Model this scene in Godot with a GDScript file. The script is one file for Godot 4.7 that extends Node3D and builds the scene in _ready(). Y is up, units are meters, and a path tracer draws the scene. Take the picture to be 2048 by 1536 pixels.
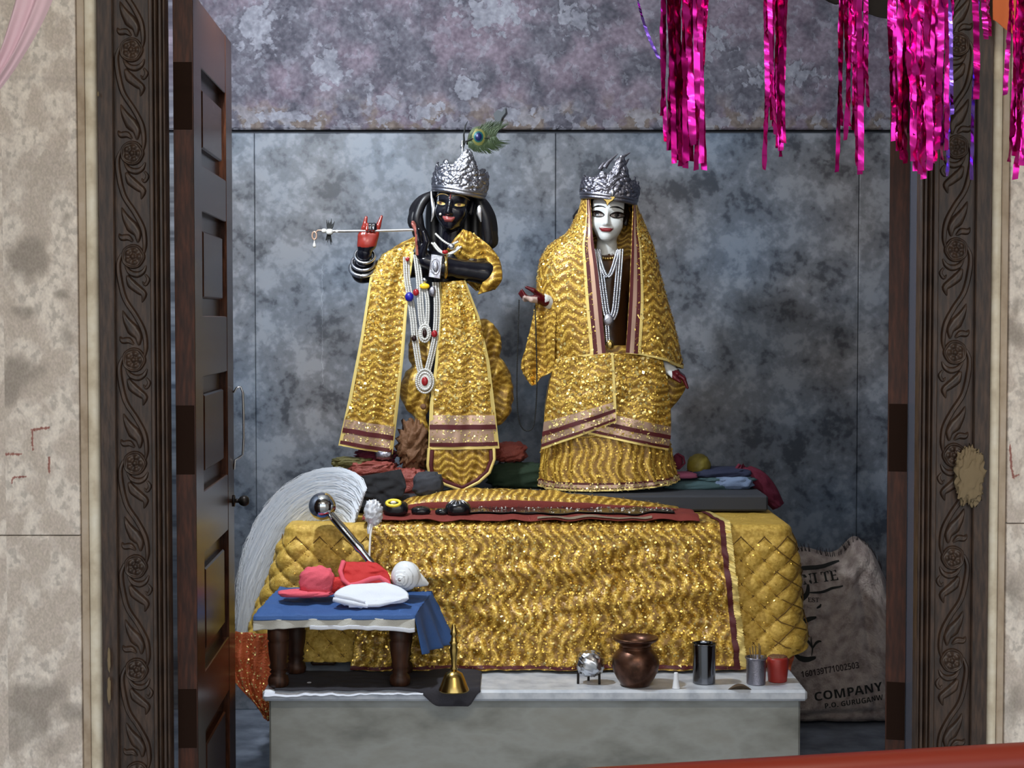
extends Node3D
# A small temple shrine seen through its open carved doors: two clothed statues on a draped bench.
# Coordinates: metres, y up, shrine floor at y = 0, camera at x = 0, z = 0 looking along -z.

const FPX := 3300.0        # focal length in pixels of the 2048 x 1536 frame
const CAM_Y := 0.95
const PITCH := 2.2         # degrees downwards
var M := {}
var used := {}
var rng := RandomNumberGenerator.new()
var noise := FastNoiseLite.new()

func _ready():
	rng.seed = 77
	noise.seed = 5
	noise.frequency = 1.0
	noise.fractal_type = FastNoiseLite.FRACTAL_NONE
	# ---------------------------------------------------------------- camera
	var cam := Camera3D.new()
	cam.name = "camera"
	cam.fov = rad_to_deg(2.0 * atan(768.0 / FPX))
	cam.near = 0.05
	cam.far = 60.0
	cam.position = Vector3(0, CAM_Y, 0)
	cam.rotation_degrees = Vector3(-PITCH, 0, 0)
	add_child(cam)
	cam.current = true
	# ---------------------------------------------------------------- sky, exposure
	var env := Environment.new()
	env.background_mode = Environment.BG_SKY
	var sky := Sky.new()
	var sm := ProceduralSkyMaterial.new()
	sm.sky_top_color = Color(0.80, 0.85, 0.92)
	sm.sky_horizon_color = Color(0.93, 0.93, 0.92)
	sm.ground_bottom_color = Color(0.52, 0.50, 0.47)
	sm.ground_horizon_color = Color(0.70, 0.68, 0.65)
	sky.sky_material = sm
	env.sky = sky
	env.background_energy_multiplier = SKY_E
	env.tonemap_mode = Environment.TONE_MAPPER_LINEAR
	env.tonemap_exposure = 1.0
	env.sdfgi_enabled = true
	env.ssao_enabled = true
	env.ssil_enabled = true
	var we := WorldEnvironment.new()
	we.name = "environment"
	we.environment = env
	add_child(we)
	materials()
	lamps()
	shell()
	doors()
	furniture()
	statue_one()
	statue_two()
	small_things()
	foil()

const SKY_E := 2.4

# ==================================================================== helpers
func P(px: float, py: float, d: float) -> Vector3:
	var v := Vector3((px - 1024.0) / FPX, (768.0 - py) / FPX, -1.0).rotated(Vector3.RIGHT, -deg_to_rad(PITCH))
	v *= d / -v.z
	return v + Vector3(0, CAM_Y, 0)

# pixel-sized local axes of a thing that stands at depth d: x right, y DOWN in pixels, z towards the camera in pixels
func PX(d: float, cx: float, cy: float) -> Transform3D:
	var k := d / FPX
	var b := Basis(Vector3(k, 0, 0), Vector3(0, -k, 0), Vector3(0, 0, k))
	return Transform3D(b, P(cx, cy, d) - b * Vector3(cx, cy, 0))

func c8(r: float, g: float, b: float, a := 1.0) -> Color:
	return Color(r / 255.0, g / 255.0, b / 255.0, a)

func lin(r: float, g: float, b: float) -> Color:
	return Color(r / 255.0, g / 255.0, b / 255.0).srgb_to_linear()

func numbered(n: String) -> String:
	if not used.has(n):
		used[n] = 0
		return n
	used[n] += 1
	return "%s_%03d" % [n, used[n]]

func thing(called: String, label: String, category: String, at: Vector3, group := "") -> Node3D:
	var o := Node3D.new()
	o.name = numbered(called)
	add_child(o)
	o.position = at
	o.set_meta("label", label)
	o.set_meta("category", category)
	if group:
		o.set_meta("group", group)
	return o

func struct_node(called: String, at := Vector3.ZERO) -> Node3D:
	var o := Node3D.new()
	o.name = called
	add_child(o)
	o.position = at
	o.set_meta("kind", "structure")
	return o

# commits a mesh (in world coordinates) as one named part of a thing
func part(mb: MB, called: String, mat: Material, parent: Node3D, label := "") -> MeshInstance3D:
	var mi := MeshInstance3D.new()
	mi.mesh = mb.mesh(mat)
	mi.name = called
	parent.add_child(mi, true)
	mi.position = -parent.global_position
	if label:
		mi.set_meta("label", label)
	return mi

func piece(mesh: Mesh, called: String, parent: Node3D, at: Transform3D) -> MeshInstance3D:
	var mi := MeshInstance3D.new()
	mi.mesh = mesh
	mi.name = called
	parent.add_child(mi, true)
	mi.transform = Transform3D(at.basis, at.origin - parent.global_position)
	return mi

# a thing that is one mesh: its origin goes to the middle of its underside
func solo(mb: MB, called: String, mat: Material, label: String, category: String, group := "") -> MeshInstance3D:
	var lo := Vector3(1e9, 1e9, 1e9)
	var hi := -lo
	for p in mb.v:
		lo = lo.min(p)
		hi = hi.max(p)
	var base := Vector3((lo.x + hi.x) / 2, lo.y, (lo.z + hi.z) / 2)
	for i in mb.v.size():
		mb.v[i] -= base
	var mi := MeshInstance3D.new()
	mi.mesh = mb.mesh(mat)
	mi.name = numbered(called)
	add_child(mi)
	mi.position = base
	mi.set_meta("label", label)
	mi.set_meta("category", category)
	if group:
		mi.set_meta("group", group)
	return mi

func struct_mesh(mb: MB, called: String, mat: Material) -> MeshInstance3D:
	var mi := MeshInstance3D.new()
	mi.mesh = mb.mesh(mat)
	mi.name = called
	add_child(mi)
	mi.set_meta("kind", "structure")
	return mi

func n3(x: float, y: float, z := 0.0) -> float:
	return noise.get_noise_3d(x, y, z)

func fbm(x: float, y: float, z := 0.0) -> float:
	return 0.55 * noise.get_noise_3d(x, y, z) + 0.28 * noise.get_noise_3d(x * 2.1 + 7.0, y * 2.1, z * 2.1) + 0.17 * noise.get_noise_3d(x * 4.3, y * 4.3 + 3.0, z * 4.3)

func sstep(a: float, b: float, x: float) -> float:
	return smoothstep(a, b, x)

# ---- mesh builder: collects vertices and triangles; normals come from the faces
class MB:
	var v := PackedVector3Array()
	var uv := PackedVector2Array()
	var c := PackedColorArray()
	var idx := PackedInt32Array()
	var colored := false

	func put(p: Vector3, t := Vector2.ZERO, col := Color.WHITE) -> int:
		v.append(p)
		uv.append(t)
		c.append(col)
		return v.size() - 1

	func tri(a: int, b: int, d: int):
		idx.append(a); idx.append(b); idx.append(d)

	func quad(a: int, b: int, d: int, e: int):
		tri(a, b, d); tri(a, d, e)

	func xf(t: Transform3D, from := 0) -> MB:
		for i in range(from, v.size()):
			v[i] = t * v[i]
		return self

	func join(o: MB) -> MB:
		var s := v.size()
		v.append_array(o.v); uv.append_array(o.uv); c.append_array(o.c)
		for i in o.idx:
			idx.append(i + s)
		colored = colored or o.colored
		return self

	# nu x nv cells; f(u, v) -> Vector3; uvf(u, v) -> Vector2; thick > 0 makes a closed sheet
	func grid(nu: int, nv: int, f: Callable, uvf = null, thick := 0.0, colf = null) -> MB:
		var s := v.size()
		for j in nv + 1:
			for i in nu + 1:
				var a := float(i) / nu
				var b := float(j) / nv
				put(f.call(a, b), uvf.call(a, b) if uvf != null else Vector2(a, b), colf.call(a, b) if colf != null else Color.WHITE)
		if colf != null:
			colored = true
		var w := nu + 1
		for j in nv:
			for i in nu:
				var q := s + j * w + i
				quad(q, q + 1, q + w + 1, q + w)
		if thick != 0.0:
			var n := (nu + 1) * (nv + 1)
			var nn := PackedVector3Array()
			nn.resize(n)
			for j in nv + 1:
				for i in nu + 1:
					var i0 := maxi(i - 1, 0); var i1 := mini(i + 1, nu)
					var j0 := maxi(j - 1, 0); var j1 := mini(j + 1, nv)
					nn[j * w + i] = (v[s + j * w + i1] - v[s + j * w + i0]).cross(v[s + j1 * w + i] - v[s + j0 * w + i]).normalized()
			for k in n:
				put(v[s + k] + nn[k] * thick, uv[s + k], c[s + k])
			for j in nv:
				for i in nu:
					var q := s + n + j * w + i
					quad(q, q + w, q + w + 1, q + 1)
			for i in nu:
				quad(s + i, s + n + i, s + n + i + 1, s + i + 1)
				var q := s + nv * w + i
				quad(q, q + 1, q + n + 1, q + n)
			for j in nv:
				var q := s + j * w
				quad(q, q + w, q + n + w, q + n)
				q = s + j * w + nu
				quad(q, q + n, q + n + w, q + w)
		return self

	# closed round about u (the last column is the first one)
	func ring_grid(nu: int, nv: int, f: Callable, cap0 := false, cap1 := false, uvf = null, colf = null) -> MB:
		var s := v.size()
		for j in nv + 1:
			for i in nu:
				var a := float(i) / nu
				var b := float(j) / nv
				put(f.call(a, b), uvf.call(a, b) if uvf != null else Vector2(a, b), colf.call(a, b) if colf != null else Color.WHITE)
		if colf != null:
			colored = true
		for j in nv:
			for i in nu:
				var i2 := (i + 1) % nu
				quad(s + j * nu + i, s + j * nu + i2, s + (j + 1) * nu + i2, s + (j + 1) * nu + i)
		if cap0:
			fan(s, nu, true)
		if cap1:
			fan(s + nv * nu, nu, false)
		return self

	func fan(first: int, n: int, back: bool):
		var mid := Vector3.ZERO
		for i in n:
			mid += v[first + i]
		var m := put(mid / n, uv[first], c[first])
		for i in n:
			var i2 := (i + 1) % n
			if back:
				tri(m, first + i2, first + i)
			else:
				tri(m, first + i, first + i2)

	func tube(pts: Array, radii, sides := 8, flat := 1.0, caps := true, col := Color.WHITE) -> MB:
		var n := pts.size()
		var s := v.size()
		var up := Vector3(0.13, 0.21, 0.97).normalized()
		for j in n:
			var a: Vector3 = pts[maxi(j - 1, 0)]
			var b: Vector3 = pts[mini(j + 1, n - 1)]
			var t := (b - a).normalized()
			var side := t.cross(up)
			if side.length() < 0.05:
				side = t.cross(Vector3(1, 0, 0))
			side = side.normalized()
			var nn := side.cross(t).normalized()
			var r: float = radii[j] if radii is Array else radii
			for i in sides:
				var an := TAU * i / sides
				put(pts[j] + side * cos(an) * r + nn * sin(an) * r * flat, Vector2(float(i) / sides, float(j) / n), col)
		for j in n - 1:
			for i in sides:
				var i2 := (i + 1) % sides
				quad(s + j * sides + i, s + (j + 1) * sides + i, s + (j + 1) * sides + i2, s + j * sides + i2)
		if caps:
			fan(s, sides, false)
			fan(s + (n - 1) * sides, sides, true)
		return self

	# profile: array of [radius, height]; turned about the y axis of at
	func lathe(profile: Array, at: Transform3D, segs := 32) -> MB:
		var n := profile.size()
		var s := v.size()
		for j in n:
			for i in segs:
				var an := TAU * i / segs
				put(at * Vector3(cos(an) * profile[j][0], profile[j][1], sin(an) * profile[j][0]), Vector2(float(i) / segs, float(j) / n))
		for j in n - 1:
			for i in segs:
				var i2 := (i + 1) % segs
				quad(s + j * segs + i, s + (j + 1) * segs + i, s + (j + 1) * segs + i2, s + j * segs + i2)
		if profile[0][0] > 0.0:
			fan(s, segs, false)
		if profile[n - 1][0] > 0.0:
			fan(s + (n - 1) * segs, segs, true)
		return self

	# box with chamfered edges, flat faces
	func box(lo: Vector3, hi: Vector3, bev := 0.002, t := Transform3D()) -> MB:
		var ce := (lo + hi) / 2
		var h := (hi - lo).abs() / 2
		bev = minf(bev, minf(h.x, minf(h.y, h.z)) * 0.45)
		var ax := [Vector3.RIGHT, Vector3.UP, Vector3.BACK]
		var corner := func(sg: Vector3, a: int) -> Vector3:   # the corner vertex that lies on the face across axis a
			var p := Vector3(sg.x * (h.x - bev), sg.y * (h.y - bev), sg.z * (h.z - bev))
			p[a] = sg[a] * h[a]
			return t * (ce + p)
		var sg1 := [-1.0, 1.0]
		for a in 3:
			var b := (a + 1) % 3
			var d := (a + 2) % 3
			for sa in sg1:
				var q := []
				for o in [[-1.0, -1.0], [1.0, -1.0], [1.0, 1.0], [-1.0, 1.0]]:
					var sg := Vector3.ZERO
					sg[a] = sa; sg[b] = o[0] * sa; sg[d] = o[1]
					var p: Vector3 = corner.call(sg, a)
					q.append(put(p, Vector2(sg[b] * h[b], sg[d] * h[d])))
				quad(q[3], q[2], q[1], q[0])
		if bev > 0.0:
			for a in 3:          # edges along axis a
				var b := (a + 1) % 3
				var d := (a + 2) % 3
				for sb in sg1:
					for sd in sg1:
						var q := []
						for e in [[-1.0, b], [1.0, b], [1.0, d], [-1.0, d]]:
							var sg := Vector3.ZERO
							sg[a] = e[0]; sg[b] = sb; sg[d] = sd
							q.append(put(corner.call(sg, e[1])))
						if sb * sd > 0:
							quad(q[0], q[1], q[2], q[3])
						else:
							quad(q[3], q[2], q[1], q[0])
			for sx in sg1:
				for sy in sg1:
					for sz in sg1:
						var sg := Vector3(sx, sy, sz)
						var q := [put(corner.call(sg, 0)), put(corner.call(sg, 1)), put(corner.call(sg, 2))]
						if sx * sy * sz > 0:
							tri(q[0], q[2], q[1])
						else:
							tri(q[0], q[1], q[2])
		return self

	# squashed ball: e < 1 boxy, disp(dir) -> extra radius factor
	func blob(ce: Vector3, r: Vector3, e := 1.0, nu := 24, nv := 14, disp = null, b := Basis()) -> MB:
		var f := func(a: float, w: float) -> Vector3:
			var th := TAU * a
			var ph := PI * (0.002 + 0.996 * w) - PI / 2
			var cp := cos(ph); var sp := sin(ph); var ct := cos(th); var st := sin(th)
			var d := Vector3(signf(ct) * pow(absf(ct), e) * pow(cp, e), signf(sp) * pow(absf(sp), e), signf(st) * pow(absf(st), e) * pow(cp, e))
			var k := 1.0
			if disp != null:
				k += disp.call(d)
			return ce + b * (d * r * k)
		ring_grid(nu, nv, f, true, true)
		return self

	# outline extruded towards +z, with a chamfer on the front rim
	func prism(poly: PackedVector2Array, z0: float, z1: float, bev := 0.0) -> MB:
		if not Geometry2D.is_polygon_clockwise(poly):
			poly = poly.duplicate()
			poly.reverse()
		var n := poly.size()
		var inner := poly
		if bev > 0.0:
			inner = PackedVector2Array()
			for i in n:
				var a := poly[(i + n - 1) % n]; var b := poly[i]; var d := poly[(i + 1) % n]
				var e := ((b - a).normalized().orthogonal() + (d - b).normalized().orthogonal()).normalized()
				inner.append(b + e * bev)
			var t0 := 0.0; var t1 := 0.0
			for i in n:
				t0 += poly[i].cross(poly[(i + 1) % n]); t1 += inner[i].cross(inner[(i + 1) % n])
			if absf(t1) > absf(t0):
				for i in n:
					inner[i] = poly[i] * 2.0 - inner[i]
		var tris := Geometry2D.triangulate_polygon(inner)
		var s := v.size()
		for p in inner:
			put(Vector3(p.x, p.y, z1), p)
		for i in range(0, tris.size(), 3):
			tri(s + tris[i], s + tris[i + 1], s + tris[i + 2])
		s = v.size()
		for p in inner:
			put(Vector3(p.x, p.y, z1), p)
		for p in poly:
			put(Vector3(p.x, p.y, z1 - bev), p)
		for p in poly:
			put(Vector3(p.x, p.y, z1 - bev), p)
		for p in poly:
			put(Vector3(p.x, p.y, z0), p)
		for i in n:
			var i2 := (i + 1) % n
			if bev > 0.0:
				quad(s + i, s + n + i, s + n + i2, s + i2)
			quad(s + 2 * n + i, s + 3 * n + i, s + 3 * n + i2, s + 2 * n + i2)
		tris = Geometry2D.triangulate_polygon(poly)
		s = v.size()
		for p in poly:
			put(Vector3(p.x, p.y, z0), p)
		for i in range(0, tris.size(), 3):
			tri(s + tris[i], s + tris[i + 2], s + tris[i + 1])
		return self

	func mesh(mat: Material) -> ArrayMesh:
		var n := PackedVector3Array()
		n.resize(v.size())
		for i in range(0, idx.size(), 3):
			var a := idx[i]; var b := idx[i + 1]; var d := idx[i + 2]
			var f := (v[d] - v[a]).cross(v[b] - v[a])
			n[a] += f; n[b] += f; n[d] += f
		for i in n.size():
			n[i] = n[i].normalized() if n[i].length_squared() > 1e-24 else Vector3.UP
		var arr := []
		arr.resize(Mesh.ARRAY_MAX)
		arr[Mesh.ARRAY_VERTEX] = v
		arr[Mesh.ARRAY_NORMAL] = n
		arr[Mesh.ARRAY_TEX_UV] = uv
		var tg := PackedFloat32Array()
		if colored:
			arr[Mesh.ARRAY_COLOR] = c
		arr[Mesh.ARRAY_INDEX] = idx
		var m := ArrayMesh.new()
		m.add_surface_from_arrays(Mesh.PRIMITIVE_TRIANGLES, arr)
		m.surface_set_material(0, mat)
		return m

# ---- smooth union of tapered bones and balls, meshed as surface nets
class Field:
	var A := PackedVector3Array()
	var BA := PackedVector3Array()
	var inv := PackedFloat32Array()
	var R0 := PackedFloat32Array()
	var R1 := PackedFloat32Array()
	var K := PackedFloat32Array()
	var ec := PackedVector3Array()
	var er := PackedVector3Array()
	var ek := PackedFloat32Array()
	var cut := PackedInt32Array()

	func bone(a: Vector3, b: Vector3, ra: float, rb: float, k := 6.0):
		A.append(a); BA.append(b - a)
		inv.append(1.0 / maxf((b - a).length_squared(), 1e-6)); R0.append(ra); R1.append(rb); K.append(k)

	func ball(ce: Vector3, r: Vector3, k := 6.0, carve := false):
		ec.append(ce); er.append(r); ek.append(k); cut.append(1 if carve else 0)

	func d(p: Vector3) -> float:
		var res := 1e4
		for i in ec.size():
			if cut[i]:
				continue
			var q := p - ec[i]
			var r := er[i]
			var k0 := (q / r).length()
			var k1 := (q / (r * r)).length()
			var e := k0 * (k0 - 1.0) / maxf(k1, 1e-5)
			var h := maxf(ek[i] - absf(res - e), 0.0) / ek[i]
			res = minf(res, e) - h * h * ek[i] * 0.25
		for i in A.size():
			var pa := p - A[i]
			var t := clampf(pa.dot(BA[i]) * inv[i], 0.0, 1.0)
			var e := (pa - BA[i] * t).length() - (R0[i] + (R1[i] - R0[i]) * t)
			var h := maxf(K[i] - absf(res - e), 0.0) / K[i]
			res = minf(res, e) - h * h * K[i] * 0.25
		for i in ec.size():
			if cut[i]:
				var q := p - ec[i]
				var r := er[i]
				var k0 := (q / r).length()
				var k1 := (q / (r * r)).length()
				var e := -(k0 * (k0 - 1.0) / maxf(k1, 1e-5))
				var h := maxf(ek[i] - absf(res - e), 0.0) / ek[i]
				res = maxf(res, e) + h * h * ek[i] * 0.25
		return res

	func add_to(mb: MB, lo: Vector3, hi: Vector3, cell: float, colf: Callable):
		var nx := int(ceil((hi.x - lo.x) / cell)); var ny := int(ceil((hi.y - lo.y) / cell)); var nz := int(ceil((hi.z - lo.z) / cell))
		var BL := 4
		nx = int(ceil(float(nx) / BL)) * BL; ny = int(ceil(float(ny) / BL)) * BL; nz = int(ceil(float(nz) / BL)) * BL
		var sx := nx + 1; var sxy := (nx + 1) * (ny + 1)
		var fld := PackedFloat32Array()
		fld.resize(sxy * (nz + 1))
		fld.fill(1e6)
		var act := []
		var reach := BL * cell * 0.5 * 1.75 + cell * 2.0
		for bz in range(0, nz, BL):
			for by in range(0, ny, BL):
				for bx in range(0, nx, BL):
					var ce := lo + Vector3(bx + BL * 0.5, by + BL * 0.5, bz + BL * 0.5) * cell
					if absf(d(ce)) > reach:
						continue
					act.append(Vector3i(bx, by, bz))
					for z in range(bz, bz + BL + 1):
						for y in range(by, by + BL + 1):
							for x in range(bx, bx + BL + 1):
								var o := z * sxy + y * sx + x
								if fld[o] > 1e5:
									fld[o] = d(lo + Vector3(x, y, z) * cell)
		var ids := {}
		var offs := [0, 1, sx, sx + 1, sxy, sxy + 1, sxy + sx, sxy + sx + 1]
		var cp := [Vector3(0, 0, 0), Vector3(1, 0, 0), Vector3(0, 1, 0), Vector3(1, 1, 0), Vector3(0, 0, 1), Vector3(1, 0, 1), Vector3(0, 1, 1), Vector3(1, 1, 1)]
		var ed := [[0, 1], [2, 3], [4, 5], [6, 7], [0, 2], [1, 3], [4, 6], [5, 7], [0, 4], [1, 5], [2, 6], [3, 7]]
		for b in act:
			for z in range(b.z, b.z + BL):
				for y in range(b.y, b.y + BL):
					for x in range(b.x, b.x + BL):
						var o: int = z * sxy + y * sx + x
						var s0 := fld[o] < 0.0
						var mixed := false
						for k in range(1, 8):
							if (fld[o + offs[k]] < 0.0) != s0:
								mixed = true
								break
						if not mixed:
							continue
						var sum := Vector3.ZERO
						var n := 0
						for e in ed:
							var f0 := fld[o + offs[e[0]]]
							var f1 := fld[o + offs[e[1]]]
							if (f0 < 0.0) != (f1 < 0.0):
								sum += cp[e[0]].lerp(cp[e[1]], f0 / (f0 - f1))
								n += 1
						var p: Vector3 = lo + (Vector3(x, y, z) + sum / n) * cell
						ids[o] = mb.put(p, Vector2.ZERO, colf.call(p))
		mb.colored = true
		for b in act:
			for z in range(b.z, b.z + BL):
				for y in range(b.y, b.y + BL):
					for x in range(b.x, b.x + BL):
						var o: int = z * sxy + y * sx + x
						var s0 := fld[o] < 0.0
						for ax in 3:
							var st: int = [1, sx, sxy][ax]
							if fld[o + st] > 1e5 or (fld[o + st] < 0.0) == s0:
								continue
							var p: int = [sx, sxy, 1][ax]
							var q: int = [sxy, 1, sx][ax]
							if ids.has(o) and ids.has(o - p) and ids.has(o - q) and ids.has(o - p - q):
								if s0:
									mb.quad(ids[o], ids[o - q], ids[o - p - q], ids[o - p])
								else:
									mb.quad(ids[o], ids[o - p], ids[o - p - q], ids[o - q])

# ==================================================================== materials
func nimg(w: int, h: int, freq: float, sd: int, oct := 4, warp := 0.0, kind := FastNoiseLite.TYPE_SIMPLEX_SMOOTH, ridged := false, seamless := false) -> PackedByteArray:
	var n := FastNoiseLite.new()
	n.seed = sd
	n.noise_type = kind
	n.frequency = freq
	n.fractal_type = FastNoiseLite.FRACTAL_RIDGED if ridged else FastNoiseLite.FRACTAL_FBM
	n.fractal_octaves = oct
	if warp > 0.0:
		n.domain_warp_enabled = true
		n.domain_warp_amplitude = warp
		n.domain_warp_frequency = freq * 1.5
		n.domain_warp_fractal_octaves = 3
	var im: Image = n.get_seamless_image(w, h) if seamless else n.get_image(w, h)
	im.convert(Image.FORMAT_L8)
	return im.get_data()

func tex(w: int, h: int, data: PackedByteArray) -> ImageTexture:
	return ImageTexture.create_from_image(Image.create_from_data(w, h, false, Image.FORMAT_RGB8, data))

func ntex(w: int, h: int, heights: PackedByteArray, strength: float) -> ImageTexture:
	var im := Image.create_from_data(w, h, false, Image.FORMAT_L8, heights)
	im.convert(Image.FORMAT_RGBA8)
	im.bump_map_to_normal_map(strength)
	return ImageTexture.create_from_image(im)

func mat(called: String, col: Color, rough := 0.7, metal := 0.0) -> StandardMaterial3D:
	var m := StandardMaterial3D.new()
	m.resource_name = called
	m.albedo_color = col
	m.roughness = rough
	m.metallic = metal
	m.cull_mode = BaseMaterial3D.CULL_DISABLED
	M[called] = m
	return m

func triplanar(m: StandardMaterial3D, scale: float):
	m.uv1_triplanar = true
	m.uv1_world_triplanar = true
	m.uv1_scale = Vector3(scale, scale, scale)

func vmat(called: String, rough: float, metal := 0.0) -> StandardMaterial3D:
	var m := mat(called, Color.WHITE, rough, metal)
	m.vertex_color_use_as_albedo = true
	return m

# cloudy colour picture from fractal noise
func cloud(stops: Array, size: int, freq: float, sd: int, oct := 5, warp := 0.0) -> NoiseTexture2D:
	var n := FastNoiseLite.new()
	n.seed = sd
	n.noise_type = FastNoiseLite.TYPE_SIMPLEX_SMOOTH
	n.frequency = freq
	n.fractal_type = FastNoiseLite.FRACTAL_FBM
	n.fractal_octaves = oct
	n.fractal_gain = 0.58
	if warp > 0.0:
		n.domain_warp_enabled = true
		n.domain_warp_amplitude = warp
		n.domain_warp_frequency = freq
	var g := Gradient.new()
	var off := PackedFloat32Array()
	var cols := PackedColorArray()
	for i in stops.size():
		off.append(0.15 + 0.7 * i / (stops.size() - 1.0))
		cols.append(stops[i])
	g.offsets = off
	g.colors = cols
	var t := NoiseTexture2D.new()
	t.width = size
	t.height = size
	t.seamless = true
	t.noise = n
	t.color_ramp = g
	return t

func bumps(size: int, freq: float, sd: int, strength: float, oct := 3, ridged := false) -> NoiseTexture2D:
	var n := FastNoiseLite.new()
	n.seed = sd
	n.frequency = freq
	n.fractal_type = FastNoiseLite.FRACTAL_RIDGED if ridged else FastNoiseLite.FRACTAL_FBM
	n.fractal_octaves = oct
	var t := NoiseTexture2D.new()
	t.width = size
	t.height = size
	t.seamless = true
	t.as_normal_map = true
	t.bump_strength = strength
	t.noise = n
	return t

# ragged patches at known places: raises mask bytes inside wobbly ellipses [x, y, rx, ry] given in picture pixels
func patches(mask: PackedByteArray, w: int, h: int, list: Array, rag: PackedByteArray, edge0: float, edge1: float, amp: float) -> PackedByteArray:
	for b in list:
		for y in range(maxi(0, int(b[1] - b[3] * 2.2)), mini(h, int(b[1] + b[3] * 2.2) + 1)):
			for x in range(maxi(0, int(b[0] - b[2] * 2.2)), mini(w, int(b[0] + b[2] * 2.2) + 1)):
				var i := y * w + x
				var dx: float = (x - b[0]) / b[2]
				var dy: float = (y - b[1]) / b[3]
				var q := sqrt(dx * dx + dy * dy) + (rag[i] - 128) * amp
				var m := int(255.0 * smoothstep(edge0, edge1, q))
				if m > mask[i]:
					mask[i] = m
	return mask

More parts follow.
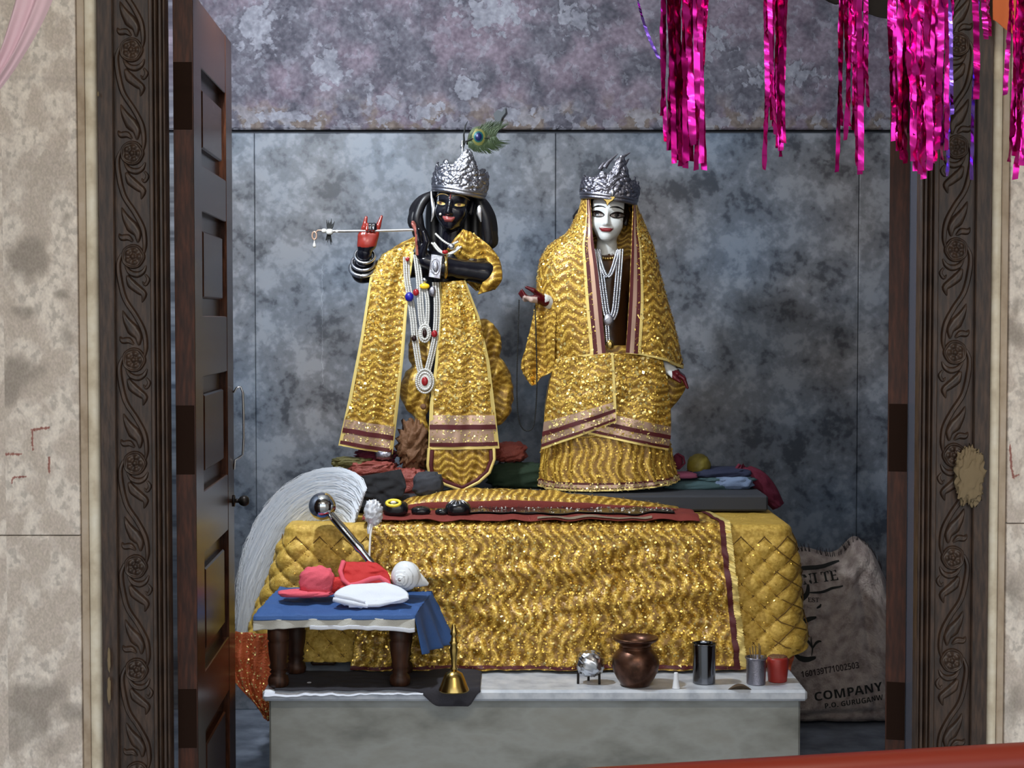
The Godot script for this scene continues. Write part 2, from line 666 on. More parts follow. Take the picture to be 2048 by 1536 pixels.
func materials():
	# ---- dark carved wood: grain stretched along the height
	var wood := mat("wood_carved", Color.WHITE, 0.42)
	wood.albedo_texture = cloud([c8(38, 27, 22), c8(60, 44, 35), c8(80, 60, 47)], 512, 0.012, 3, 5)
	wood.normal_enabled = true
	wood.normal_texture = bumps(512, 0.03, 9, 2.0)
	wood.normal_scale = 0.3
	triplanar(wood, 9.0)
	wood.uv1_scale = Vector3(16.0, 2.2, 16.0)
	for e in [["wood_door", Color(0.86, 0.70, 0.62), 0.25], ["wood_edge", Color(1.0, 0.74, 0.62), 0.5], ["wood_stool", Color(0.95, 0.78, 0.66), 0.5]]:
		var wd: StandardMaterial3D = wood.duplicate()
		wd.resource_name = e[0]
		wd.albedo_color = e[1]
		wd.roughness = e[2]
		wd.normal_enabled = false
		wd.metallic_specular = 0.28 if e[0] == "wood_door" else 0.4
		M[e[0]] = wd
	mat("wood_patch", c8(40, 28, 23), 0.9)
	M["wood_patch"].metallic_specular = 0.1
	# ---- gold fabric woven in wavy ribbons
	var w := 512
	var a := PackedByteArray(); a.resize(w * w * 3)
	var hgt := PackedByteArray(); hgt.resize(w * w)
	var mid := nimg(w, w, 0.012, 22, 3, 0.0, FastNoiseLite.TYPE_SIMPLEX_SMOOTH, false, true)
	var speck := nimg(w, w, 0.10, 23, 2, 0.0, FastNoiseLite.TYPE_SIMPLEX, false, true)
	var cdark := c8(136, 98, 32); var cgold := c8(244, 202, 88); var cpale := c8(255, 236, 164)
	var lut := PackedByteArray()
	for i in 256:
		var c := cdark.lerp(cgold, i / 255.0 * 1.25) if i < 204 else cgold.lerp(cpale, (i - 204) / 51.0)
		lut.append(c.r8); lut.append(c.g8); lut.append(c.b8)
	var wsin := PackedFloat32Array()
	for x in w:
		wsin.append(0.40 * sin(TAU * 4.0 * x / w))
	for y in w:
		var y14 := 14.0 * y / w
		for x in w:
			var i := y * w + x
			var ph := y14 + wsin[x] + (mid[i] - 128) * 0.0026
			var s := ph - floorf(ph)
			var r := minf(1.0, 2.6 * (0.40 - absf(s - 0.40))) if s < 0.80 else 0.0
			var t := int(r * 196.0 * (0.72 + speck[i] * 0.0022) + (speck[i] - 150) * 0.35)
			t = clampi(t, 0, 255)
			a[i * 3] = lut[t * 3]; a[i * 3 + 1] = lut[t * 3 + 1]; a[i * 3 + 2] = lut[t * 3 + 2]
			hgt[i] = int(r * 170.0) + (speck[i] >> 2)
	var wave := mat("gold_wave", Color.WHITE, 0.38, 0.18)
	wave.albedo_texture = tex(w, w, a)
	wave.normal_enabled = true
	wave.normal_texture = ntex(w, w, hgt, 4.0)
	wave.normal_scale = 0.55
	var wt: StandardMaterial3D = wave.duplicate()
	triplanar(wt, 4.76)
	wt.resource_name = "gold_wave_tri"
	M["gold_wave_tri"] = wt
	# ---- plain yellow quilted cloth
	var qt := mat("quilt", Color.WHITE, 0.55, 0.12)
	qt.albedo_texture = cloud([c8(186, 146, 56), c8(208, 170, 74), c8(226, 190, 96)], 256, 0.03, 31, 4)
	qt.normal_enabled = true
	qt.normal_texture = bumps(256, 0.2, 32, 3.0)
	qt.normal_scale = 0.6
	M["crumple_n"] = bumps(512, 0.02, 41, 8.0, 4, true)
	M["weave_n"] = qt.normal_texture
	for e in [["sequin", c8(248, 206, 96), 0.22, 0.55], ["sequin_pale", c8(255, 230, 150), 0.18, 0.6], ["trim_gold", c8(240, 214, 130), 0.42, 0.3], ["trim_maroon", c8(84, 20, 24), 0.6, 0.0], ["trim_pink", c8(196, 162, 140), 0.34, 0.5],
		["silver", c8(178, 178, 186), 0.28, 1.0], ["silver_dark", c8(150, 148, 158), 0.3, 1.0], ["steel", c8(190, 192, 196), 0.12, 1.0], ["copper", c8(122, 94, 80), 0.33, 0.8], ["brass", c8(196, 168, 100), 0.24, 1.0],
		["pearl", c8(206, 204, 198), 0.35, 0.1], ["stone_red", c8(150, 28, 34), 0.15, 0.0], ["stone_dark", c8(34, 12, 12), 0.12, 0.0], ["stone_blue", c8(22, 24, 140), 0.35, 0.0], ["thread", c8(110, 80, 28), 0.8, 0.0], ["stone_yellow", c8(240, 196, 40), 0.35, 0.0],
		["hair", c8(14, 13, 18), 0.4, 0.0], ["black_cloth", c8(24, 24, 27), 0.9, 0.0], ["dark_mat", c8(44, 42, 48), 0.9, 0.0], ["white_cloth", c8(226, 230, 240), 0.85, 0.0], ["pink_cloth", c8(226, 92, 108), 0.85, 0.0], ["red_cloth", c8(196, 44, 42), 0.8, 0.0],
		["blue_cloth", c8(50, 88, 146), 0.7, 0.0], ["grey_cloth", c8(190, 188, 180), 0.8, 0.0], ["conch", c8(232, 234, 236), 0.35, 0.0], ["conch_dark", c8(120, 100, 96), 0.5, 0.0],
		["brick_red", c8(146, 70, 60), 0.6, 0.05], ["olive", c8(98, 92, 50), 0.7, 0.05], ["brown_cloth", c8(112, 76, 48), 0.7, 0.05], ["green_cloth", c8(26, 46, 26), 0.85, 0.0], ["navy", c8(34, 40, 66), 0.8, 0.0], ["teal", c8(60, 84, 88), 0.8, 0.0],
		["pale_blue", c8(120, 138, 168), 0.8, 0.0], ["maroon_cloth", c8(96, 18, 44), 0.85, 0.0], ["mauve", c8(160, 84, 112), 0.8, 0.0], ["olive_ball", c8(112, 100, 30), 0.6, 0.0], ["dark_board", c8(54, 56, 62), 0.8, 0.0],
		["orange_cloth", c8(178, 84, 44), 0.5, 0.2], ["runner_red", c8(122, 44, 36), 0.8, 0.05], ["bead_black", c8(22, 22, 26), 0.2, 0.0], ["white_paint", c8(236, 234, 228), 0.5, 0.0], ["yellow_paint", c8(240, 216, 50), 0.4, 0.0],
		["yellow_cloth", c8(226, 180, 50), 0.6, 0.1], ["rail_red", c8(126, 40, 24), 0.35, 0.0], ["magenta_foil", c8(222, 48, 168), 0.22, 1.0], ["violet_foil", c8(150, 110, 240), 0.15, 1.0], ["red_foil", c8(166, 22, 112), 0.25, 1.0], ["foil_silver", c8(214, 216, 222), 0.22, 1.0],
		["orange_flag", c8(226, 120, 70), 0.85, 0.0], ["pink_veil", c8(240, 208, 222), 0.85, 0.0], ["drape_dark", c8(30, 24, 22), 0.85, 0.0], ["red_cup", c8(150, 44, 36), 0.4, 0.0], ["stick", c8(120, 100, 70), 0.8, 0.0], ["mud", c8(132, 116, 90), 0.95, 0.0],
		["ink", c8(38, 38, 36), 0.9, 0.0], ["ink_brown", c8(58, 46, 46), 0.9, 0.0], ["feather", c8(66, 68, 50), 0.7, 0.1], ["feather_green", c8(58, 72, 44), 0.5, 0.2], ["feather_teal", c8(20, 84, 84), 0.35, 0.3], ["feather_blue", c8(12, 20, 70), 0.35, 0.3], ["feather_bronze", c8(108, 106, 52), 0.5, 0.2],
		["gold_skin", c8(200, 160, 66), 0.3, 0.8], ["dry_leaf", c8(92, 74, 56), 0.85, 0.0], ["hair_white", c8(232, 238, 246), 0.7, 0.0], ["candle_wax", c8(238, 240, 244), 0.4, 0.0], ["iron", c8(40, 36, 34), 0.45, 0.8], ["ceiling_white", c8(206, 202, 194), 0.9, 0.0], ["cord_black", c8(16, 18, 18), 0.7, 0.0], ["plaster_flake", c8(104, 108, 112), 0.9, 0.0], ["binding", c8(128, 112, 94), 0.85, 0.0]]:
		mat(e[0], e[1], e[2], e[3])
	for k in ["black_cloth", "dark_mat", "white_cloth", "pink_cloth", "red_cloth", "blue_cloth", "grey_cloth", "brick_red", "olive", "brown_cloth", "green_cloth", "navy", "teal", "pale_blue", "maroon_cloth", "runner_red", "yellow_cloth", "orange_cloth"]:
		var m: StandardMaterial3D = M[k]
		m.normal_enabled = true
		m.normal_texture = M["crumple_n"] if k in ["brick_red", "brown_cloth", "olive", "orange_cloth", "red_cloth"] else M["weave_n"]
		m.normal_scale = 0.7 if k in ["brick_red", "brown_cloth", "olive", "orange_cloth"] else 0.35
		triplanar(m, 9.0)
	for k in ["silver", "silver_dark"]:
		var m: StandardMaterial3D = M[k]
		m.normal_enabled = true
		m.normal_texture = M["crumple_n"]
		m.normal_scale = 0.9
		triplanar(m, 26.0)
	for k in ["copper"]:
		var m: StandardMaterial3D = M[k]
		m.albedo_texture = cloud([c8(140, 130, 122), c8(206, 186, 176), c8(255, 236, 224)], 512, 0.012, 61, 5)
		triplanar(m, 6.0)
	vmat("painted_black", 0.22)
	vmat("painted_marble", 0.25)
	vmat("eye_paint", 0.3)
	M["pink_veil"].transparency = BaseMaterial3D.TRANSPARENCY_ALPHA
	M["pink_veil"].albedo_color.a = 0.82
	M["hair_white"].backlight_enabled = true
	M["hair_white"].backlight = Color(0.3, 0.3, 0.3)
	# ---- grey-blue marble slabs of the back wall (x -0.75 .. 1.0, y 0 .. 1.41)
	var W := 960
	var H := 768
	var m1 := nimg(W, H, 0.0075, 101, 5, 40.0)
	var m2 := nimg(W, H, 0.016, 102, 5, 26.0)
	var m3 := nimg(W, H, 0.075, 103, 3)
	var m4 := nimg(W, H, 0.0036, 104, 2)
	var m5 := nimg(W, H, 0.028, 105, 4, 18.0, FastNoiseLite.TYPE_SIMPLEX_SMOOTH, true)
	var out := PackedByteArray(); out.resize(W * H * 3)
	var tone := PackedByteArray()
	var pale := c8(138, 142, 150); var grey := c8(106, 110, 118); var dark := c8(62, 66, 74)
	for i in 256:
		var t := i / 255.0
		var c := dark.lerp(grey, sstep(0.22, 0.46, t)).lerp(pale, sstep(0.46, 0.74, t))
		tone.append(c.r8); tone.append(c.g8); tone.append(c.b8)
	for i in W * H:
		var t := (m1[i] * 4 + m2[i] * 6 + m3[i] * 3 + (255 - m5[i]) * 3) >> 4
		t = clampi(134 + (t - 128) * 3 / 2, 0, 255) * 3
		var g := (m4[i] - 128) >> 3
		out[i * 3] = tone[t] + (g >> 1); out[i * 3 + 1] = tone[t + 1]; out[i * 3 + 2] = tone[t + 2] - (g >> 1)
	# the few long scratches and drips that can be told apart
	for dr in [[0.1655, 0.56, 0.77], [0.33, 0.74, 0.92], [0.012, 0.30, 0.86]]:
		for yy in range(int((1.0 - dr[2]) * H), int((1.0 - dr[1]) * H)):
			var i := yy * W + int(dr[0] * W) + int(m3[yy * W] / 90.0)
			for ch in 3:
				out[i * 3 + ch] = mini(255, out[i * 3 + ch] + 26)
	var marble := mat("marble_wall", Color.WHITE, 0.5)
	marble.albedo_texture = tex(W, H, out)
	marble.texture_repeat = false
	# ---- peeling pinkish plaster above (y 1.41 .. 1.80)
	var W2 := 1152
	var H2 := 256
	var p1 := nimg(W2, H2, 0.008, 201, 5, 30.0)
	var p2 := nimg(W2, H2, 0.016, 202, 5, 24.0)
	var p3 := nimg(W2, H2, 0.09, 203, 3)
	var p4 := nimg(W2, H2, 0.034, 204, 5, 10.0)
	var pl := PackedByteArray(); pl.resize(W2 * H2 * 3)
	var ph2 := PackedByteArray(); ph2.resize(W2 * H2)
	var mask := PackedByteArray(); mask.resize(W2 * H2)
	var sx := 4.0 / FPX / 1.75 * W2
	var sy := 4.0 / FPX / 0.39 * H2
	var blobs := []
	for b in [[985.0, 30.0, 60.0, 34.0], [1150.0, 40.0, 34.0, 26.0], [930.0, 178.0, 24.0, 20.0], [1030.0, 232.0, 34.0, 14.0], [660.0, 140.0, 30.0, 36.0], [780.0, 205.0, 26.0, 18.0], [850.0, 226.0, 30.0, 14.0], [520.0, 60.0, 34.0, 50.0], [1400.0, 90.0, 46.0, 30.0], [742.0, 190.0, 7.0, 34.0], [560.0, 235.0, 60.0, 9.0], [1560.0, 150.0, 70.0, 20.0]]:
		blobs.append([(0.75 + (b[0] - 1024.0) * 4.0 / FPX) / 1.75 * W2, (1.80 - (CAM_Y + (641.0 - b[1]) * 4.0 / FPX)) / 0.39 * H2, b[2] * sx, b[3] * sy])
	mask = patches(mask, W2, H2, blobs, p4, 1.0, 0.8, 0.010)
	var pink := c8(120, 108, 120); var pgrey := c8(96, 94, 104); var ppale := c8(138, 138, 148); var pbrown := c8(104, 92, 86)
	for y in H2:
		var low := sstep(175.0, 250.0, 641.0 - (1.80 - 0.39 * y / H2 - CAM_Y) / 4.0 * FPX)
		for x in W2:
			var i := y * W2 + x
			var c := pgrey.lerp(pink, clampf((p1[i] - 90) / 80.0 + (x - 600) * 0.0006, 0.0, 1.0))
			var k := (p3[i] - 128) * 0.16 + (p2[i] - 128) * 0.16
			var peel := mask[i] / 255.0
			if low > 0.0:
				c = c.lerp(pbrown, low * clampf((p2[i] - 120) / 40.0, 0.0, 1.0))
				peel = maxf(peel, low * clampf((p4[i] - 134) / 14.0, 0.0, 0.75))
			peel = maxf(peel, clampf((p4[i] - 172) / 8.0, 0.0, 0.5))
			c = c.lerp(ppale, peel)
			pl[i * 3] = clampi(int(c.r8 + k), 0, 255); pl[i * 3 + 1] = clampi(int(c.g8 + k), 0, 255); pl[i * 3 + 2] = clampi(int(c.b8 + k), 0, 255)
			ph2[i] = clampi(int(150 - peel * 50 + (p3[i] - 128) * 0.2), 0, 255)
	var plaster := mat("plaster", Color.WHITE, 0.9)
	plaster.albedo_texture = tex(W2, H2, pl)
	plaster.normal_enabled = true
	plaster.normal_texture = ntex(W2, H2, ph2, 4.0)
	plaster.texture_repeat = false
	# ---- stained cream stone beside the doorway, one picture for each side (0.2 m wide, 1.25 m high)
	for sd in 2:
		var CW := 192
		var CH := 1152
		var q1 := nimg(CW, CH, 0.012, 301 + sd * 10, 5, 20.0)
		var q2 := nimg(CW, CH, 0.045, 302 + sd * 10, 4, 8.0)
		var q3 := nimg(CW, CH, 0.16, 303 + sd * 10, 3)
		var cr := PackedByteArray(); cr.resize(CW * CH * 3)
		var dirt := PackedByteArray(); dirt.resize(CW * CH)
		var paint := PackedByteArray(); paint.resize(CW * CH)
		var spots := [[45.0, 520.0, 50.0, 46.0], [115.0, 580.0, 20.0, 12.0], [45.0, 615.0, 30.0, 16.0], [125.0, 660.0, 16.0, 36.0], [30.0, 730.0, 40.0, 30.0], [40.0, 1440.0, 70.0, 60.0], [130.0, 425.0, 16.0, 20.0], [10.0, 760.0, 26.0, 40.0], [60.0, 1380.0, 60.0, 30.0], [130.0, 1420.0, 30.0, 26.0]] if sd == 0 else [[2040.0, 600.0, 14.0, 24.0], [2034.0, 660.0, 26.0, 34.0], [2038.0, 1190.0, 22.0, 50.0], [2030.0, 1420.0, 30.0, 50.0]]
		var marks := [[52.0, 852.0, 88.0, 848.0, 4.5], [54.0, 852.0, 55.0, 892.0, 4.0], [0.0, 901.0, 32.0, 901.0, 4.0], [88.0, 908.0, 88.0, 936.0, 5.5], [14.0, 948.0, 40.0, 946.0, 3.5], [14.0, 948.0, 12.0, 958.0, 3.5]] if sd == 0 else [[2030.0, 884.0, 2033.0, 925.0, 5.0], [2033.0, 928.0, 2038.0, 948.0, 5.0], [2036.0, 948.0, 2048.0, 942.0, 3.0]]
		var ox := 0.0 if sd == 0 else 1985.0
		var sp2 := []
		for b in spots:
			sp2.append([(b[0] - ox) * 0.96, b[1] * 0.75, b[2] * 0.96, b[3] * 0.75])
		dirt = patches(dirt, CW, CH, sp2, q1, 1.35, 0.2, 0.006)
		for m in marks:          # strokes of faded red paint
			var p0 := Vector2((m[0] - ox) * 0.96, m[1] * 0.75)
			var e := Vector2((m[2] - ox) * 0.96, m[3] * 0.75) - p0
			for y in range(int(minf(p0.y, p0.y + e.y)) - 6, int(maxf(p0.y, p0.y + e.y)) + 7):
				for x in range(maxi(0, int(minf(p0.x, p0.x + e.x)) - 6), mini(CW, int(maxf(p0.x, p0.x + e.x)) + 7)):
					var tt := clampf((Vector2(x, y) - p0).dot(e) / e.length_squared(), 0, 1)
					var dd := Vector2(x, y).distance_to(p0 + e * tt) + (q3[y * CW + x] - 128) * 0.012
					paint[y * CW + x] = maxi(paint[y * CW + x], int(190.0 * sstep(m[4] * 0.5, m[4] * 0.25, dd)))
		var base := c8(218, 206, 196); var light := c8(234, 225, 216); var stain := c8(140, 132, 124)
		for i in CW * CH:
			var c := base.lerp(light, clampf((q1[i] - 96) / 70.0, 0.0, 1.0))
			var k := (q3[i] - 128) * 0.10 + (q2[i] - 128) * 0.13
			var st := maxf(dirt[i] / 255.0 * (0.35 + q2[i] * 0.0022), clampf((140 - q1[i]) / 60.0 * (q2[i] - 110) / 60.0, 0.0, 0.22))
			c = c.lerp(stain, st)
			if paint[i] > 0:
				c = c.lerp(c8(140, 74, 66), paint[i] / 255.0)
			cr[i * 3] = clampi(int(c.r8 + k), 0, 255); cr[i * 3 + 1] = clampi(int(c.g8 + k), 0, 255); cr[i * 3 + 2] = clampi(int(c.b8 + k * 0.9), 0, 255)
		var cm := mat("cream_%d" % sd, Color.WHITE, 0.75)
		cm.albedo_texture = tex(CW, CH, cr)
		cm.normal_enabled = true
		cm.normal_texture = ntex(CW, CH, q3, 1.5)
		cm.normal_scale = 0.35
	var cs := mat("cream_moulding", Color.WHITE, 0.55)
	cs.albedo_texture = cloud([c8(206, 192, 168), c8(234, 224, 202), c8(248, 242, 226)], 512, 0.012, 331, 5)
	triplanar(cs, 2.0)
	var cs2 := mat("cream_strip", c8(206, 196, 192), 0.7)
	cs2.albedo_texture = cs.albedo_texture
	triplanar(cs2, 2.0)
	# ---- platform stone, floor
	var pm := mat("platform_stone", Color.WHITE, 0.45)
	pm.albedo_texture = cloud([c8(120, 121, 115), c8(142, 143, 136), c8(158, 160, 155), c8(148, 148, 140)], 512, 0.008, 341, 6)
	pm.texture_repeat = true
	var lg := mat("ledge_stone", Color.WHITE, 0.35)
	lg.albedo_texture = cloud([c8(170, 176, 186), c8(200, 205, 212), c8(220, 223, 228)], 512, 0.012, 351, 5)
	triplanar(lg, 2.5)
	var fl := mat("floor_stone", Color.WHITE, 0.5)
	fl.albedo_texture = cloud([c8(98, 105, 118), c8(124, 131, 144), c8(146, 153, 168)], 512, 0.01, 361, 6)
	triplanar(fl, 1.6)
	# ---- jute
	var jute := mat("jute", Color.WHITE, 0.95)
	jute.albedo_texture = cloud([c8(142, 126, 120), c8(176, 160, 152), c8(196, 182, 172)], 512, 0.012, 371, 6)
	jute.normal_enabled = true
	jute.normal_texture = M["weave_n"]
	jute.normal_scale = 0.5
	# lamp glass
	var bulb := mat("lamp_glow", Color(1, 1, 1), 0.5)
	bulb.emission_enabled = true
	bulb.emission = Color(0.93, 0.97, 1.0)
	bulb.emission_energy_multiplier = 12.0
	var tubeg := mat("tube_glow", Color(1, 1, 1), 0.5)
	tubeg.emission_enabled = true
	tubeg.emission = Color(1.0, 0.95, 0.87)
	tubeg.emission_energy_multiplier = 8.0

# ==================================================================== lamps
const BULB_AT := Vector3(-0.48, 1.655, -2.86)
const BULB_E := 1.25
const HALL_AT := Vector3(0.25, 2.34, -0.35)
const HALL_E := 1.8

func lamps():
	# bare bulb hanging in the shrine just behind the door head
	var t := thing("ceiling_lamp", "white bulb on a black cord hanging inside the shrine behind the door head", "lamp", BULB_AT)
	var b := MB.new()
	b.lathe([[0.0, -0.042], [0.018, -0.038], [0.031, -0.024], [0.036, 0.0], [0.032, 0.022], [0.020, 0.042], [0.014, 0.052]], Transform3D(Basis(), BULB_AT), 20)
	part(b, "bulb", M["lamp_glow"], t)
	b = MB.new()
	b.lathe([[0.0, 0.050], [0.017, 0.050], [0.017, 0.085], [0.008, 0.1], [0.0, 0.1]], Transform3D(Basis(), BULB_AT), 16)
	part(b, "socket", M["cord_black"], t)
	b = MB.new()
	b.tube([BULB_AT + Vector3(0, 0.09, 0), Vector3(BULB_AT.x, 2.3, BULB_AT.z)], 0.003, 6)
	part(b, "cord", M["cord_black"], t)
	var l := OmniLight3D.new()
	l.name = "bulb_light"
	l.light_color = Color(0.92, 0.96, 1.0)
	l.light_energy = BULB_E
	l.light_size = 0.036
	l.omni_range = 12.0
	l.omni_attenuation = 2.0
	l.shadow_enabled = true
	t.add_child(l)
	# tube light under the ceiling of the hall
	var h := thing("tube_light", "white tube light on the ceiling of the hall in front of the doors", "lamp", HALL_AT)
	b = MB.new()
	b.tube([HALL_AT + Vector3(-0.6, 0, 0), HALL_AT + Vector3(0.6, 0, 0)], 0.018, 12)
	part(b, "tube", M["tube_glow"], h)
	b = MB.new()
	b.box(HALL_AT + Vector3(-0.63, 0.03, -0.03), HALL_AT + Vector3(0.63, 0.06, 0.03), 0.004)
	for s in [-1, 1]:
		b.box(HALL_AT + Vector3(s * 0.612 - 0.012, -0.02, -0.02), HALL_AT + Vector3(s * 0.612 + 0.012, 0.032, 0.02), 0.002)
	part(b, "fitting", M["ceiling_white"], h)
	var al := AreaLight3D.new()
	al.name = "tube_area_light"
	al.area_size = Vector2(1.2, 0.06)
	al.light_color = Color(1.0, 0.95, 0.87)
	al.light_energy = HALL_E
	al.area_range = 12.0
	al.shadow_enabled = true
	h.add_child(al)
	al.position = Vector3(0, -0.03, 0)
	al.rotation_degrees = Vector3(-62, 0, 0)

# ==================================================================== room shell
func shell():
	var bw := 4.0            # depth of the back wall face
	var yj := P(1100, 262, bw).y
	var back := struct_node("wall_back", Vector3(0, 0, -bw))
	var b := MB.new()
	b.box(Vector3(-1.3, 0, -bw - 0.2), Vector3(1.3, 2.32, -bw - 0.012), 0.0)
	part(b, "masonry", M["dark_board"], back)
	# four marble slabs, a recessed joint between each
	var xs := [-1.2, P(511, 700, bw).x, P(1111, 700, bw).x, P(1716, 700, bw).x, 1.2]
	for i in 4:
		b = MB.new()
		var x0: float = xs[i] + 0.0006
		var x1: float = xs[i + 1] - 0.0006
		b.box(Vector3(x0, 0.0, -bw - 0.015), Vector3(x1, yj - 0.005, -bw + 0.0008 * (i % 2)), 0.0015)
		for k in b.v.size():
			b.uv[k] = Vector2((b.v[k].x + 0.75) / 1.75, 1.0 - b.v[k].y / 1.41)
		part(b, "marble_slab", M["marble_wall"], back)
	b = MB.new()
	b.box(Vector3(-1.2, yj + 0.003, -bw - 0.015), Vector3(1.2, 2.32, -bw + 0.009), 0.004)
	for k in b.v.size():
		b.uv[k] = Vector2((b.v[k].x + 0.75) / 1.75, (1.80 - b.v[k].y) / 0.39)
	part(b, "plaster_coat", M["plaster"], back)
	# a small paper-thin tab of loose plaster sticking off above the feather
	b = MB.new()
	var T := PX(3.985, 1000, 235)
	b.prism(PackedVector2Array([Vector2(986, 256), Vector2(990, 240), Vector2(987, 228), Vector2(994, 220), Vector2(1004, 224), Vector2(1010, 214), Vector2(1012, 226), Vector2(1004, 236), Vector2(1000, 250), Vector2(1002, 258)]), 0.0, 4.0, 1.0)
	b.xf(T)
	part(b, "loose_plaster", M["plaster_flake"], back, "flake of grey plaster peeling off the wall")
	# side walls, floor, ceiling of the shrine
	b = MB.new(); b.box(Vector3(-1.4, 0, -4.2), Vector3(-1.2, 2.32, -2.8), 0.0)
	struct_mesh(b, "wall_left", M["floor_stone"])
	b = MB.new(); b.box(Vector3(1.2, 0, -4.2), Vector3(1.4, 2.32, -2.8), 0.0)
	struct_mesh(b, "wall_right", M["floor_stone"])
	b = MB.new(); b.box(Vector3(-1.4, -0.1, -4.2), Vector3(1.4, 0.0, -2.6), 0.0)
	struct_mesh(b, "floor", M["floor_stone"])
	b = MB.new(); b.box(Vector3(-1.4, 2.32, -4.2), Vector3(1.4, 2.45, -2.8), 0.0)
	struct_mesh(b, "ceiling", M["ceiling_white"])
	# the wall with the doorway: masonry left, right, above and the sill below
	var xl := P(215, 768, 2.6).x
	var xr := P(1965, 768, 2.6).x
	for e in [["wall_front_left", Vector3(-2.4, -0.5, -2.8), Vector3(xl, 2.6, -2.612)], ["wall_front_right", Vector3(xr, -0.5, -2.8), Vector3(2.4, 2.6, -2.612)], ["wall_front_top", Vector3(xl, 1.66, -2.8), Vector3(xr, 2.6, -2.612)], ["wall_front_sill", Vector3(xl, -0.5, -2.8), Vector3(xr, -0.002, -2.6)]]:
		b = MB.new(); b.box(e[1], e[2], 0.0)
		struct_mesh(b, e[0], M["ceiling_white"])
	# stone cladding left and right of the frame: two slabs each, a flat strip and a rounded moulding
	for sd in 2:
		var clad := struct_node(["trim_left", "trim_right"][sd], Vector3(-0.8 if sd == 0 else 0.8, -0.4, -2.6))
		var yj2 := P(60, 1071, 2.6).y if sd == 0 else P(2030, 1047, 2.6).y
		var xe := P(157 if sd == 0 else 2017, 768, 2.6).x
		for e in [[-0.5, yj2 - 0.0008], [yj2 + 0.0008, 2.6]]:
			b = MB.new()
			b.box(Vector3(-2.4 if sd == 0 else xe, e[0], -2.613), Vector3(xe if sd == 0 else 2.4, e[1], -2.6), 0.001)
			var u0 := P(0 if sd == 0 else 1985, 0, 2.6).x
			var u1 := P(200 if sd == 0 else 2185, 0, 2.6).x
			var v0 := P(100, 0, 2.6).y
			var v1 := P(100, 1536, 2.6).y
			for k in b.v.size():
				b.uv[k] = Vector2((b.v[k].x - u0) / (u1 - u0), (b.v[k].y - v0) / (v1 - v0))
			part(b, "stone_slab", M["cream_%d" % sd], clad)
		var sgn := 1.0 if sd == 0 else -1.0
		var xa := xe
		var xb := P(174 if sd == 0 else 2001, 768, 2.6).x
		var xc := P(201 if sd == 0 else 1979, 768, 2.6).x
		b = MB.new()
		b.box(Vector3(minf(xa, xb) + 0.0008, -0.5, -2.613), Vector3(maxf(xa, xb) - 0.0008, 2.6, -2.604), 0.0015)
		part(b, "stone_strip", M["cream_strip"], clad)
		b = MB.new()
		var w := absf(xc - xb)
		var prof := func(u: float, v: float) -> Vector3:
			var s := u
			var hgt := 0.010 * sqrt(maxf(0.0, 1.0 - pow(absf(s * 1.35 - 0.60) / 0.75, 2.0)))
			if s > 0.86:
				hgt *= 0.55
			return Vector3(xb + sgn * s * w, -0.5 + v * 3.1 + 0.0, -2.612 + hgt + 0.0006 * n3(v * 60.0, sd * 9.0 + s))
		b.grid(12, 120, prof)
		part(b, "rounded_moulding", M["cream_moulding"], clad)
	# hall in front: floor, side walls, ceiling, open to the sky behind the camera
	b = MB.new(); b.box(Vector3(-2.4, -0.6, -2.8), Vector3(2.4, -0.5, 2.0), 0.0)
	struct_mesh(b, "floor_hall", M["platform_stone"])
	b = MB.new(); b.box(Vector3(-2.55, -0.6, -2.8), Vector3(-2.4, 2.6, 1.2), 0.0)
	struct_mesh(b, "wall_hall_left", M["ceiling_white"])
	b = MB.new(); b.box(Vector3(2.4, -0.6, -2.8), Vector3(2.55, 2.6, 1.2), 0.0)
	struct_mesh(b, "wall_hall_right", M["ceiling_white"])
	b = MB.new(); b.box(Vector3(-2.55, 2.45, -2.8), Vector3(2.55, 2.6, 1.2), 0.0)
	struct_mesh(b, "ceiling_hall", M["ceiling_white"])

# ==================================================================== door frame and leaves
func relief(pts: Array, widths: Array, height: float) -> MB:
	# a raised lens-shaped ribbon with a crease down the middle, lying on z = 0 (pixel axes)
	var b := MB.new()
	var n := pts.size()
	var f := func(u: float, v: float) -> Vector3:
		var s := v * (n - 1)
		var i := mini(int(s), n - 2)
		var t := s - i
		var p0: Vector2 = pts[maxi(i - 1, 0)]; var p1: Vector2 = pts[i]; var p2: Vector2 = pts[i + 1]; var p3: Vector2 = pts[mini(i + 2, n - 1)]
		var p := p1.cubic_interpolate(p2, p0, p3, t)
		var q := p1.cubic_interpolate(p2, p0, p3, minf(t + 0.05, 1.0)) - p1.cubic_interpolate(p2, p0, p3, maxf(t - 0.05, 0.0))
		var nn := q.normalized().orthogonal()
		var w: float = lerpf(widths[i], widths[i + 1], t)
		var a := u * 2.0 - 1.0
		var h := height * sqrt(maxf(0.0, 1.0 - a * a)) * minf(1.0, w / 5.0) - 1.2 * exp(-a * a * 30.0)
		return Vector3(p.x + nn.x * w * a, p.y + nn.y * w * a, h)
	b.grid(8, (n - 1) * 5, f)
	return b

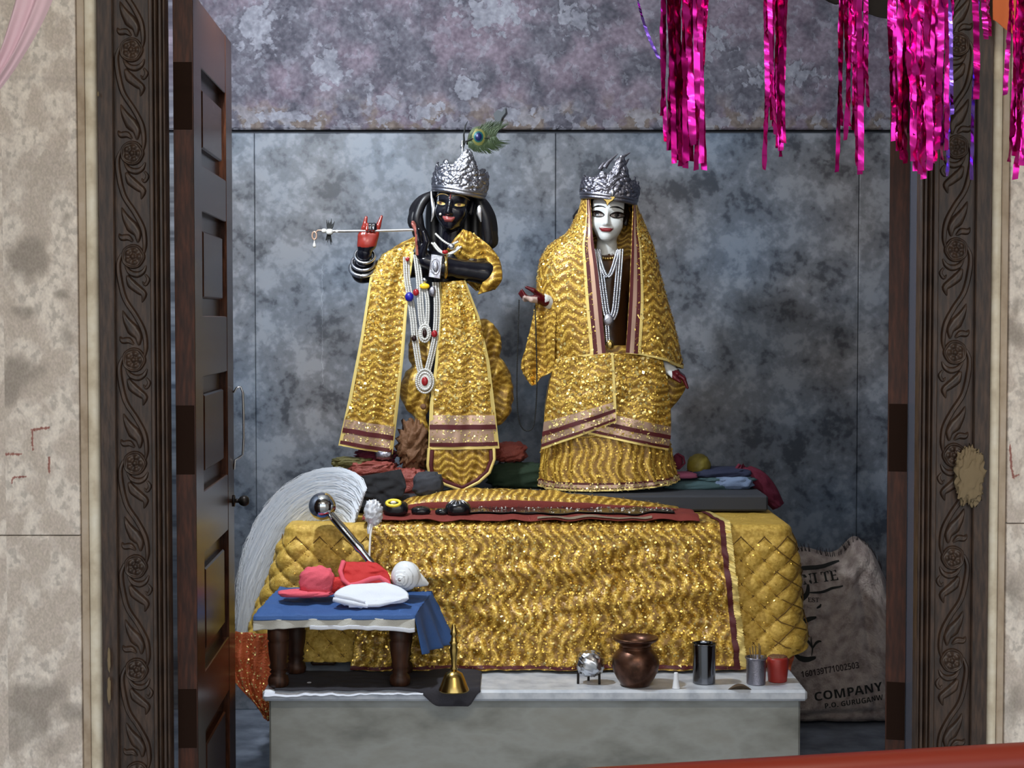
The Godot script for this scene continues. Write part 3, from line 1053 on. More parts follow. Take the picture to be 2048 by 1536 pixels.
func doors():
	var D := 2.585
	var k := D / FPX
	var frame := struct_node("trim_door_frame", Vector3(0, -0.002, -2.65))
	# shared carving meshes (pixel axes, rosette centre at the origin)
	var ros := MB.new()
	ros.ring_grid(40, 14, func(u: float, v: float) -> Vector3:
		var r := 25.0 * v + 0.05
		var th := TAU * u
		var pet := 0.5 + 0.5 * cos(th * 5.0)
		var h := 0.0
		if r < 6.0:
			h = 7.0 * sqrt(1.0 - r * r / 37.0) + 1.0
		elif r < 19.0:
			h = (2.5 + 5.0 * sin(PI * (r - 6.0) / 13.0)) * (0.45 + 0.55 * pet)
		else:
			h = 6.0 * sqrt(maxf(0.0, 1.0 - pow((r - 22.0) / 3.0, 2.0)))
		return Vector3(cos(th) * r * (0.93 + 0.07 * pet), sin(th) * r, h), true)
	var stem := relief([Vector2(-22, -6), Vector2(-29, 14), Vector2(-27, 45), Vector2(-17, 85), Vector2(4, 118), Vector2(20, 150), Vector2(24, 182), Vector2(20, 204)], [3.0, 5.0, 6.0, 6.0, 6.0, 6.0, 5.0, 2.0], 7.5)
	var cup := relief([Vector2(-16, 18), Vector2(-6, 32), Vector2(8, 36), Vector2(20, 30), Vector2(26, 18)], [2.0, 6.0, 7.0, 5.0, 1.5], 6.5)
	var leaf1 := relief([Vector2(-12, 38), Vector2(-4, 54), Vector2(10, 66), Vector2(21, 76), Vector2(17, 92)], [3.0, 10.0, 9.0, 7.0, 1.0], 7.0)
	var leaf2 := relief([Vector2(-22, 108), Vector2(-14, 128), Vector2(-2, 146), Vector2(9, 160), Vector2(10, 178)], [1.0, 8.0, 13.0, 9.0, 2.0], 7.0)
	var leaf3 := relief([Vector2(-28, 160), Vector2(-22, 168), Vector2(-10, 168), Vector2(0, 176)], [1.0, 7.0, 7.0, 2.0], 6.0)
	var curl := relief([Vector2(24, 36), Vector2(30, 46), Vector2(24, 56), Vector2(18, 50)], [2.0, 4.0, 4.0, 1.0], 5.5)
	var meshes := []
	for e in [["rosette", ros], ["scroll_stem", stem], ["cup_leaf", cup], ["carved_leaf", leaf1], ["carved_leaf", leaf2], ["carved_leaf", leaf3], ["carved_curl", curl]]:
		meshes.append([e[0], e[1].mesh(M["wood_carved"])])
	for sd in 2:
		var s := 1.0 if sd == 0 else -1.0
		# pixel columns from the stone to the opening
		var col := [199.0, 232.0, 301.0, 311.0, 320.0, 328.0, 336.0] if sd == 0 else [1981.0, 1948.0, 1876.0, 1864.0, 1854.0, 1846.0, 1838.0]
		var jx := []
		for c in col:
			jx.append(P(c, 768, D).x)
		var b := MB.new()
		b.box(Vector3(minf(jx[0], jx[6]) + 0.0005, 0, -2.613), Vector3(maxf(jx[0], jx[6]) - 0.0005, 1.6, -D - 0.009), 0.001)
		var jamb := part(b, "jamb", M["wood_carved"], frame)
		# plain outer band, beads and fillets
		var strip := func(i0: int, i1: int, out: float, called: String, bead: bool):
			var m := MB.new()
			var xa: float = jx[i0]; var xb: float = jx[i1]
			if bead:
				m.grid(8, 1, func(u: float, v: float) -> Vector3:
					return Vector3(lerpf(xa, xb, u), v * 1.6, -D - 0.0095 + out * sqrt(maxf(0.0, 1.0 - pow(2.0 * u - 1.0, 2.0))) + 0.0005))
			else:
				m.box(Vector3(minf(xa, xb) + 0.0004, 0, -D - 0.0095), Vector3(maxf(xa, xb) - 0.0004, 1.6, -D - 0.009 + out), 0.0015)
			part(m, called, M["wood_carved"], jamb)
		strip.call(0, 1, 0.010, "outer_band", false)
		strip.call(2, 3, 0.008, "moulding", false)
		strip.call(3, 4, 0.011, "moulding", true)
		strip.call(4, 5, 0.005, "moulding", false)
		strip.call(5, 6, 0.008, "moulding", true)
		# carved scroll
		var cx := P(266.0 if sd == 0 else 1912.0, 768, D).x
		var y0 := 98.0 if sd == 0 else 87.0
		var per := 207.3 if sd == 0 else 206.0
		for n in range(-1, 8):
			var cy := P(266, y0 + per * n, D).y
			var t := Transform3D(Basis(Vector3(k * s, 0, 0), Vector3(0, -k, 0), Vector3(0, 0, k)), Vector3(cx, cy, -D - 0.009))
			for e in meshes:
				if n == -1 and e[0] == "rosette":
					continue
				piece(e[1], e[0], jamb, t)
		if sd == 1:
			# lump of dried clay stuck on the carving, and the glossy inner reveal
			var mud := MB.new()
			mud.blob(Vector3(1938, 952, 6), Vector3(27, 54, 12), 0.85, 40, 24, func(d: Vector3) -> float: return 0.30 * n3(d.x * 3.0, d.y * 4.0, d.z * 3.0) + 0.14 * n3(d.x * 9.0, d.y * 9.0, d.z * 9.0))
			mud.xf(PX(D, 1938, 952))
			part(mud, "clay_patch", M["mud"], jamb, "lump of dry beige clay stuck over the carving")
		else:
			for e in [[221.0, 1318.0, 3.0, 22.0], [221.0, 1378.0, 3.5, 26.0], [199.5, 190.0, 1.6, 5.0]]:
				var chip := MB.new()
				chip.blob(Vector3(e[0], e[1], 12.5), Vector3(e[2], e[3], 1.5), 0.9, 14, 10, func(d: Vector3) -> float: return 0.35 * n3(d.x * 5.0, d.y * 5.0, e[1]))
				chip.xf(PX(D, e[0], e[1]))
				part(chip, "paint_chip", M["mud"], jamb)
	var hd := MB.new()
	hd.box(Vector3(P(199, 0, D).x, 1.6, -2.74), Vector3(P(1981, 0, D).x, 1.66, -D), 0.004)
	part(hd, "lintel", M["wood_carved"], frame)
	hd = MB.new()
	hd.box(Vector3(P(340, 0, D).x, 1.535, -2.74), Vector3(P(1842, 0, D).x, 1.6, -D - 0.012), 0.004)
	part(hd, "head_moulding", M["wood_carved"], frame)
	# grey-painted rebate strip on the right jamb
	var rb := MB.new()
	rb.box(Vector3(P(1840, 768, 2.592).x, 0, -2.668), Vector3(P(1860, 768, 2.592).x, 1.535, -2.5945), 0.003)
	part(rb, "rebate", M["rebate"] if M.has("rebate") else rebate_mat(), frame, "grey painted inner strip of the door frame")
	# ---- leaves
	leaf("door_1", Vector3(P(391, 768, 2.625).x, 0, -2.625), Vector3(P(467, 768, 3.10).x, 0, -3.10), -1.0)
	leaf("door_2", Vector3(P(1776, 768, 2.68).x, 0, -2.68), Vector3(P(1776, 768, 2.68).x + 0.125, 0, -3.14), 1.0)

func rebate_mat() -> StandardMaterial3D:
	return mat("rebate", c8(86, 88, 98), 0.25)

func leaf(called: String, hinge: Vector3, far: Vector3, out: float):
	# local axes: x along the leaf from the hinge, y up, z out of the face that looks into the doorway
	var ax := (far - hinge)
	var L := ax.length()
	ax = ax.normalized()
	var nz := Vector3.UP.cross(ax) * 1.0
	if nz.x * out > 0:
		nz = -nz
	var t := Transform3D(Basis(ax, Vector3.UP, nz), hinge)
	var o := struct_node(called, hinge)
	var th := 0.031
	var b := MB.new()
	b.box(Vector3(0, 0.012, -th), Vector3(0.085, 1.469, 0), 0.0015, t)
	part(b, "hinge_stile", M["wood_door"], o)
	b = MB.new(); b.box(Vector3(L - 0.085, 0.012, -th), Vector3(L, 1.469, 0), 0.0015, t)
	var st := part(b, "lock_stile", M["wood_door"], o)
	var rails := [[0.012, 0.09], [0.270, 0.370], [0.566, 0.669], [0.857, 0.958], [1.129, 1.205], [1.362, 1.469]]
	for r in rails:
		b = MB.new(); b.box(Vector3(0.0855, r[0], -th), Vector3(L - 0.0855, r[1], -0.0005), 0.0015, t)
		part(b, "rail", M["wood_door"], o)
	for i in rails.size() - 1:
		var y0: float = rails[i][1]; var y1: float = rails[i + 1][0]
		b = MB.new(); b.box(Vector3(0.0855, y0, -th * 0.7), Vector3(L - 0.0855, y1, -th * 0.42), 0.0, t)
		var pn := part(b, "panel", M["wood_door"], o)
		b = MB.new(); b.box(Vector3(0.12, y0 + 0.03, -th * 0.5), Vector3(L - 0.12, y1 - 0.03, -0.003), 0.008, t)
		part(b, "raised_field", M["wood_door"], pn)
	# paler hinge edge and the dark hinge plates let into it
	b = MB.new(); b.box(Vector3(-0.001, 0.012, -th - 0.0005), Vector3(0.0002, 1.469, -0.0005), 0.0, t)
	var ed := part(b, "hinge_edge", M["wood_edge"], o)
	for yy in [[1.252, 1.358], [0.705, 0.815], [0.265, 0.36]]:
		b = MB.new(); b.box(Vector3(-0.0022, yy[0], -th), Vector3(-0.0008, yy[1], -0.002), 0.0004, t)
		part(b, "hinge_plate", M["wood_patch"], ed)
	if called == "door_1":
		# bent wire handle and the small round knob at the free edge
		b = MB.new()
		var hp := []
		for e in [[0.0, 0.815], [0.006, 0.824], [0.013, 0.826], [0.017, 0.815], [0.018, 0.77], [0.018, 0.73], [0.016, 0.698], [0.008, 0.692], [0.002, 0.688], [0.0, 0.67]]:
			hp.append(t * Vector3(L - 0.006, e[1], e[0] + 0.001))
		b.tube(hp, 0.0021, 8)
		part(b, "wire_handle", M["steel"], st)
		b = MB.new()
		b.lathe([[0.0, 0.030], [0.006, 0.029], [0.010, 0.024], [0.0105, 0.019], [0.008, 0.013], [0.004, 0.010], [0.004, 0.004], [0.011, 0.003], [0.011, 0.0]], Transform3D(Basis(ax, nz, ax.cross(nz)), t * Vector3(L - 0.014, 0.612, 0.0)), 20)
		part(b, "knob", M["iron"], st)

# ==================================================================== cloth helpers
# rows of [xl, yl, xr, yr, f] in pixel axes -> a surface (u across, v down), smoothly through the rows
func pan(rows: Array, folds = null) -> Callable:
	var n := rows.size()
	return func(u: float, v: float) -> Vector3:
		var s := clampf(v, 0.0, 1.0) * (n - 1)
		var i := mini(int(s), n - 2)
		var t := s - i
		var r := [0.0, 0.0, 0.0, 0.0, 0.0]
		for k in 5:
			r[k] = cubic_interpolate(rows[i][k], rows[i + 1][k], rows[maxi(i - 1, 0)][k], rows[mini(i + 2, n - 1)][k], t)
		var f: float = r[4]
		var x := lerpf(r[0], r[2], u)
		var y := lerpf(r[1], r[3], u)
		if folds != null:
			f += folds.call(u, v, x, y)
		return Vector3(x, y, f)

# a strip of a surface, lifted off it
func sub(f: Callable, u0: float, u1: float, v0: float, v1: float, lift := 0.0) -> Callable:
	return func(u: float, v: float) -> Vector3:
		var a := lerpf(u0, u1, u)
		var b := lerpf(v0, v1, v)
		var p: Vector3 = f.call(a, b)
		if lift != 0.0:
			var e := 0.004
			var du: Vector3 = f.call(a + e, b) - f.call(a - e, b)
			var dv: Vector3 = f.call(a, minf(b + e, 1.0)) - f.call(a, maxf(b - e, 0.0))
			p += du.cross(dv).normalized() * lift
		return p

# thousands of tiny tilted metal flakes sewn on a surface
func flakes(f: Callable, count: int, size: float, tilt: float, u0 := 0.0, u1 := 1.0, v0 := 0.0, v1 := 1.0, lift := 0.6) -> MB:
	var b := MB.new()
	for i in count:
		var u := rng.randf_range(u0, u1)
		var v := rng.randf_range(v0, v1)
		var e := 0.004
		var p: Vector3 = f.call(u, v)
		var du: Vector3 = f.call(minf(u + e, 1.0), v) - f.call(maxf(u - e, 0.0), v)
		var dv: Vector3 = f.call(u, minf(v + e, 1.0)) - f.call(u, maxf(v - e, 0.0))
		var n := du.cross(dv).normalized()
		if n.length() < 0.5:
			continue
		var a := n.cross(Vector3(0.3, 0.9, 0.2)).normalized()
		var c := n.cross(a)
		n = (n + a * rng.randfn(0, tilt) + c * rng.randfn(0, tilt)).normalized()
		a = n.cross(c).normalized()
		c = n.cross(a)
		var s := size * rng.randf_range(0.6, 1.25)
		var an := rng.randf() * TAU
		var d1 := (a * cos(an) + c * sin(an)) * s
		var d2 := (c * cos(an) - a * sin(an)) * s * rng.randf_range(0.7, 1.0)
		p += n * (lift + signf(lift) * s * tilt * 0.6)
		b.quad(b.put(p - d1), b.put(p - d2 * 0.9), b.put(p + d1), b.put(p + d2 * 0.9))
	return b

func stuff(mi: MeshInstance3D, label := ""):
	mi.set_meta("kind", "stuff")
	if label:
		mi.set_meta("label", label)

# ==================================================================== platform, bench, draped cloths
var bench_top := 0.0
var plat_y := 0.0

func furniture():
	plat_y = P(1100, 1380, 3.035).y
	var xl := P(538, 1450, 3.06).x
	var xr := P(1601, 1450, 3.06).x
	var base := thing("stone_platform", "pale grey marble platform with a projecting top slab under the draped bench", "platform", Vector3((xl + xr) / 2, 0, -3.4))
	var b := MB.new()
	b.box(Vector3(xl, 0, -3.9), Vector3(xr, plat_y - 0.021, -3.06), 0.004)
	for i in b.v.size():
		b.uv[i] = Vector2(b.v[i].x * 0.9 + b.v[i].z, b.v[i].y * 1.8)
	part(b, "body", M["platform_stone"], base)
	b = MB.new()
	b.box(Vector3(xl - 0.008, plat_y - 0.0208, -3.9), Vector3(xr + 0.008, plat_y, -3.032), 0.005)
	part(b, "top_slab", M["ledge_stone"], base, "white marble top slab")
	# ---- the wooden bench under the cloths
	bench_top = P(1000, 1043, 3.225).y - 0.012
	var cx := 0.05
	var hx := 0.485
	var bt := thing("low_bench", "low wooden bench hidden under yellow cloths on the marble platform", "bench", Vector3(cx, plat_y, -3.53))
	b = MB.new()
	b.box(Vector3(cx - hx, bench_top - 0.04, -3.82), Vector3(cx + hx, bench_top, -3.245), 0.006)
	part(b, "seat_board", M["wood_stool"], bt)
	for sx in [-1.0, 1.0]:
		for z in [-3.79, -3.275]:
			b = MB.new()
			b.box(Vector3(cx + sx * (hx - 0.06) - 0.025, plat_y, z - 0.025), Vector3(cx + sx * (hx - 0.06) + 0.025, bench_top - 0.04, z + 0.025), 0.004)
			part(b, "leg", M["wood_stool"], bt)
	# ---- quilted yellow cloth over the whole bench
	var qf := func(u: float, v: float) -> Vector3: return quilt_pos(u, v)
	var q := thing("quilted_cloth", "yellow diamond quilted cloth covering the sides of the bench", "cloth", Vector3(cx, plat_y, -3.5))
	b = MB.new()
	b.grid(640, 130, qf, func(u: float, v: float) -> Vector2: return Vector2(u * 26.0, v * 5.0), 0.0018)
	part(b, "cloth", M["quilt"], q)
	b = flakes(qf, 2600, 0.0021, 0.32, 0.0, 1.0, 0.42, 0.98, -0.001)
	stuff(part(b, "sequins", M["sequin"], q), "tiny gold sequins")
	# quilting stitches along the diamonds
	b = MB.new()
	for sg in [-1.0, 1.0]:
		for n in 64:
			var pts := []
			for j in 15:
				var h := 0.022 + j * 0.0168
				var s: float = n * 0.046 - 0.276 - sg * h
				if s < 0.30 or s > 2.0:
					continue
				pts.append(quilt_at(s, h))
			if pts.size() > 2:
				b.tube(pts, 0.0011, 5)
	stuff(part(b, "stitching", M["thread"], q), "brown quilting stitches in crossing lines")
	# ---- wavy gold cloth hanging over the front
	var gf := func(u: float, v: float) -> Vector3: return front_pos(u, v)
	var g := thing("gold_cloth", "glittering gold cloth with a wavy weave hanging over the front of the bench", "cloth", Vector3(0.05, plat_y, -3.2))
	b = MB.new()
	b.grid(220, 120, gf, func(u: float, v: float) -> Vector2: return Vector2(v * 0.47 / 0.31, (u * 0.76 + 0.022 * sin(v * 7.0)) / 0.31), 0.002)
	part(b, "cloth", M["gold_wave"], g)
	b = flakes(gf, 5200, 0.0026, 0.30, 0.0, 0.97, 0.30, 0.99, -0.0015)
	stuff(part(b, "sequins", M["sequin"], g), "tiny gold sequins")
	b = flakes(gf, 900, 0.0030, 0.30, 0.0, 0.97, 0.30, 0.99, -0.0015)
	stuff(part(b, "pale_sequins", M["sequin_pale"], g), "tiny pale gold sequins")
	b = MB.new()
	b.grid(3, 90, sub(gf, 0.975, 0.99, 0.02, 1.0, -0.0022))
	part(b, "maroon_edging", M["trim_maroon"], g, "maroon ribbon down the edge")
	b = MB.new()
	b.grid(3, 220, sub(gf, 0.99, 1.006, 0.02, 1.0, -0.0026))
	for i in b.v.size():
		b.v[i] += Vector3(0.0012 * sin(i * 2.4), 0, 0.001 * sin(i * 1.3))
	part(b, "gold_edging", M["trim_gold"], g, "beaded gold lace edging")
	b = MB.new()
	b.grid(120, 3, sub(gf, 0.0, 1.0, 0.982, 0.996, -0.002))
	part(b, "hem", M["trim_maroon"], g, "dark maroon hem")
	# ---- orange glittering cloth under the quilt, its corner showing at both ends
	var of := thing("orange_cloth", "orange glittering cloth corner hanging below the quilt beside the platform and open door", "cloth", P(510, 1440, 3.2), "orange cloth ends under the quilt")
	var T := PX(3.17, 510, 1360)
	var pf := pan([[440, 1262, 560, 1270, -10], [446, 1310, 556, 1340, 0], [470, 1360, 545, 1392, 6], [508, 1405, 541, 1420, 4], [528, 1436, 540, 1446, 0]], func(u: float, v: float, _x: float, _y: float) -> float: return 5.0 * sin(u * 22.0 + v * 5.0) + 3.0 * n3(u * 7.0, v * 5.0))
	b = MB.new()
	b.grid(40, 30, pf, null, -1.5)
	part(b.xf(T), "cloth", M["orange_cloth"], of)
	b = flakes(pf, 380, 2.2, 0.3)
	stuff(part(b.xf(T), "sequins", M["sequin_pale"], of))
	of = thing("orange_cloth", "orange cloth end hanging below the quilt beside the jute sack", "cloth", P(1550, 1358, 3.22), "orange cloth ends under the quilt")
	T = PX(3.235, 1540, 1310)
	pf = pan([[1480, 1240, 1592, 1240, -8], [1482, 1290, 1596, 1285, 2], [1486, 1325, 1588, 1312, 3], [1490, 1362, 1580, 1352, 0]], func(u: float, v: float, _x: float, _y: float) -> float: return 4.0 * sin(v * 26.0 + u * 2.0) * sstep(0.2, 0.6, v) + 2.0 * n3(u * 6.0, v * 6.0))
	b = MB.new()
	b.grid(30, 40, pf, null, -1.5)
	part(b.xf(T), "cloth", M["orange_cloth"], of)
	# ---- pedestal board behind, on the bench
	var py := P(1200, 990, 3.44).y
	b = MB.new()
	b.box(Vector3(P(640, 990, 3.44).x, bench_top + 0.0085, -3.80), Vector3(P(1535, 990, 3.44).x, py, -3.43), 0.004)
	solo(b, "statue_board", M["dark_board"], "dark grey board on the bench that both statues stand on", "board")
	# ---- red runner along the front edge of the bench top
	var rn := thing("red_runner", "dark red cloth strip with a black beaded band along the top of the bench", "runner", P(1060, 1045, 3.24))
	var rf := func(u: float, v: float) -> Vector3:
		var x := lerpf(P(725, 1040, 3.24).x, P(1398, 1040, 3.24).x, u)
		var z := lerpf(-3.405, -3.228, v)
		return Vector3(x, bench_top + 0.0185 + 0.003 * sstep(0.0, 0.6, v) + 0.0035 * n3(u * 14.0, v * 3.0) - 0.006 * sstep(0.9, 1.0, v), z)
	b = MB.new()
	b.grid(110, 14, rf, null, 0.002)
	part(b, "cloth", M["runner_red"], rn)
	b = MB.new()
	b.grid(90, 5, sub(rf, 0.30, 0.93, 0.30, 0.84, -0.0045), null, 0.002)
	part(b, "beaded_band", M["bead_black"], rn, "black band sewn with tiny white beads")
	b = flakes(sub(rf, 0.30, 0.93, 0.30, 0.84, -0.006), 260, 0.0022, 0.6, 0.0, 1.0, 0.0, 1.0, 0.0)
	stuff(part(b, "beads", M["pearl"], rn))
	b = MB.new()
	b.grid(40, 3, sub(rf, 0.52, 0.86, 0.95, 1.0, -0.003))
	part(b, "grey_binding", M["binding"], rn)
	# ---- low yellow cushion behind the runner
	var hump := func(px: float) -> float:
		var t := clampf((px - 795.0) / 560.0, 0.0, 1.0)
		return 44.0 * pow(sin(PI * pow(t, 0.62)), 0.8)
	b = MB.new()
	var k := 3.4 / FPX
	var hf := func(u: float, v: float) -> Vector3:
		var px := lerpf(795.0, 1358.0, u)
		var an := v * PI
		var h: float = hump.call(px) * k * (0.9 + 0.1 * n3(u * 9.0, v * 3.0))
		return Vector3(P(px, 1000, 3.40).x, bench_top + 0.0185 + h * pow(sin(an), 0.7), -3.40 + 0.042 * cos(an) - 0.0)
	b.grid(90, 18, hf, func(u: float, v: float) -> Vector2: return Vector2(v * 0.45, u * 2.6))
	var cu := thing("yellow_cushion", "low yellow cushion with a wavy weave lying across the bench at the statues' feet", "cushion", P(1060, 1005, 3.40))
	part(b, "cushion", M["gold_wave"], cu)
	b = MB.new()
	b.grid(70, 8, sub(hf, 0.0, 0.99, 0.02, 0.11, 0.003))
	part(b, "red_border", M["runner_red"], cu, "red border along the front of the cushion")
	b = flakes(hf, 160, 0.0022, 0.3, 0.05, 0.95, 0.1, 0.8, 0.002)
	stuff(part(b, "sequins", M["sequin_pale"], cu))

# point on the hanging part of the quilt: s along its rim, h below its top, lifted a little off the cloth
func quilt_at(s: float, h: float) -> Vector3:
	var tot := 2.0 * (0.608 - 0.035) + (1.008 - 0.07) + PI * 0.035
	var top := bench_top + 0.004
	var w := clampf((h - 0.016) / (top - 0.016 - maxf(0.283, plat_y + 0.004)), 0.0, 1.0)
	var u := s / tot
	var v := 0.30 + 0.70 * (0.1 + 0.9 * w)
	var p := quilt_pos(u, v)
	var du := quilt_pos(u + 0.002, v) - quilt_pos(u - 0.002, v)
	return p + Vector3(-du.z, 0, du.x).normalized() * 0.0026

# tablecloth over the bench: u runs round from the back left corner to the back right one, v from the top centre to the hem
func quilt_pos(u: float, v: float) -> Vector3:
	var x0 := -0.452; var x1 := 0.556
	var zf := -3.232; var zb := -3.84
	var rad := 0.035
	var ls := zf - zb - rad
	var lf := x1 - x0 - 2.0 * rad
	var lc := PI / 2 * rad
	var tot := 2.0 * ls + lf + 2.0 * lc
	var s := u * tot
	var p := Vector2(); var n := Vector2()
	var left := 0.0
	var right := 0.0
	if s < ls:
		p = Vector2(x0, zb + s); n = Vector2(-1, 0); left = 1.0
	elif s < ls + lc:
		var a := (s - ls) / rad
		n = Vector2(-cos(a), sin(a)); p = Vector2(x0 + rad, zf - rad) + n * rad; left = 1.0 - a / (PI / 2)
	elif s < ls + lc + lf:
		p = Vector2(x0 + rad + s - ls - lc, zf); n = Vector2(0, 1)
	elif s < ls + 2.0 * lc + lf:
		var a := (s - ls - lc - lf) / rad
		n = Vector2(sin(a), cos(a)); p = Vector2(x1 - rad, zf - rad) + n * rad; right = a / (PI / 2)
	else:
		p = Vector2(x1, zf - rad - (s - ls - 2.0 * lc - lf)); n = Vector2(1, 0); right = 1.0
	var top := bench_top + 0.004
	if v < 0.30:                                   # flat on top
		var c := Vector2(0.05, -3.55)
		var q := c.lerp(p - n * 0.016, v / 0.30)
		return Vector3(q.x, top + 0.0012 * n3(q.x * 40.0, q.y * 40.0), q.y)
	var t := (v - 0.30) / 0.70
	var edge := 0.016
	var y: float
	var o: float
	if t < 0.1:
		var a := t / 0.1 * PI / 2
		o = -edge + edge * sin(a); y = top - edge + edge * cos(a)
	else:
		var w := (t - 0.1) / 0.9
		var hem := lerpf(0.283, 0.283, left) + 0.028 * right
		hem = maxf(hem, plat_y + 0.004)
		y = lerpf(top - edge, hem, w)
		o = (0.020 + 0.062 * left) * pow(w, 1.15) + 0.004 * right * sin(w * 3.0)
		# quilting: raised diamonds
		var d1 := (s + (top - y)) / 0.046
		var d2 := (s - (top - y)) / 0.046
		o += 0.0105 * pow(absf(sin(PI * d1) * sin(PI * d2)), 0.33) * sstep(0.02, 0.12, w)
		o += 0.007 * w * n3(s * 9.0, w * 2.5) + 0.006 * left * sin(s * 60.0) * w
	return Vector3(p.x + n.x * o, y, p.y + n.y * o)

func front_pos(u: float, v: float) -> Vector3:
	var top := bench_top + 0.0085
	var zf := -3.222
	var y := 0.0; var z := 0.0
	var e := 0.02
	var xa := P(742, 1045, 3.22).x; var xb := P(1458, 1045, 3.22).x
	var xc := P(700, 1350, 3.18).x; var xd := P(1489, 1350, 3.18).x
	if v < 0.32:
		var t := v / 0.32
		z = lerpf(-3.415, zf - e, t); y = top
		y += 0.002 * n3(u * 20.0, t * 3.0)
		# the far end of the cloth pulls back on the right
		return Vector3(lerpf(xa, xb, u) - 0.02 * u * (1.0 - t), y, z)
	if v < 0.40:
		var a := (v - 0.32) / 0.08 * PI / 2
		return Vector3(lerpf(xa, xb, u), top - e + e * cos(a) + 0.002 * n3(u * 20.0, 3.0), zf - e + e * sin(a))
	var w := (v - 0.40) / 0.60
	y = lerpf(top - e, plat_y + 0.006, w)
	var big := 0.010 * n3(u * 5.0 + w * 1.5, w * 3.2 - u * 2.0, 2.0) + 0.007 * n3(u * 13.0 - w * 4.0, w * 7.0 + u * 3.0, 6.0) + 0.0035 * n3(u * 40.0, w * 16.0, 1.0)
	# drooping diagonal creases from the left
	var cr := w - 0.36 - 0.10 * u + 0.16 * sin(u * 2.6)
	big += 0.010 * exp(-cr * cr * 700.0) * sstep(0.75, 0.2, u)
	var cr2 := w - 0.55 + 0.35 * (u - 0.5)
	big += 0.007 * exp(-cr2 * cr2 * 500.0) * sstep(0.2, 0.6, u)
	var fold := minf(w * 6.0, 1.0)
	z = zf + 0.032 * pow(w, 1.2) + 0.010 + big * fold
	return Vector3(lerpf(lerpf(xa, xc, w), lerpf(xb, xd, w), u), y, z)

# ==================================================================== statues
const SD := 3.55      # depth of the statues

func face_field() -> Field:
	# head in its own axes: pixels, y up, z forward; eyes at y = -8
	var f := Field.new()
	f.ball(Vector3(0, 14, -6), Vector3(38, 48, 45), 6.0)
	f.ball(Vector3(0, -20, 9), Vector3(31, 41, 31), 12.0)
	f.ball(Vector3(0, -51, 27), Vector3(10, 9, 9), 12.0)
	f.ball(Vector3(16, -25, 22), Vector3(13, 12, 12), 12.0)
	f.ball(Vector3(-16, -25, 22), Vector3(13, 12, 12), 12.0)
	f.ball(Vector3(18, -9, 42), Vector3(11, 5, 7), 8.0, true)
	f.ball(Vector3(-18, -9, 42), Vector3(11, 5, 7), 8.0, true)
	f.bone(Vector3(0, -2, 38), Vector3(0, -26, 46), 3.2, 4.6, 5.0)
	f.bone(Vector3(-4.5, -28, 41), Vector3(4.5, -28, 41), 3.4, 3.4, 3.0)
	f.ball(Vector3(0, -37.0, 38.2), Vector3(13.0, 2.2, 4.2), 2.5)
	f.ball(Vector3(0, -40.6, 38.0), Vector3(10.0, 2.4, 4.2), 2.0)
	f.bone(Vector3(0, -40, -8), Vector3(0, -105, -10), 19.0, 21.0, 10.0)
	f.bone(Vector3(37, -2, -4), Vector3(36, -24, -2), 6.0, 4.0, 4.0)
	f.bone(Vector3(-37, -2, -4), Vector3(-36, -24, -2), 6.0, 4.0, 4.0)
	return f

func face_z(f: Field, x: float, y: float) -> float:
	var z := 75.0
	while z > 0.0 and f.d(Vector3(x, y, z)) > 0.0:
		z -= 0.8
	return z

func head_axes(c: Vector3, yaw: float, roll: float, pitch: float) -> Transform3D:
	# yaw > 0 turns the face to the viewer's left, roll > 0 lowers its right side
	var b := Basis(Vector3(0, 0, 1), -roll) * Basis(Vector3(0, 1, 0), -yaw) * Basis(Vector3(1, 0, 0), pitch)
	return Transform3D(Basis(Vector3(1, 0, 0), Vector3(0, -1, 0), Vector3(0, 0, 1)) * b, c)

func eye_patch(b: MB, f: Field, cx: float, cy: float, L: float, H: float, slant: float, white: Color, iris: Color, line: Color, look: float):
	b.grid(28, 14, func(u: float, v: float) -> Vector3:
		var a := u * 2.0 - 1.0
		var h := H * pow(maxf(0.0, 1.0 - a * a), 0.75) + 0.9
		var x := cx + a * L
		var y := cy + slant * a * signf(cx) + (v * 2.0 - 1.0) * h * (1.0 if v > 0.5 else 0.8)
		return Vector3(x, y, face_z(f, x, y) + 1.2 + 1.6 * maxf(0.0, 1.0 - a * a)), null, 0.0,
		func(u: float, v: float) -> Color:
			var a := u * 2.0 - 1.0
			var w := v * 2.0 - 1.0
			if absf(a) > 0.84 or w > 0.42 or w < -0.66:
				return line
			var hh := H * pow(maxf(0.0, 1.0 - a * a), 0.75) + 0.9
			var r := Vector2(a * L - look, w * hh).length()
			if r < H * 0.32:
				return line
			return iris if r < H * 0.72 else white)

func brow(b: MB, f: Field, cx: float, cy: float, L: float, rise: float, r: float, col: Color):
	var pts := []
	var rad := []
	for i in 13:
		var a := i / 6.0 - 1.0
		var x := cx + a * L
		var y := cy + rise * (1.0 - a * a) + 2.0 * a * signf(cx) * -1.0
		pts.append(Vector3(x, y, face_z(f, x, y) + 0.4))
		rad.append(r * (0.35 + 0.65 * (1.0 - absf(a))))
	b.tube(pts, rad, 6, 1.0, true, col)
	b.colored = true

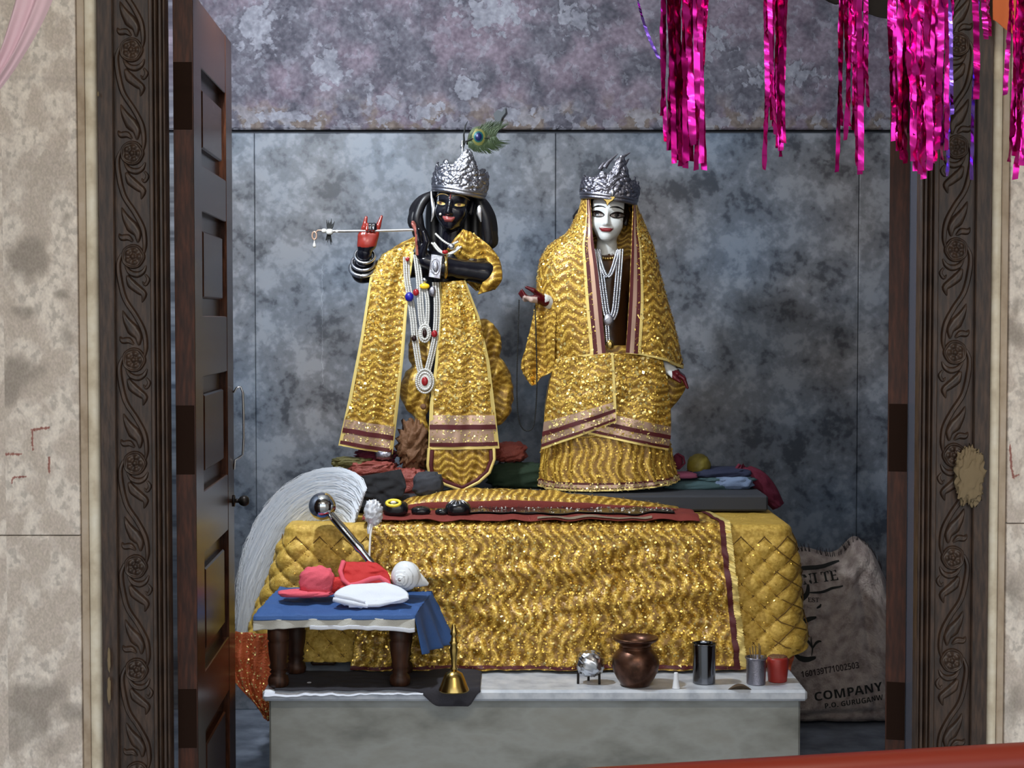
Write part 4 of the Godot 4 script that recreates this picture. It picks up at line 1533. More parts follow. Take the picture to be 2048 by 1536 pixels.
func crown(b: MB, c: Vector3, R: float, base: float, peaks: Array, tilt: float, relief_k := 1.0):
	# a pierced-looking metal crown: shell with pointed leaves, embossed; c is the brim centre in pixel axes
	var H := func(th: float) -> float:
		var h := base
		for p in peaks:
			h += p[1] * exp(-pow((th - p[0]) / p[2], 2.0))
		return h
	var rot := Basis(Vector3(0, 0, 1), tilt)
	var f := func(u: float, v: float) -> Vector3:
		var th := (u - 0.5) * TAU
		var h: float = H.call(th) * v
		var r := R * (1.0 + 0.06 * sin(PI * v) - 0.10 * v * v * sstep(base, base + 40.0, h))
		var e := 0.0
		if h < 12.0:
			e = 1.8 * absf(sin(h * PI / 6.0))
		else:
			var a := sin(th * 14.0 + 1.8 * sin(h * 0.21)) * sin(h * 0.34 + 1.5 * cos(th * 7.0))
			e = 1.7 * pow(absf(a), 0.6) * signf(a) + 1.6 * n3(th * 13.0, h * 0.30, R)
		r += e * relief_k
		return c + rot * Vector3(sin(th) * r, -h, cos(th) * r * 0.96)
	b.grid(240, 56, f, null, -2.2)
	# closed dome within
	var prof := [[0.0, base * 0.95], [R * 0.4, base * 0.9], [R * 0.75, base * 0.72], [R * 0.93, base * 0.4], [R * 0.96, 0.0]]
	b.lathe(prof, Transform3D(Basis(rot * Vector3(1, 0, 0), rot * Vector3(0, -1, 0), Vector3(0, 0, 1)), c), 32)

func bead_string(b: MB, pts: Array, r: float, step: float):
	# string of small beads along a smooth path
	var cv := Curve3D.new()
	cv.bake_interval = step * 0.5
	for i in pts.size():
		var p: Vector3 = pts[i]
		var t: Vector3 = (pts[mini(i + 1, pts.size() - 1)] - pts[maxi(i - 1, 0)]) * 0.16
		cv.add_point(p, -t, t)
	var out := []
	var rad := []
	var n := int(cv.get_baked_length() / step * 4.0)
	for i in n + 1:
		out.append(cv.sample_baked(cv.get_baked_length() * i / n))
		rad.append(r * (0.62 + 0.38 * absf(sin(i * PI / 4.0))))
	b.tube(out, rad, 7)

func lock(b: MB, pts: Array, radii: Array):
	# a smooth thick lock of hair through the given points
	var out := []
	var rad := []
	var n := pts.size()
	for i in n - 1:
		for j in 5:
			var t := j / 5.0
			out.append((pts[i] as Vector3).cubic_interpolate(pts[i + 1], pts[maxi(i - 1, 0)], pts[mini(i + 2, n - 1)], t))
			rad.append(lerpf(radii[i], radii[i + 1], t))
	out.append(pts[n - 1])
	rad.append(radii[n - 1])
	b.tube(out, rad, 12)

func stone(b: MB, c: Vector3, rx: float, ry: float, rz: float):
	b.blob(c, Vector3(rx, ry, rz), 1.0, 18, 10)

func gold_uv(f: Callable, k: float) -> Callable:
	return func(u: float, v: float) -> Vector2:
		var p: Vector3 = f.call(u, v)
		return Vector2((p.x + p.z * 0.7) * k / 0.21, p.y * k / 0.21)

# stripes across the end of a shawl: [from, to, material, lift, part name]
func end_border(f: Callable, parent: Node3D, T: Transform3D, nu: int, list: Array):
	for e in list:
		var b := MB.new()
		b.grid(nu, 4, sub(f, e[5] if e.size() > 5 else 0.0, e[6] if e.size() > 6 else 1.0, e[0], e[1], e[3]))
		part(b.xf(T), e[4], M[e[2]], parent)

func statue_one():
	var T := PX(SD, 905, 640)
	var k := SD / FPX
	var st := thing("flute_player_statue", "black stone statue with a silver crown, gold shawl and raised red palm, playing a flute", "statue", P(915, 972, SD))
	var black := lin(17, 17, 23)
	var red := lin(138, 46, 36)
	# ---- body, arms and hands as one figure
	var f := Field.new()
	f.bone(Vector3(893, 640, 0), Vector3(893, 560, 0), 36, 42, 20)
	f.bone(Vector3(850, 528, -2), Vector3(950, 526, -2), 26, 26, 20)
	f.bone(Vector3(893, 640, 0), Vector3(905, 725, 0), 36, 46, 20)
	f.bone(Vector3(905, 520, 0), Vector3(908, 462, 6), 20, 18, 14)
	f.bone(Vector3(886, 725, 0), Vector3(872, 830, 14), 36, 25, 14)
	f.bone(Vector3(872, 830, 14), Vector3(905, 940, 10), 25, 17, 10)
	f.bone(Vector3(926, 725, 0), Vector3(948, 820, 10), 36, 25, 14)
	f.bone(Vector3(948, 820, 10), Vector3(918, 945, 0), 25, 17, 10)
	f.bone(Vector3(905, 948, 8), Vector3(893, 962, 30), 14, 9, 8)
	f.bone(Vector3(920, 950, 4), Vector3(938, 962, 26), 14, 9, 8)
	f.bone(Vector3(842, 528, 0), Vector3(790, 540, 8), 25, 22, 12)
	f.bone(Vector3(790, 540, 8), Vector3(728, 545, 26), 22, 21, 10)
	f.bone(Vector3(728, 545, 26), Vector3(735, 508, 58), 21, 15, 8)
	f.bone(Vector3(952, 528, 0), Vector3(972, 548, 36), 25, 21, 12)
	f.bone(Vector3(972, 548, 36), Vector3(890, 536, 58), 21.5, 19, 8)
	f.bone(Vector3(890, 536, 58), Vector3(853, 524, 64), 19, 13, 8)
	var mb := MB.new()
	f.add_to(mb, Vector3(690, 440, -60), Vector3(1010, 975, 95), 4.5, func(_p: Vector3) -> Color: return black)
	# right hand, palm to the viewer
	var h := Field.new()
	h.bone(Vector3(735, 510, 57), Vector3(738, 492, 62), 14, 14, 6)
	h.bone(Vector3(733, 492, 62), Vector3(731, 476, 65), 12, 9, 6)
	h.bone(Vector3(741, 492, 62), Vector3(744, 474, 65), 12, 10, 6)
	h.bone(Vector3(748, 492, 62), Vector3(755, 474, 65), 11, 9, 6)
	h.bone(Vector3(730, 478, 64), Vector3(735, 460, 68), 6.5, 5.2, 3)
	h.bone(Vector3(735, 460, 68), Vector3(739, 440, 66), 5.2, 3.2, 2)
	h.bone(Vector3(757, 474, 65), Vector3(763, 456, 68), 6.0, 5.0, 3)
	h.bone(Vector3(763, 456, 68), Vector3(769, 438, 66), 5.0, 2.8, 2)
	for e in [[742.0, 458.0], [749.0, 457.0], [755.5, 459.0]]:
		h.bone(Vector3(e[0] + 1, 474, 64), Vector3(e[0] + 1, 457, 62), 5.0, 4.4, 2.5)
		h.bone(Vector3(e[0] + 1, 457, 62), Vector3(e[0], 455, 73), 4.4, 4.0, 2)
		h.bone(Vector3(e[0], 455, 73), Vector3(e[0] - 1, 465, 77), 4.0, 3.2, 2)
	h.add_to(mb, Vector3(708, 425, 38), Vector3(785, 525, 90), 1.5, func(p: Vector3) -> Color: return red if p.y < 499.0 + 0.15 * absf(p.x - 737.0) * -1.0 and not (p.y > 450 and p.y < 466 and p.x > 744 and p.x < 760 and p.z > 70) else black)
	# left hand, seen from its edge, palm to the left
	h = Field.new()
	h.bone(Vector3(858, 526, 63), Vector3(847, 510, 64), 13, 11, 6)
	for z in [55.0, 62.0, 69.0, 75.0]:
		h.bone(Vector3(848, 512, 64), Vector3(841, 486, z), 9, 6, 5)
		h.bone(Vector3(841, 486, z), Vector3(838, 466, z + 1), 5.4, 4.6, 2)
		h.bone(Vector3(838, 466, z + 1), Vector3(830, 447 + absf(z - 63) * 0.5, z), 4.4, 3.0, 1.5)
	h.bone(Vector3(850, 510, 72), Vector3(857, 488, 80), 7, 5.5, 4)
	h.bone(Vector3(857, 488, 80), Vector3(852, 469, 80), 5.5, 3.6, 2)
	h.add_to(mb, Vector3(815, 435, 38), Vector3(880, 545, 95), 1.6, func(p: Vector3) -> Color: return lin(150, 84, 74) if p.x < 836.5 + (p.y - 450.0) * 0.075 and p.y > 446 and p.y < 514 else black)
	# head
	var ff := face_field()
	var th := head_axes(Vector3(909, 402, 14), 0.16, 0.11, 0.05)
	var s0 := mb.v.size()
	ff.add_to(mb, Vector3(-48, -112, -56), Vector3(48, 66, 60), 2.0, func(p: Vector3) -> Color:
		if p.z > 36 and absf(p.x) < 12.0 and p.y < -34.2 and p.y > -43.8:
			return lin(152, 76, 74)
		return black)
	mb.xf(th, s0)
	part(mb.xf(T), "body", M["painted_black"], st)
	# painted eyes
	var b := MB.new()
	var gold := lin(190, 162, 84)
	for e in [-1.0, 1.0]:
		eye_patch(b, ff, 19.0 * e, -9.0, 11.0, 5.6, 1.0, gold, lin(120, 84, 50), lin(12, 10, 10), -1.0)
		brow(b, ff, 19.0 * e, 4.0, 15.0, 5.0, 1.6, lin(150, 122, 70))
	b.tube([Vector3(0, 22, face_z(ff, 0, 22)), Vector3(0, 10, face_z(ff, 0, 10)), Vector3(0, 0, face_z(ff, 0, 0))], 1.3, 6, 1.0, true, lin(120, 40, 34))
	b.xf(th)
	part(b.xf(T), "painted_eyes", M["eye_paint"], st, "gold painted eyes and brows")
	b = MB.new()
	stone(b, Vector3(-17, -31, face_z(ff, -17, -31) + 1.5), 2.6, 2.6, 2.4)
	b.xf(th)
	part(b.xf(T), "nose_stud", M["pearl"], st)
	# hair: heavy locks at both sides
	b = MB.new()
	for i in 9:
		var o := i / 8.0
		lock(b, [Vector3(872 - 4 * o, 388, 10 - 20 * o), Vector3(852 - 8 * o, 400, 16 - 18 * o), Vector3(840 - 12 * o, 422, 18 - 14 * o), Vector3(836 - 8 * o + 6 * sin(i), 446, 20 - 12 * o), Vector3(850 - 16 * o, 470, 14 - 8 * o), Vector3(862 - 6 * o, 492, 8)], [7.0, 9.0, 9.5, 9.0, 7.5, 3.0])
		lock(b, [Vector3(955, 392, 14 - 22 * o), Vector3(962 + 8 * o, 412, 20 - 20 * o), Vector3(972 + 9 * o, 436, 20 - 16 * o), Vector3(976 + 9 * o, 462, 18 - 14 * o), Vector3(976 + 9 * o + 3 * sin(i * 2.0), 486, 16 - 10 * o), Vector3(962 + 14 * o, 498, 14)], [8.0, 10.0, 11.0, 11.0, 9.5, 4.0])
	for i in 5:
		lock(b, [Vector3(868 + 20 * i, 392, -34), Vector3(866 + 21 * i, 430, -44), Vector3(866 + 21 * i, 480, -40), Vector3(868 + 20 * i, 505, -34)], [14.0, 17.0, 16.0, 8.0])
	part(b.xf(T), "hair", M["hair"], st, "long black hair")
	# ear ornaments
	b = MB.new()
	b.tube([Vector3(864, 386, 22), Vector3(866, 402, 26), Vector3(869, 420, 28), Vector3(868, 434, 27), Vector3(864, 446, 26)], [1.5, 3.5, 5.0, 4.0, 1.0], 8, 0.5)
	part(b.xf(T), "ear_ornament", M["foil_silver"], st)
	b = MB.new()
	b.tube([Vector3(968, 404, 22), Vector3(962, 416, 27), Vector3(960, 430, 28), Vector3(963, 446, 26)], [1.5, 7.0, 8.0, 2.0], 10, 0.5)
	part(b.xf(T), "ear_ornament", M["foil_silver"], st)
	# bangles and the armlet
	for e in [[Vector3(735, 514, 54), Vector3(0.05, -0.55, 0.65), 19.0, 3.0, "foil_silver"], [Vector3(731, 527, 44), Vector3(0.05, -0.6, 0.6), 22.0, 3.2, "silver"], [Vector3(729, 537, 36), Vector3(0.0, -0.6, 0.6), 23.5, 5.0, "foil_silver"]]:
		b = MB.new()
		var ax: Vector3 = (e[1] as Vector3).normalized()
		var p1 := ax.cross(Vector3.RIGHT).normalized()
		var p2 := ax.cross(p1)
		var ring := []
		for i in 29:
			var a := TAU * i / 28.0
			ring.append(e[0] + (p1 * cos(a) + p2 * sin(a)) * e[2])
		b.tube(ring, e[3], 8, 1.0, false)
		part(b.xf(T), "bangle", M[e[4]], st, "silver bangle")
	b = MB.new()
	var ring2 := []
	for i in 29:
		var a := TAU * i / 28.0
		ring2.append(Vector3(893 + 3 * cos(a), 536 + 21 * sin(a), 58 + 21 * cos(a)))
	b.tube(ring2, 3.5, 8, 1.0, false)
	part(b.xf(T), "armlet", M["brass"], st)
	# ---- lower garment
	f = Field.new()
	f.ball(Vector3(908, 760, 4), Vector3(60, 110, 44), 14)
	f.ball(Vector3(966, 690, -6), Vector3(36, 52, 30), 12)
	f.ball(Vector3(994, 785, -2), Vector3(33, 66, 30), 10)
	f.ball(Vector3(985, 750, 8), Vector3(30, 30, 30), 10)
	f.ball(Vector3(832, 782, 6), Vector3(31, 48, 30), 10)
	f.ball(Vector3(838, 700, -2), Vector3(22, 40, 24), 12)
	f.bone(Vector3(852, 815, 10), Vector3(856, 920, 6), 26, 20, 10)
	f.bone(Vector3(920, 840, 4), Vector3(922, 945, 2), 44, 36, 14)
	b = MB.new()
	f.add_to(b, Vector3(780, 620, -70), Vector3(1045, 985, 80), 3.6, func(_p: Vector3) -> Color: return Color.WHITE)
	b.colored = false
	for i in b.v.size():
		var p := b.v[i]
		b.v[i] = p + Vector3(2.5 * n3(p.x * 0.04, p.y * 0.05, p.z * 0.05), 2.0 * n3(p.x * 0.03, p.y * 0.08, 3.0), 4.0 * sin(p.x * 0.16 + p.y * 0.05 + 2.0 * n3(p.x * 0.02, p.y * 0.02)))
	part(b.xf(T), "dhoti", M["gold_wave_tri"], st, "bunched gold lower garment")
	# apron with the pointed end
	var apf := pan([[868, 860, 980, 860, 52], [863, 895, 985, 893, 56], [861, 925, 986, 915, 56], [864, 944, 976, 940, 54], [892, 960, 956, 956, 54], [918, 972, 936, 970, 54]], func(u: float, v: float, _x: float, _y: float) -> float: return 5.0 * sin(PI * u) + 2.2 * sin(u * 30.0) * (1.0 - v * 0.4))
	b = MB.new()
	b.grid(50, 40, apf, gold_uv(apf, k), -1.5)
	var ap := part(b.xf(T), "apron", M["gold_wave"], st)
	var edge := [Vector3(866, 896, 61), Vector3(864, 925, 61), Vector3(866, 943, 60), Vector3(895, 960, 60), Vector3(926, 971, 60), Vector3(956, 956, 60), Vector3(975, 939, 60), Vector3(984, 915, 61), Vector3(983, 896, 61)]
	b = MB.new(); b.tube(edge, 5.0, 6, 0.35)
	part(b.xf(T), "maroon_trim", M["trim_maroon"], ap)
	b = MB.new()
	var edge2 := []
	for p in edge:
		edge2.append(Vector3(925 + (p.x - 925) * 1.09, 930 + (p.y - 930) * 1.12, p.z))
	b.tube(edge2, 3.5, 6, 0.6)
	part(b.xf(T), "gold_trim", M["trim_gold"], ap)
	# ---- shawl: shoulder drape and the two long ends
	var shf := pan([[926, 460, 950, 470, 22], [905, 486, 978, 492, 26], [892, 508, 997, 516, 22], [902, 534, 1004, 540, 16], [930, 560, 1003, 562, 14], [954, 582, 990, 580, 12]], func(u: float, v: float, _x: float, _y: float) -> float: return 16.0 * sin(PI * u) * (1.0 - v) + 3.0 * sin(u * 20.0 + v * 4.0))
	b = MB.new(); b.grid(36, 36, shf, gold_uv(shf, k), -2.0)
	part(b.xf(T), "shoulder_drape", M["gold_wave"], st)
	b = flakes(shf, 160, 2.0, 0.3)
	stuff(part(b.xf(T), "sequins", M["sequin"], st))
	var slv := pan([[972, 512, 1000, 525, 24], [975, 545, 1005, 548, 46], [965, 568, 1002, 566, 50], [956, 590, 985, 582, 40]], func(u: float, _v: float, _x: float, _y: float) -> float: return 10.0 * sin(PI * u))
	b = MB.new(); b.grid(16, 20, slv, gold_uv(slv, k), -2.0)
	part(b.xf(T), "sleeve", M["gold_wave"], st)
	var lf := pan([[800, 488, 842, 470, 8], [768, 512, 834, 490, 34], [752, 538, 826, 520, 46], [745, 570, 820, 566, 50], [735, 640, 816, 640, 52], [722, 710, 808, 715, 52], [708, 780, 800, 790, 50], [694, 840, 791, 855, 48], [683, 888, 785, 905, 46]], func(u: float, v: float, _x: float, _y: float) -> float: return 7.0 * sin(PI * u) + 2.6 * sin(u * 13.0 + v * 2.0) + 3.0 * n3(u * 3.0, v * 6.0, 4.0))
	b = MB.new(); b.grid(50, 150, lf, gold_uv(lf, k), -2.0)
	part(b.xf(T), "shawl_end", M["gold_wave"], st, "long glittering end of the gold shawl")
	b = flakes(lf, 1500, 2.3, 0.26, 0.03, 0.97, 0.1, 0.84)
	stuff(part(b.xf(T), "sequins", M["sequin"], st))
	b = flakes(lf, 300, 3.6, 0.26, 0.03, 0.97, 0.1, 0.98)
	stuff(part(b.xf(T), "pale_sequins", M["sequin_pale"], st))
	var bands := [[0.865, 0.905, "trim_pink", 1.2, "border_band"], [0.902, 0.922, "trim_maroon", 2.6, "maroon_stripe"], [0.922, 0.965, "trim_pink", 1.2, "border_band"], [0.962, 0.984, "trim_maroon", 2.6, "maroon_stripe"], [0.984, 1.0, "trim_gold", 1.4, "gold_hem"], [0.12, 1.0, "trim_gold", 1.8, "edge_piping", -0.02, 0.045], [0.2, 1.0, "trim_gold", 1.8, "edge_piping", 0.955, 1.02]]
	end_border(lf, st, T, 24, bands)
	b = flakes(lf, 260, 1.9, 0.35, 0.03, 0.97, 0.866, 0.98, 1.6)
	stuff(part(b.xf(T), "border_sequins", M["sequin_pale"], st))
	var rf := pan([[884, 566, 930, 562, 52], [885, 600, 948, 610, 56], [882, 660, 966, 660, 58], [876, 720, 977, 722, 58], [868, 780, 984, 782, 58], [863, 835, 990, 835, 58], [862, 895, 996, 893, 58]], func(u: float, v: float, _x: float, _y: float) -> float: return 8.0 * sin(PI * u) + 2.6 * sin(u * 15.0 + v * 2.0) + 3.0 * n3(u * 3.0, v * 6.0, 14.0))
	b = MB.new(); b.grid(56, 130, rf, gold_uv(rf, k), -2.0)
	part(b.xf(T), "shawl_end", M["gold_wave"], st, "long glittering end of the gold shawl")
	b = flakes(rf, 1500, 2.3, 0.26, 0.03, 0.97, 0.02, 0.8)
	stuff(part(b.xf(T), "sequins", M["sequin"], st))
	b = flakes(rf, 280, 3.6, 0.26, 0.03, 0.97, 0.02, 0.98)
	stuff(part(b.xf(T), "pale_sequins", M["sequin_pale"], st))
	bands = [[0.81, 0.865, "trim_pink", 1.2, "border_band"], [0.862, 0.885, "trim_maroon", 2.6, "maroon_stripe"], [0.885, 0.955, "trim_pink", 1.2, "border_band"], [0.95, 0.974, "trim_maroon", 2.6, "maroon_stripe"], [0.976, 1.0, "trim_gold", 1.4, "gold_hem"], [0.0, 1.0, "trim_gold", 1.8, "edge_piping", -0.02, 0.035], [0.0, 1.0, "trim_gold", 1.8, "edge_piping", 0.955, 1.02]]
	end_border(rf, st, T, 24, bands)
	b = flakes(rf, 260, 1.9, 0.35, 0.03, 0.97, 0.815, 0.97, 1.6)
	stuff(part(b.xf(T), "border_sequins", M["sequin_pale"], st))
	# ---- necklaces
	var strands := [
		[[Vector3(816, 516, 52), Vector3(818, 560, 56), Vector3(824, 596, 58), Vector3(830, 640, 58), Vector3(834, 680, 60), Vector3(843, 735, 62), Vector3(852, 758, 62)], 3, 3.4],
		[[Vector3(836, 512, 54), Vector3(842, 560, 60), Vector3(844, 600, 62), Vector3(847, 640, 62), Vector3(852, 664, 62)], 3, 3.4],
		[[Vector3(850, 560, 62), Vector3(858, 600, 62), Vector3(858, 640, 62), Vector3(854, 664, 62)], 2, 3.4],
		[[Vector3(874, 566, 62), Vector3(877, 610, 62), Vector3(875, 660, 62), Vector3(868, 700, 62), Vector3(858, 740, 62)], 3, 3.4],
		[[Vector3(873, 470, 46), Vector3(888, 484, 52), Vector3(903, 492, 54), Vector3(918, 486, 50)], 1, 4.0],
		[[Vector3(868, 488, 46), Vector3(884, 506, 56), Vector3(903, 510, 58), Vector3(922, 496, 52)], 2, 3.0]]
	var nk := MB.new()
	for s in strands:
		for i in s[1]:
			var pts := []
			for p in s[0]:
				pts.append(p + Vector3((i - (s[1] - 1) / 2.0) * 4.6, 0, 2.0 * sin(i * 2.0)))
			bead_string(nk, pts, 2.5, s[2])
	var neck := part(nk.xf(T), "necklace", M["pearl"], st, "long strings of white beads")
	for e in [["stone_blue", 823.0, 595.0, 8.5, 9.5, 6.0, 68.0], ["stone_red", 836.0, 586.0, 6.0, 7.0, 4.0, 66.0], ["stone_dark", 832.0, 676.0, 5.0, 6.0, 4.0, 66.0], ["stone_red", 872.0, 667.0, 6.0, 7.0, 4.0, 67.0], ["stone_yellow", 853.0, 574.0, 10.0, 6.0, 5.0, 68.0], ["stone_red", 819.0, 521.0, 4.0, 4.5, 3.0, 60.0], ["foil_silver", 905.0, 496.0, 7.0, 6.0, 4.0, 60.0], ["stone_red", 893.0, 507.0, 6.0, 4.0, 3.0, 62.0], ["foil_silver", 853.0, 562.0, 5.0, 5.0, 4.0, 68.0], ["silver_dark", 868.0, 584.0, 7.0, 10.0, 4.0, 66.0], ["brown_cloth", 850.0, 810.0, 6.0, 6.0, 4.0, 66.0]]:
		b = MB.new()
		stone(b, Vector3(e[1], e[2], e[6]), e[3], e[4], e[5])
		part(b.xf(T), "gem", M[e[0]], neck)
	for e in [[853.0, 760.0, 17.0, 23.0, "stone_red", 6.5, 9.0], [853.0, 666.0, 11.0, 17.0, "stone_dark", 4.5, 9.0]]:
		b = MB.new()
		stone(b, Vector3(e[0], e[1], 66), e[2] * 0.86, e[3] * 0.86, 4.0)
		for rr in 2:
			var ring := []
			for i in 33:
				var a := TAU * i / 32.0
				ring.append(Vector3(e[0] + cos(a) * e[2] * (1.0 - 0.28 * rr), e[1] + sin(a) * e[3] * (1.0 - 0.28 * rr), 67 + rr * 2))
			bead_string(b, ring, 2.6, 4.0)
		part(b.xf(T), "pendant", M["pearl"], neck, "oval pendant rimmed with beads")
		b = MB.new()
		stone(b, Vector3(e[0], e[1], 70), e[5], e[6], 3.5)
		part(b.xf(T), "gem", M[e[4]], neck)
	# square embossed plate at the wrist
	b = MB.new()
	b.prism(PackedVector2Array([Vector2(867, 512), Vector2(889, 515), Vector2(884, 560), Vector2(861, 556)]), 78.0, 82.0, 1.2)
	b.blob(Vector3(875, 536, 82), Vector3(6, 11, 3.0), 1.0, 16, 10)
	var rg := []
	for i in 25:
		var a := TAU * i / 24.0
		rg.append(Vector3(875 + cos(a) * 8.5, 536 + sin(a) * 15.0, 82))
	b.tube(rg, 1.3, 6, 1.0, false)
	part(b.xf(T), "wrist_plate", M["silver"], st, "square silver plate with an embossed oval")
	# ---- crown, feather, flute: things of their own
	b = MB.new()
	crown(b, Vector3(917, 393, 12), 50.0, 46.0, [[0.14, 44.0, 0.42], [-0.74, 16.0, 0.2], [1.0, 12.0, 0.2], [-1.5, 12.0, 0.22], [1.7, 10.0, 0.22], [2.4, 12.0, 0.22], [-2.3, 12.0, 0.22]], 0.17, 1.0)
	var cr := part(b.xf(T), "crown", M["silver"], st, "embossed silver crown")
	b = MB.new()
	b.blob(Vector3(926, 299, 40), Vector3(4.5, 5, 4.5), 1.0, 14, 10)
	b.blob(Vector3(926, 291, 40), Vector3(2.6, 3.4, 2.6), 1.0, 12, 8)
	b.tube([Vector3(927, 312, 44), Vector3(926, 288, 40)], 2.0, 8)
	part(b.xf(T), "finial", M["foil_silver"], cr)
	for e in [[905.0, 370.0, 63.0], [922.0, 372.0, 64.0], [890.0, 366.0, 57.0], [938.0, 376.0, 60.0], [926.0, 340.0, 60.0], [952.0, 380.0, 50.0]]:
		b = MB.new()
		stone(b, Vector3(e[0], e[1], e[2]), 3.6, 4.4, 3.0)
		part(b.xf(T), "stud", M["foil_silver"], cr)
	feather(T)
	var fl := thing("silver_flute", "thin silver flute with hanging beads held at the black statue's mouth", "flute", T * Vector3(740, 466, 70))
	b = MB.new()
	b.tube([Vector3(672, 467, 70), Vector3(760, 466, 70), Vector3(842, 463, 66)], 2.8, 10)
	part(b.xf(T), "tube", M["foil_silver"], fl)
	b = MB.new()
	for e in [[657.0, 466.0, 5.0], [668.0, 468.0, 7.0], [682.0, 467.0, 3.4]]:
		b.blob(Vector3(e[0], e[1], 70), Vector3(e[2], e[2] * 0.85, e[2]), 0.7, 10, 8)
	part(b.xf(T), "bead", M["pearl"], fl)
	b = MB.new()
	b.tube([Vector3(653, 465, 70), Vector3(645, 465, 70), Vector3(640, 470, 70)], 1.4, 6)
	var lp := []
	for i in 21:
		var a := TAU * i / 20.0
		lp.append(Vector3(638 + 4.2 * cos(a), 475.5 + 7.5 * sin(a), 70))
	b.tube(lp, 1.8, 6, 1.0, false)
	part(b.xf(T), "ring", M["trim_pink"], fl)
	b = MB.new()
	b.lathe([[0.0, 6.0], [3.0, 4.5], [3.6, 2.0], [2.4, -2.0], [1.0, -5.0], [0.6, -9.0]], Transform3D(Basis(Vector3(1, 0, 0), Vector3(0, 1, 0), Vector3(0, 0, 1)), Vector3(638, 493, 70)), 12)
	part(b.xf(T), "drop", M["pearl"], fl)
	b = MB.new()
	for i in 22:
		var a := -PI / 2 + rng.randf_range(-0.35, 0.5) if i < 12 else PI / 2 + rng.randf_range(-0.3, 0.45)
		var ln := rng.randf_range(14, 27)
		b.tube([Vector3(667, 468, 68), Vector3(667 + cos(a) * ln * 0.5 + rng.randf_range(-2, 2), 468 + sin(a) * ln * 0.5, 68), Vector3(667 + cos(a) * ln, 468 + sin(a) * ln, 67)], [2.6, 1.8, 0.5], 5)
	part(b.xf(T), "tuft", M["cord_black"], fl, "black thread tuft")

func feather(T: Transform3D):
	var ft := thing("peacock_feather", "peacock feather eye standing out of the top of the silver crown", "feather", T * Vector3(930, 296, 38))
	var C := Vector3(958, 280, 36)
	# vane: curved leaf that sweeps to the right
	var vf := pan([[934, 294, 935, 289, 36], [941, 295, 940, 270, 36], [958, 299, 957, 260, 38], [974, 296, 974, 263, 36], [986, 288, 987, 272, 32], [992, 281, 992, 278, 28]], func(u: float, _v: float, _x: float, _y: float) -> float: return -10.0 * pow(u - 0.5, 2.0) * 4.0)
	var b := MB.new()
	b.grid(20, 30, vf, null, -0.8)
	part(b.xf(T), "vane", M["feather"], ft)
	for e in [[19.0, 21.0, "feather_green", 1.6], [15.0, 17.0, "feather_bronze", 2.4], [10.5, 12.0, "feather_teal", 3.2], [6.6, 8.2, "feather_blue", 4.0]]:
		b = MB.new()
		var d: float = e[3]
		b.ring_grid(28, 4, func(u: float, v: float) -> Vector3:
			return C + Vector3(cos(TAU * u) * e[0] * v, sin(TAU * u) * e[1] * v, d + 3.0 - 6.0 * v * v * (e[0] / 19.0)), true)
		part(b.xf(T), "eye_ring", M[e[2]], ft)
	b = MB.new()
	for i in 300:
		var t := rng.randf_range(0.04, 1.0)
		var sd := -1.0 if i % 2 else 1.0
		var p := Vector3(934, 291, 37).lerp(Vector3(992, 278, 32), t)
		var ln := 30.0 * pow(sin(PI * clampf(0.10 + t * 0.72, 0.0, 1.0)), 0.8) * rng.randf_range(0.75, 1.12)
		var fw := lerpf(6.0, 26.0, t) * rng.randf_range(0.7, 1.2)
		var tip := p + Vector3(fw, sd * ln - 0.22 * fw, rng.randf_range(-3, 3))
		var mid := p + Vector3(fw * 0.22, sd * ln * 0.62, rng.randf_range(0, 2))
		b.tube([p, mid, tip], [0.9, 0.75, 0.25], 4)
	stuff(part(b.xf(T), "barbs", M["feather_green"], ft))
	b = MB.new()
	b.tube([Vector3(928, 300, 38), Vector3(931, 290, 37), Vector3(944, 284, 38), Vector3(980, 282, 38)], [2.0, 1.8, 1.4, 0.6], 6)
	b.tube([Vector3(930, 294, 37), Vector3(929, 276, 36), Vector3(932, 258, 34), Vector3(937, 248, 32)], [2.4, 1.8, 1.4, 0.4], 6)
	part(b.xf(T), "quill", M["cord_black"], ft)

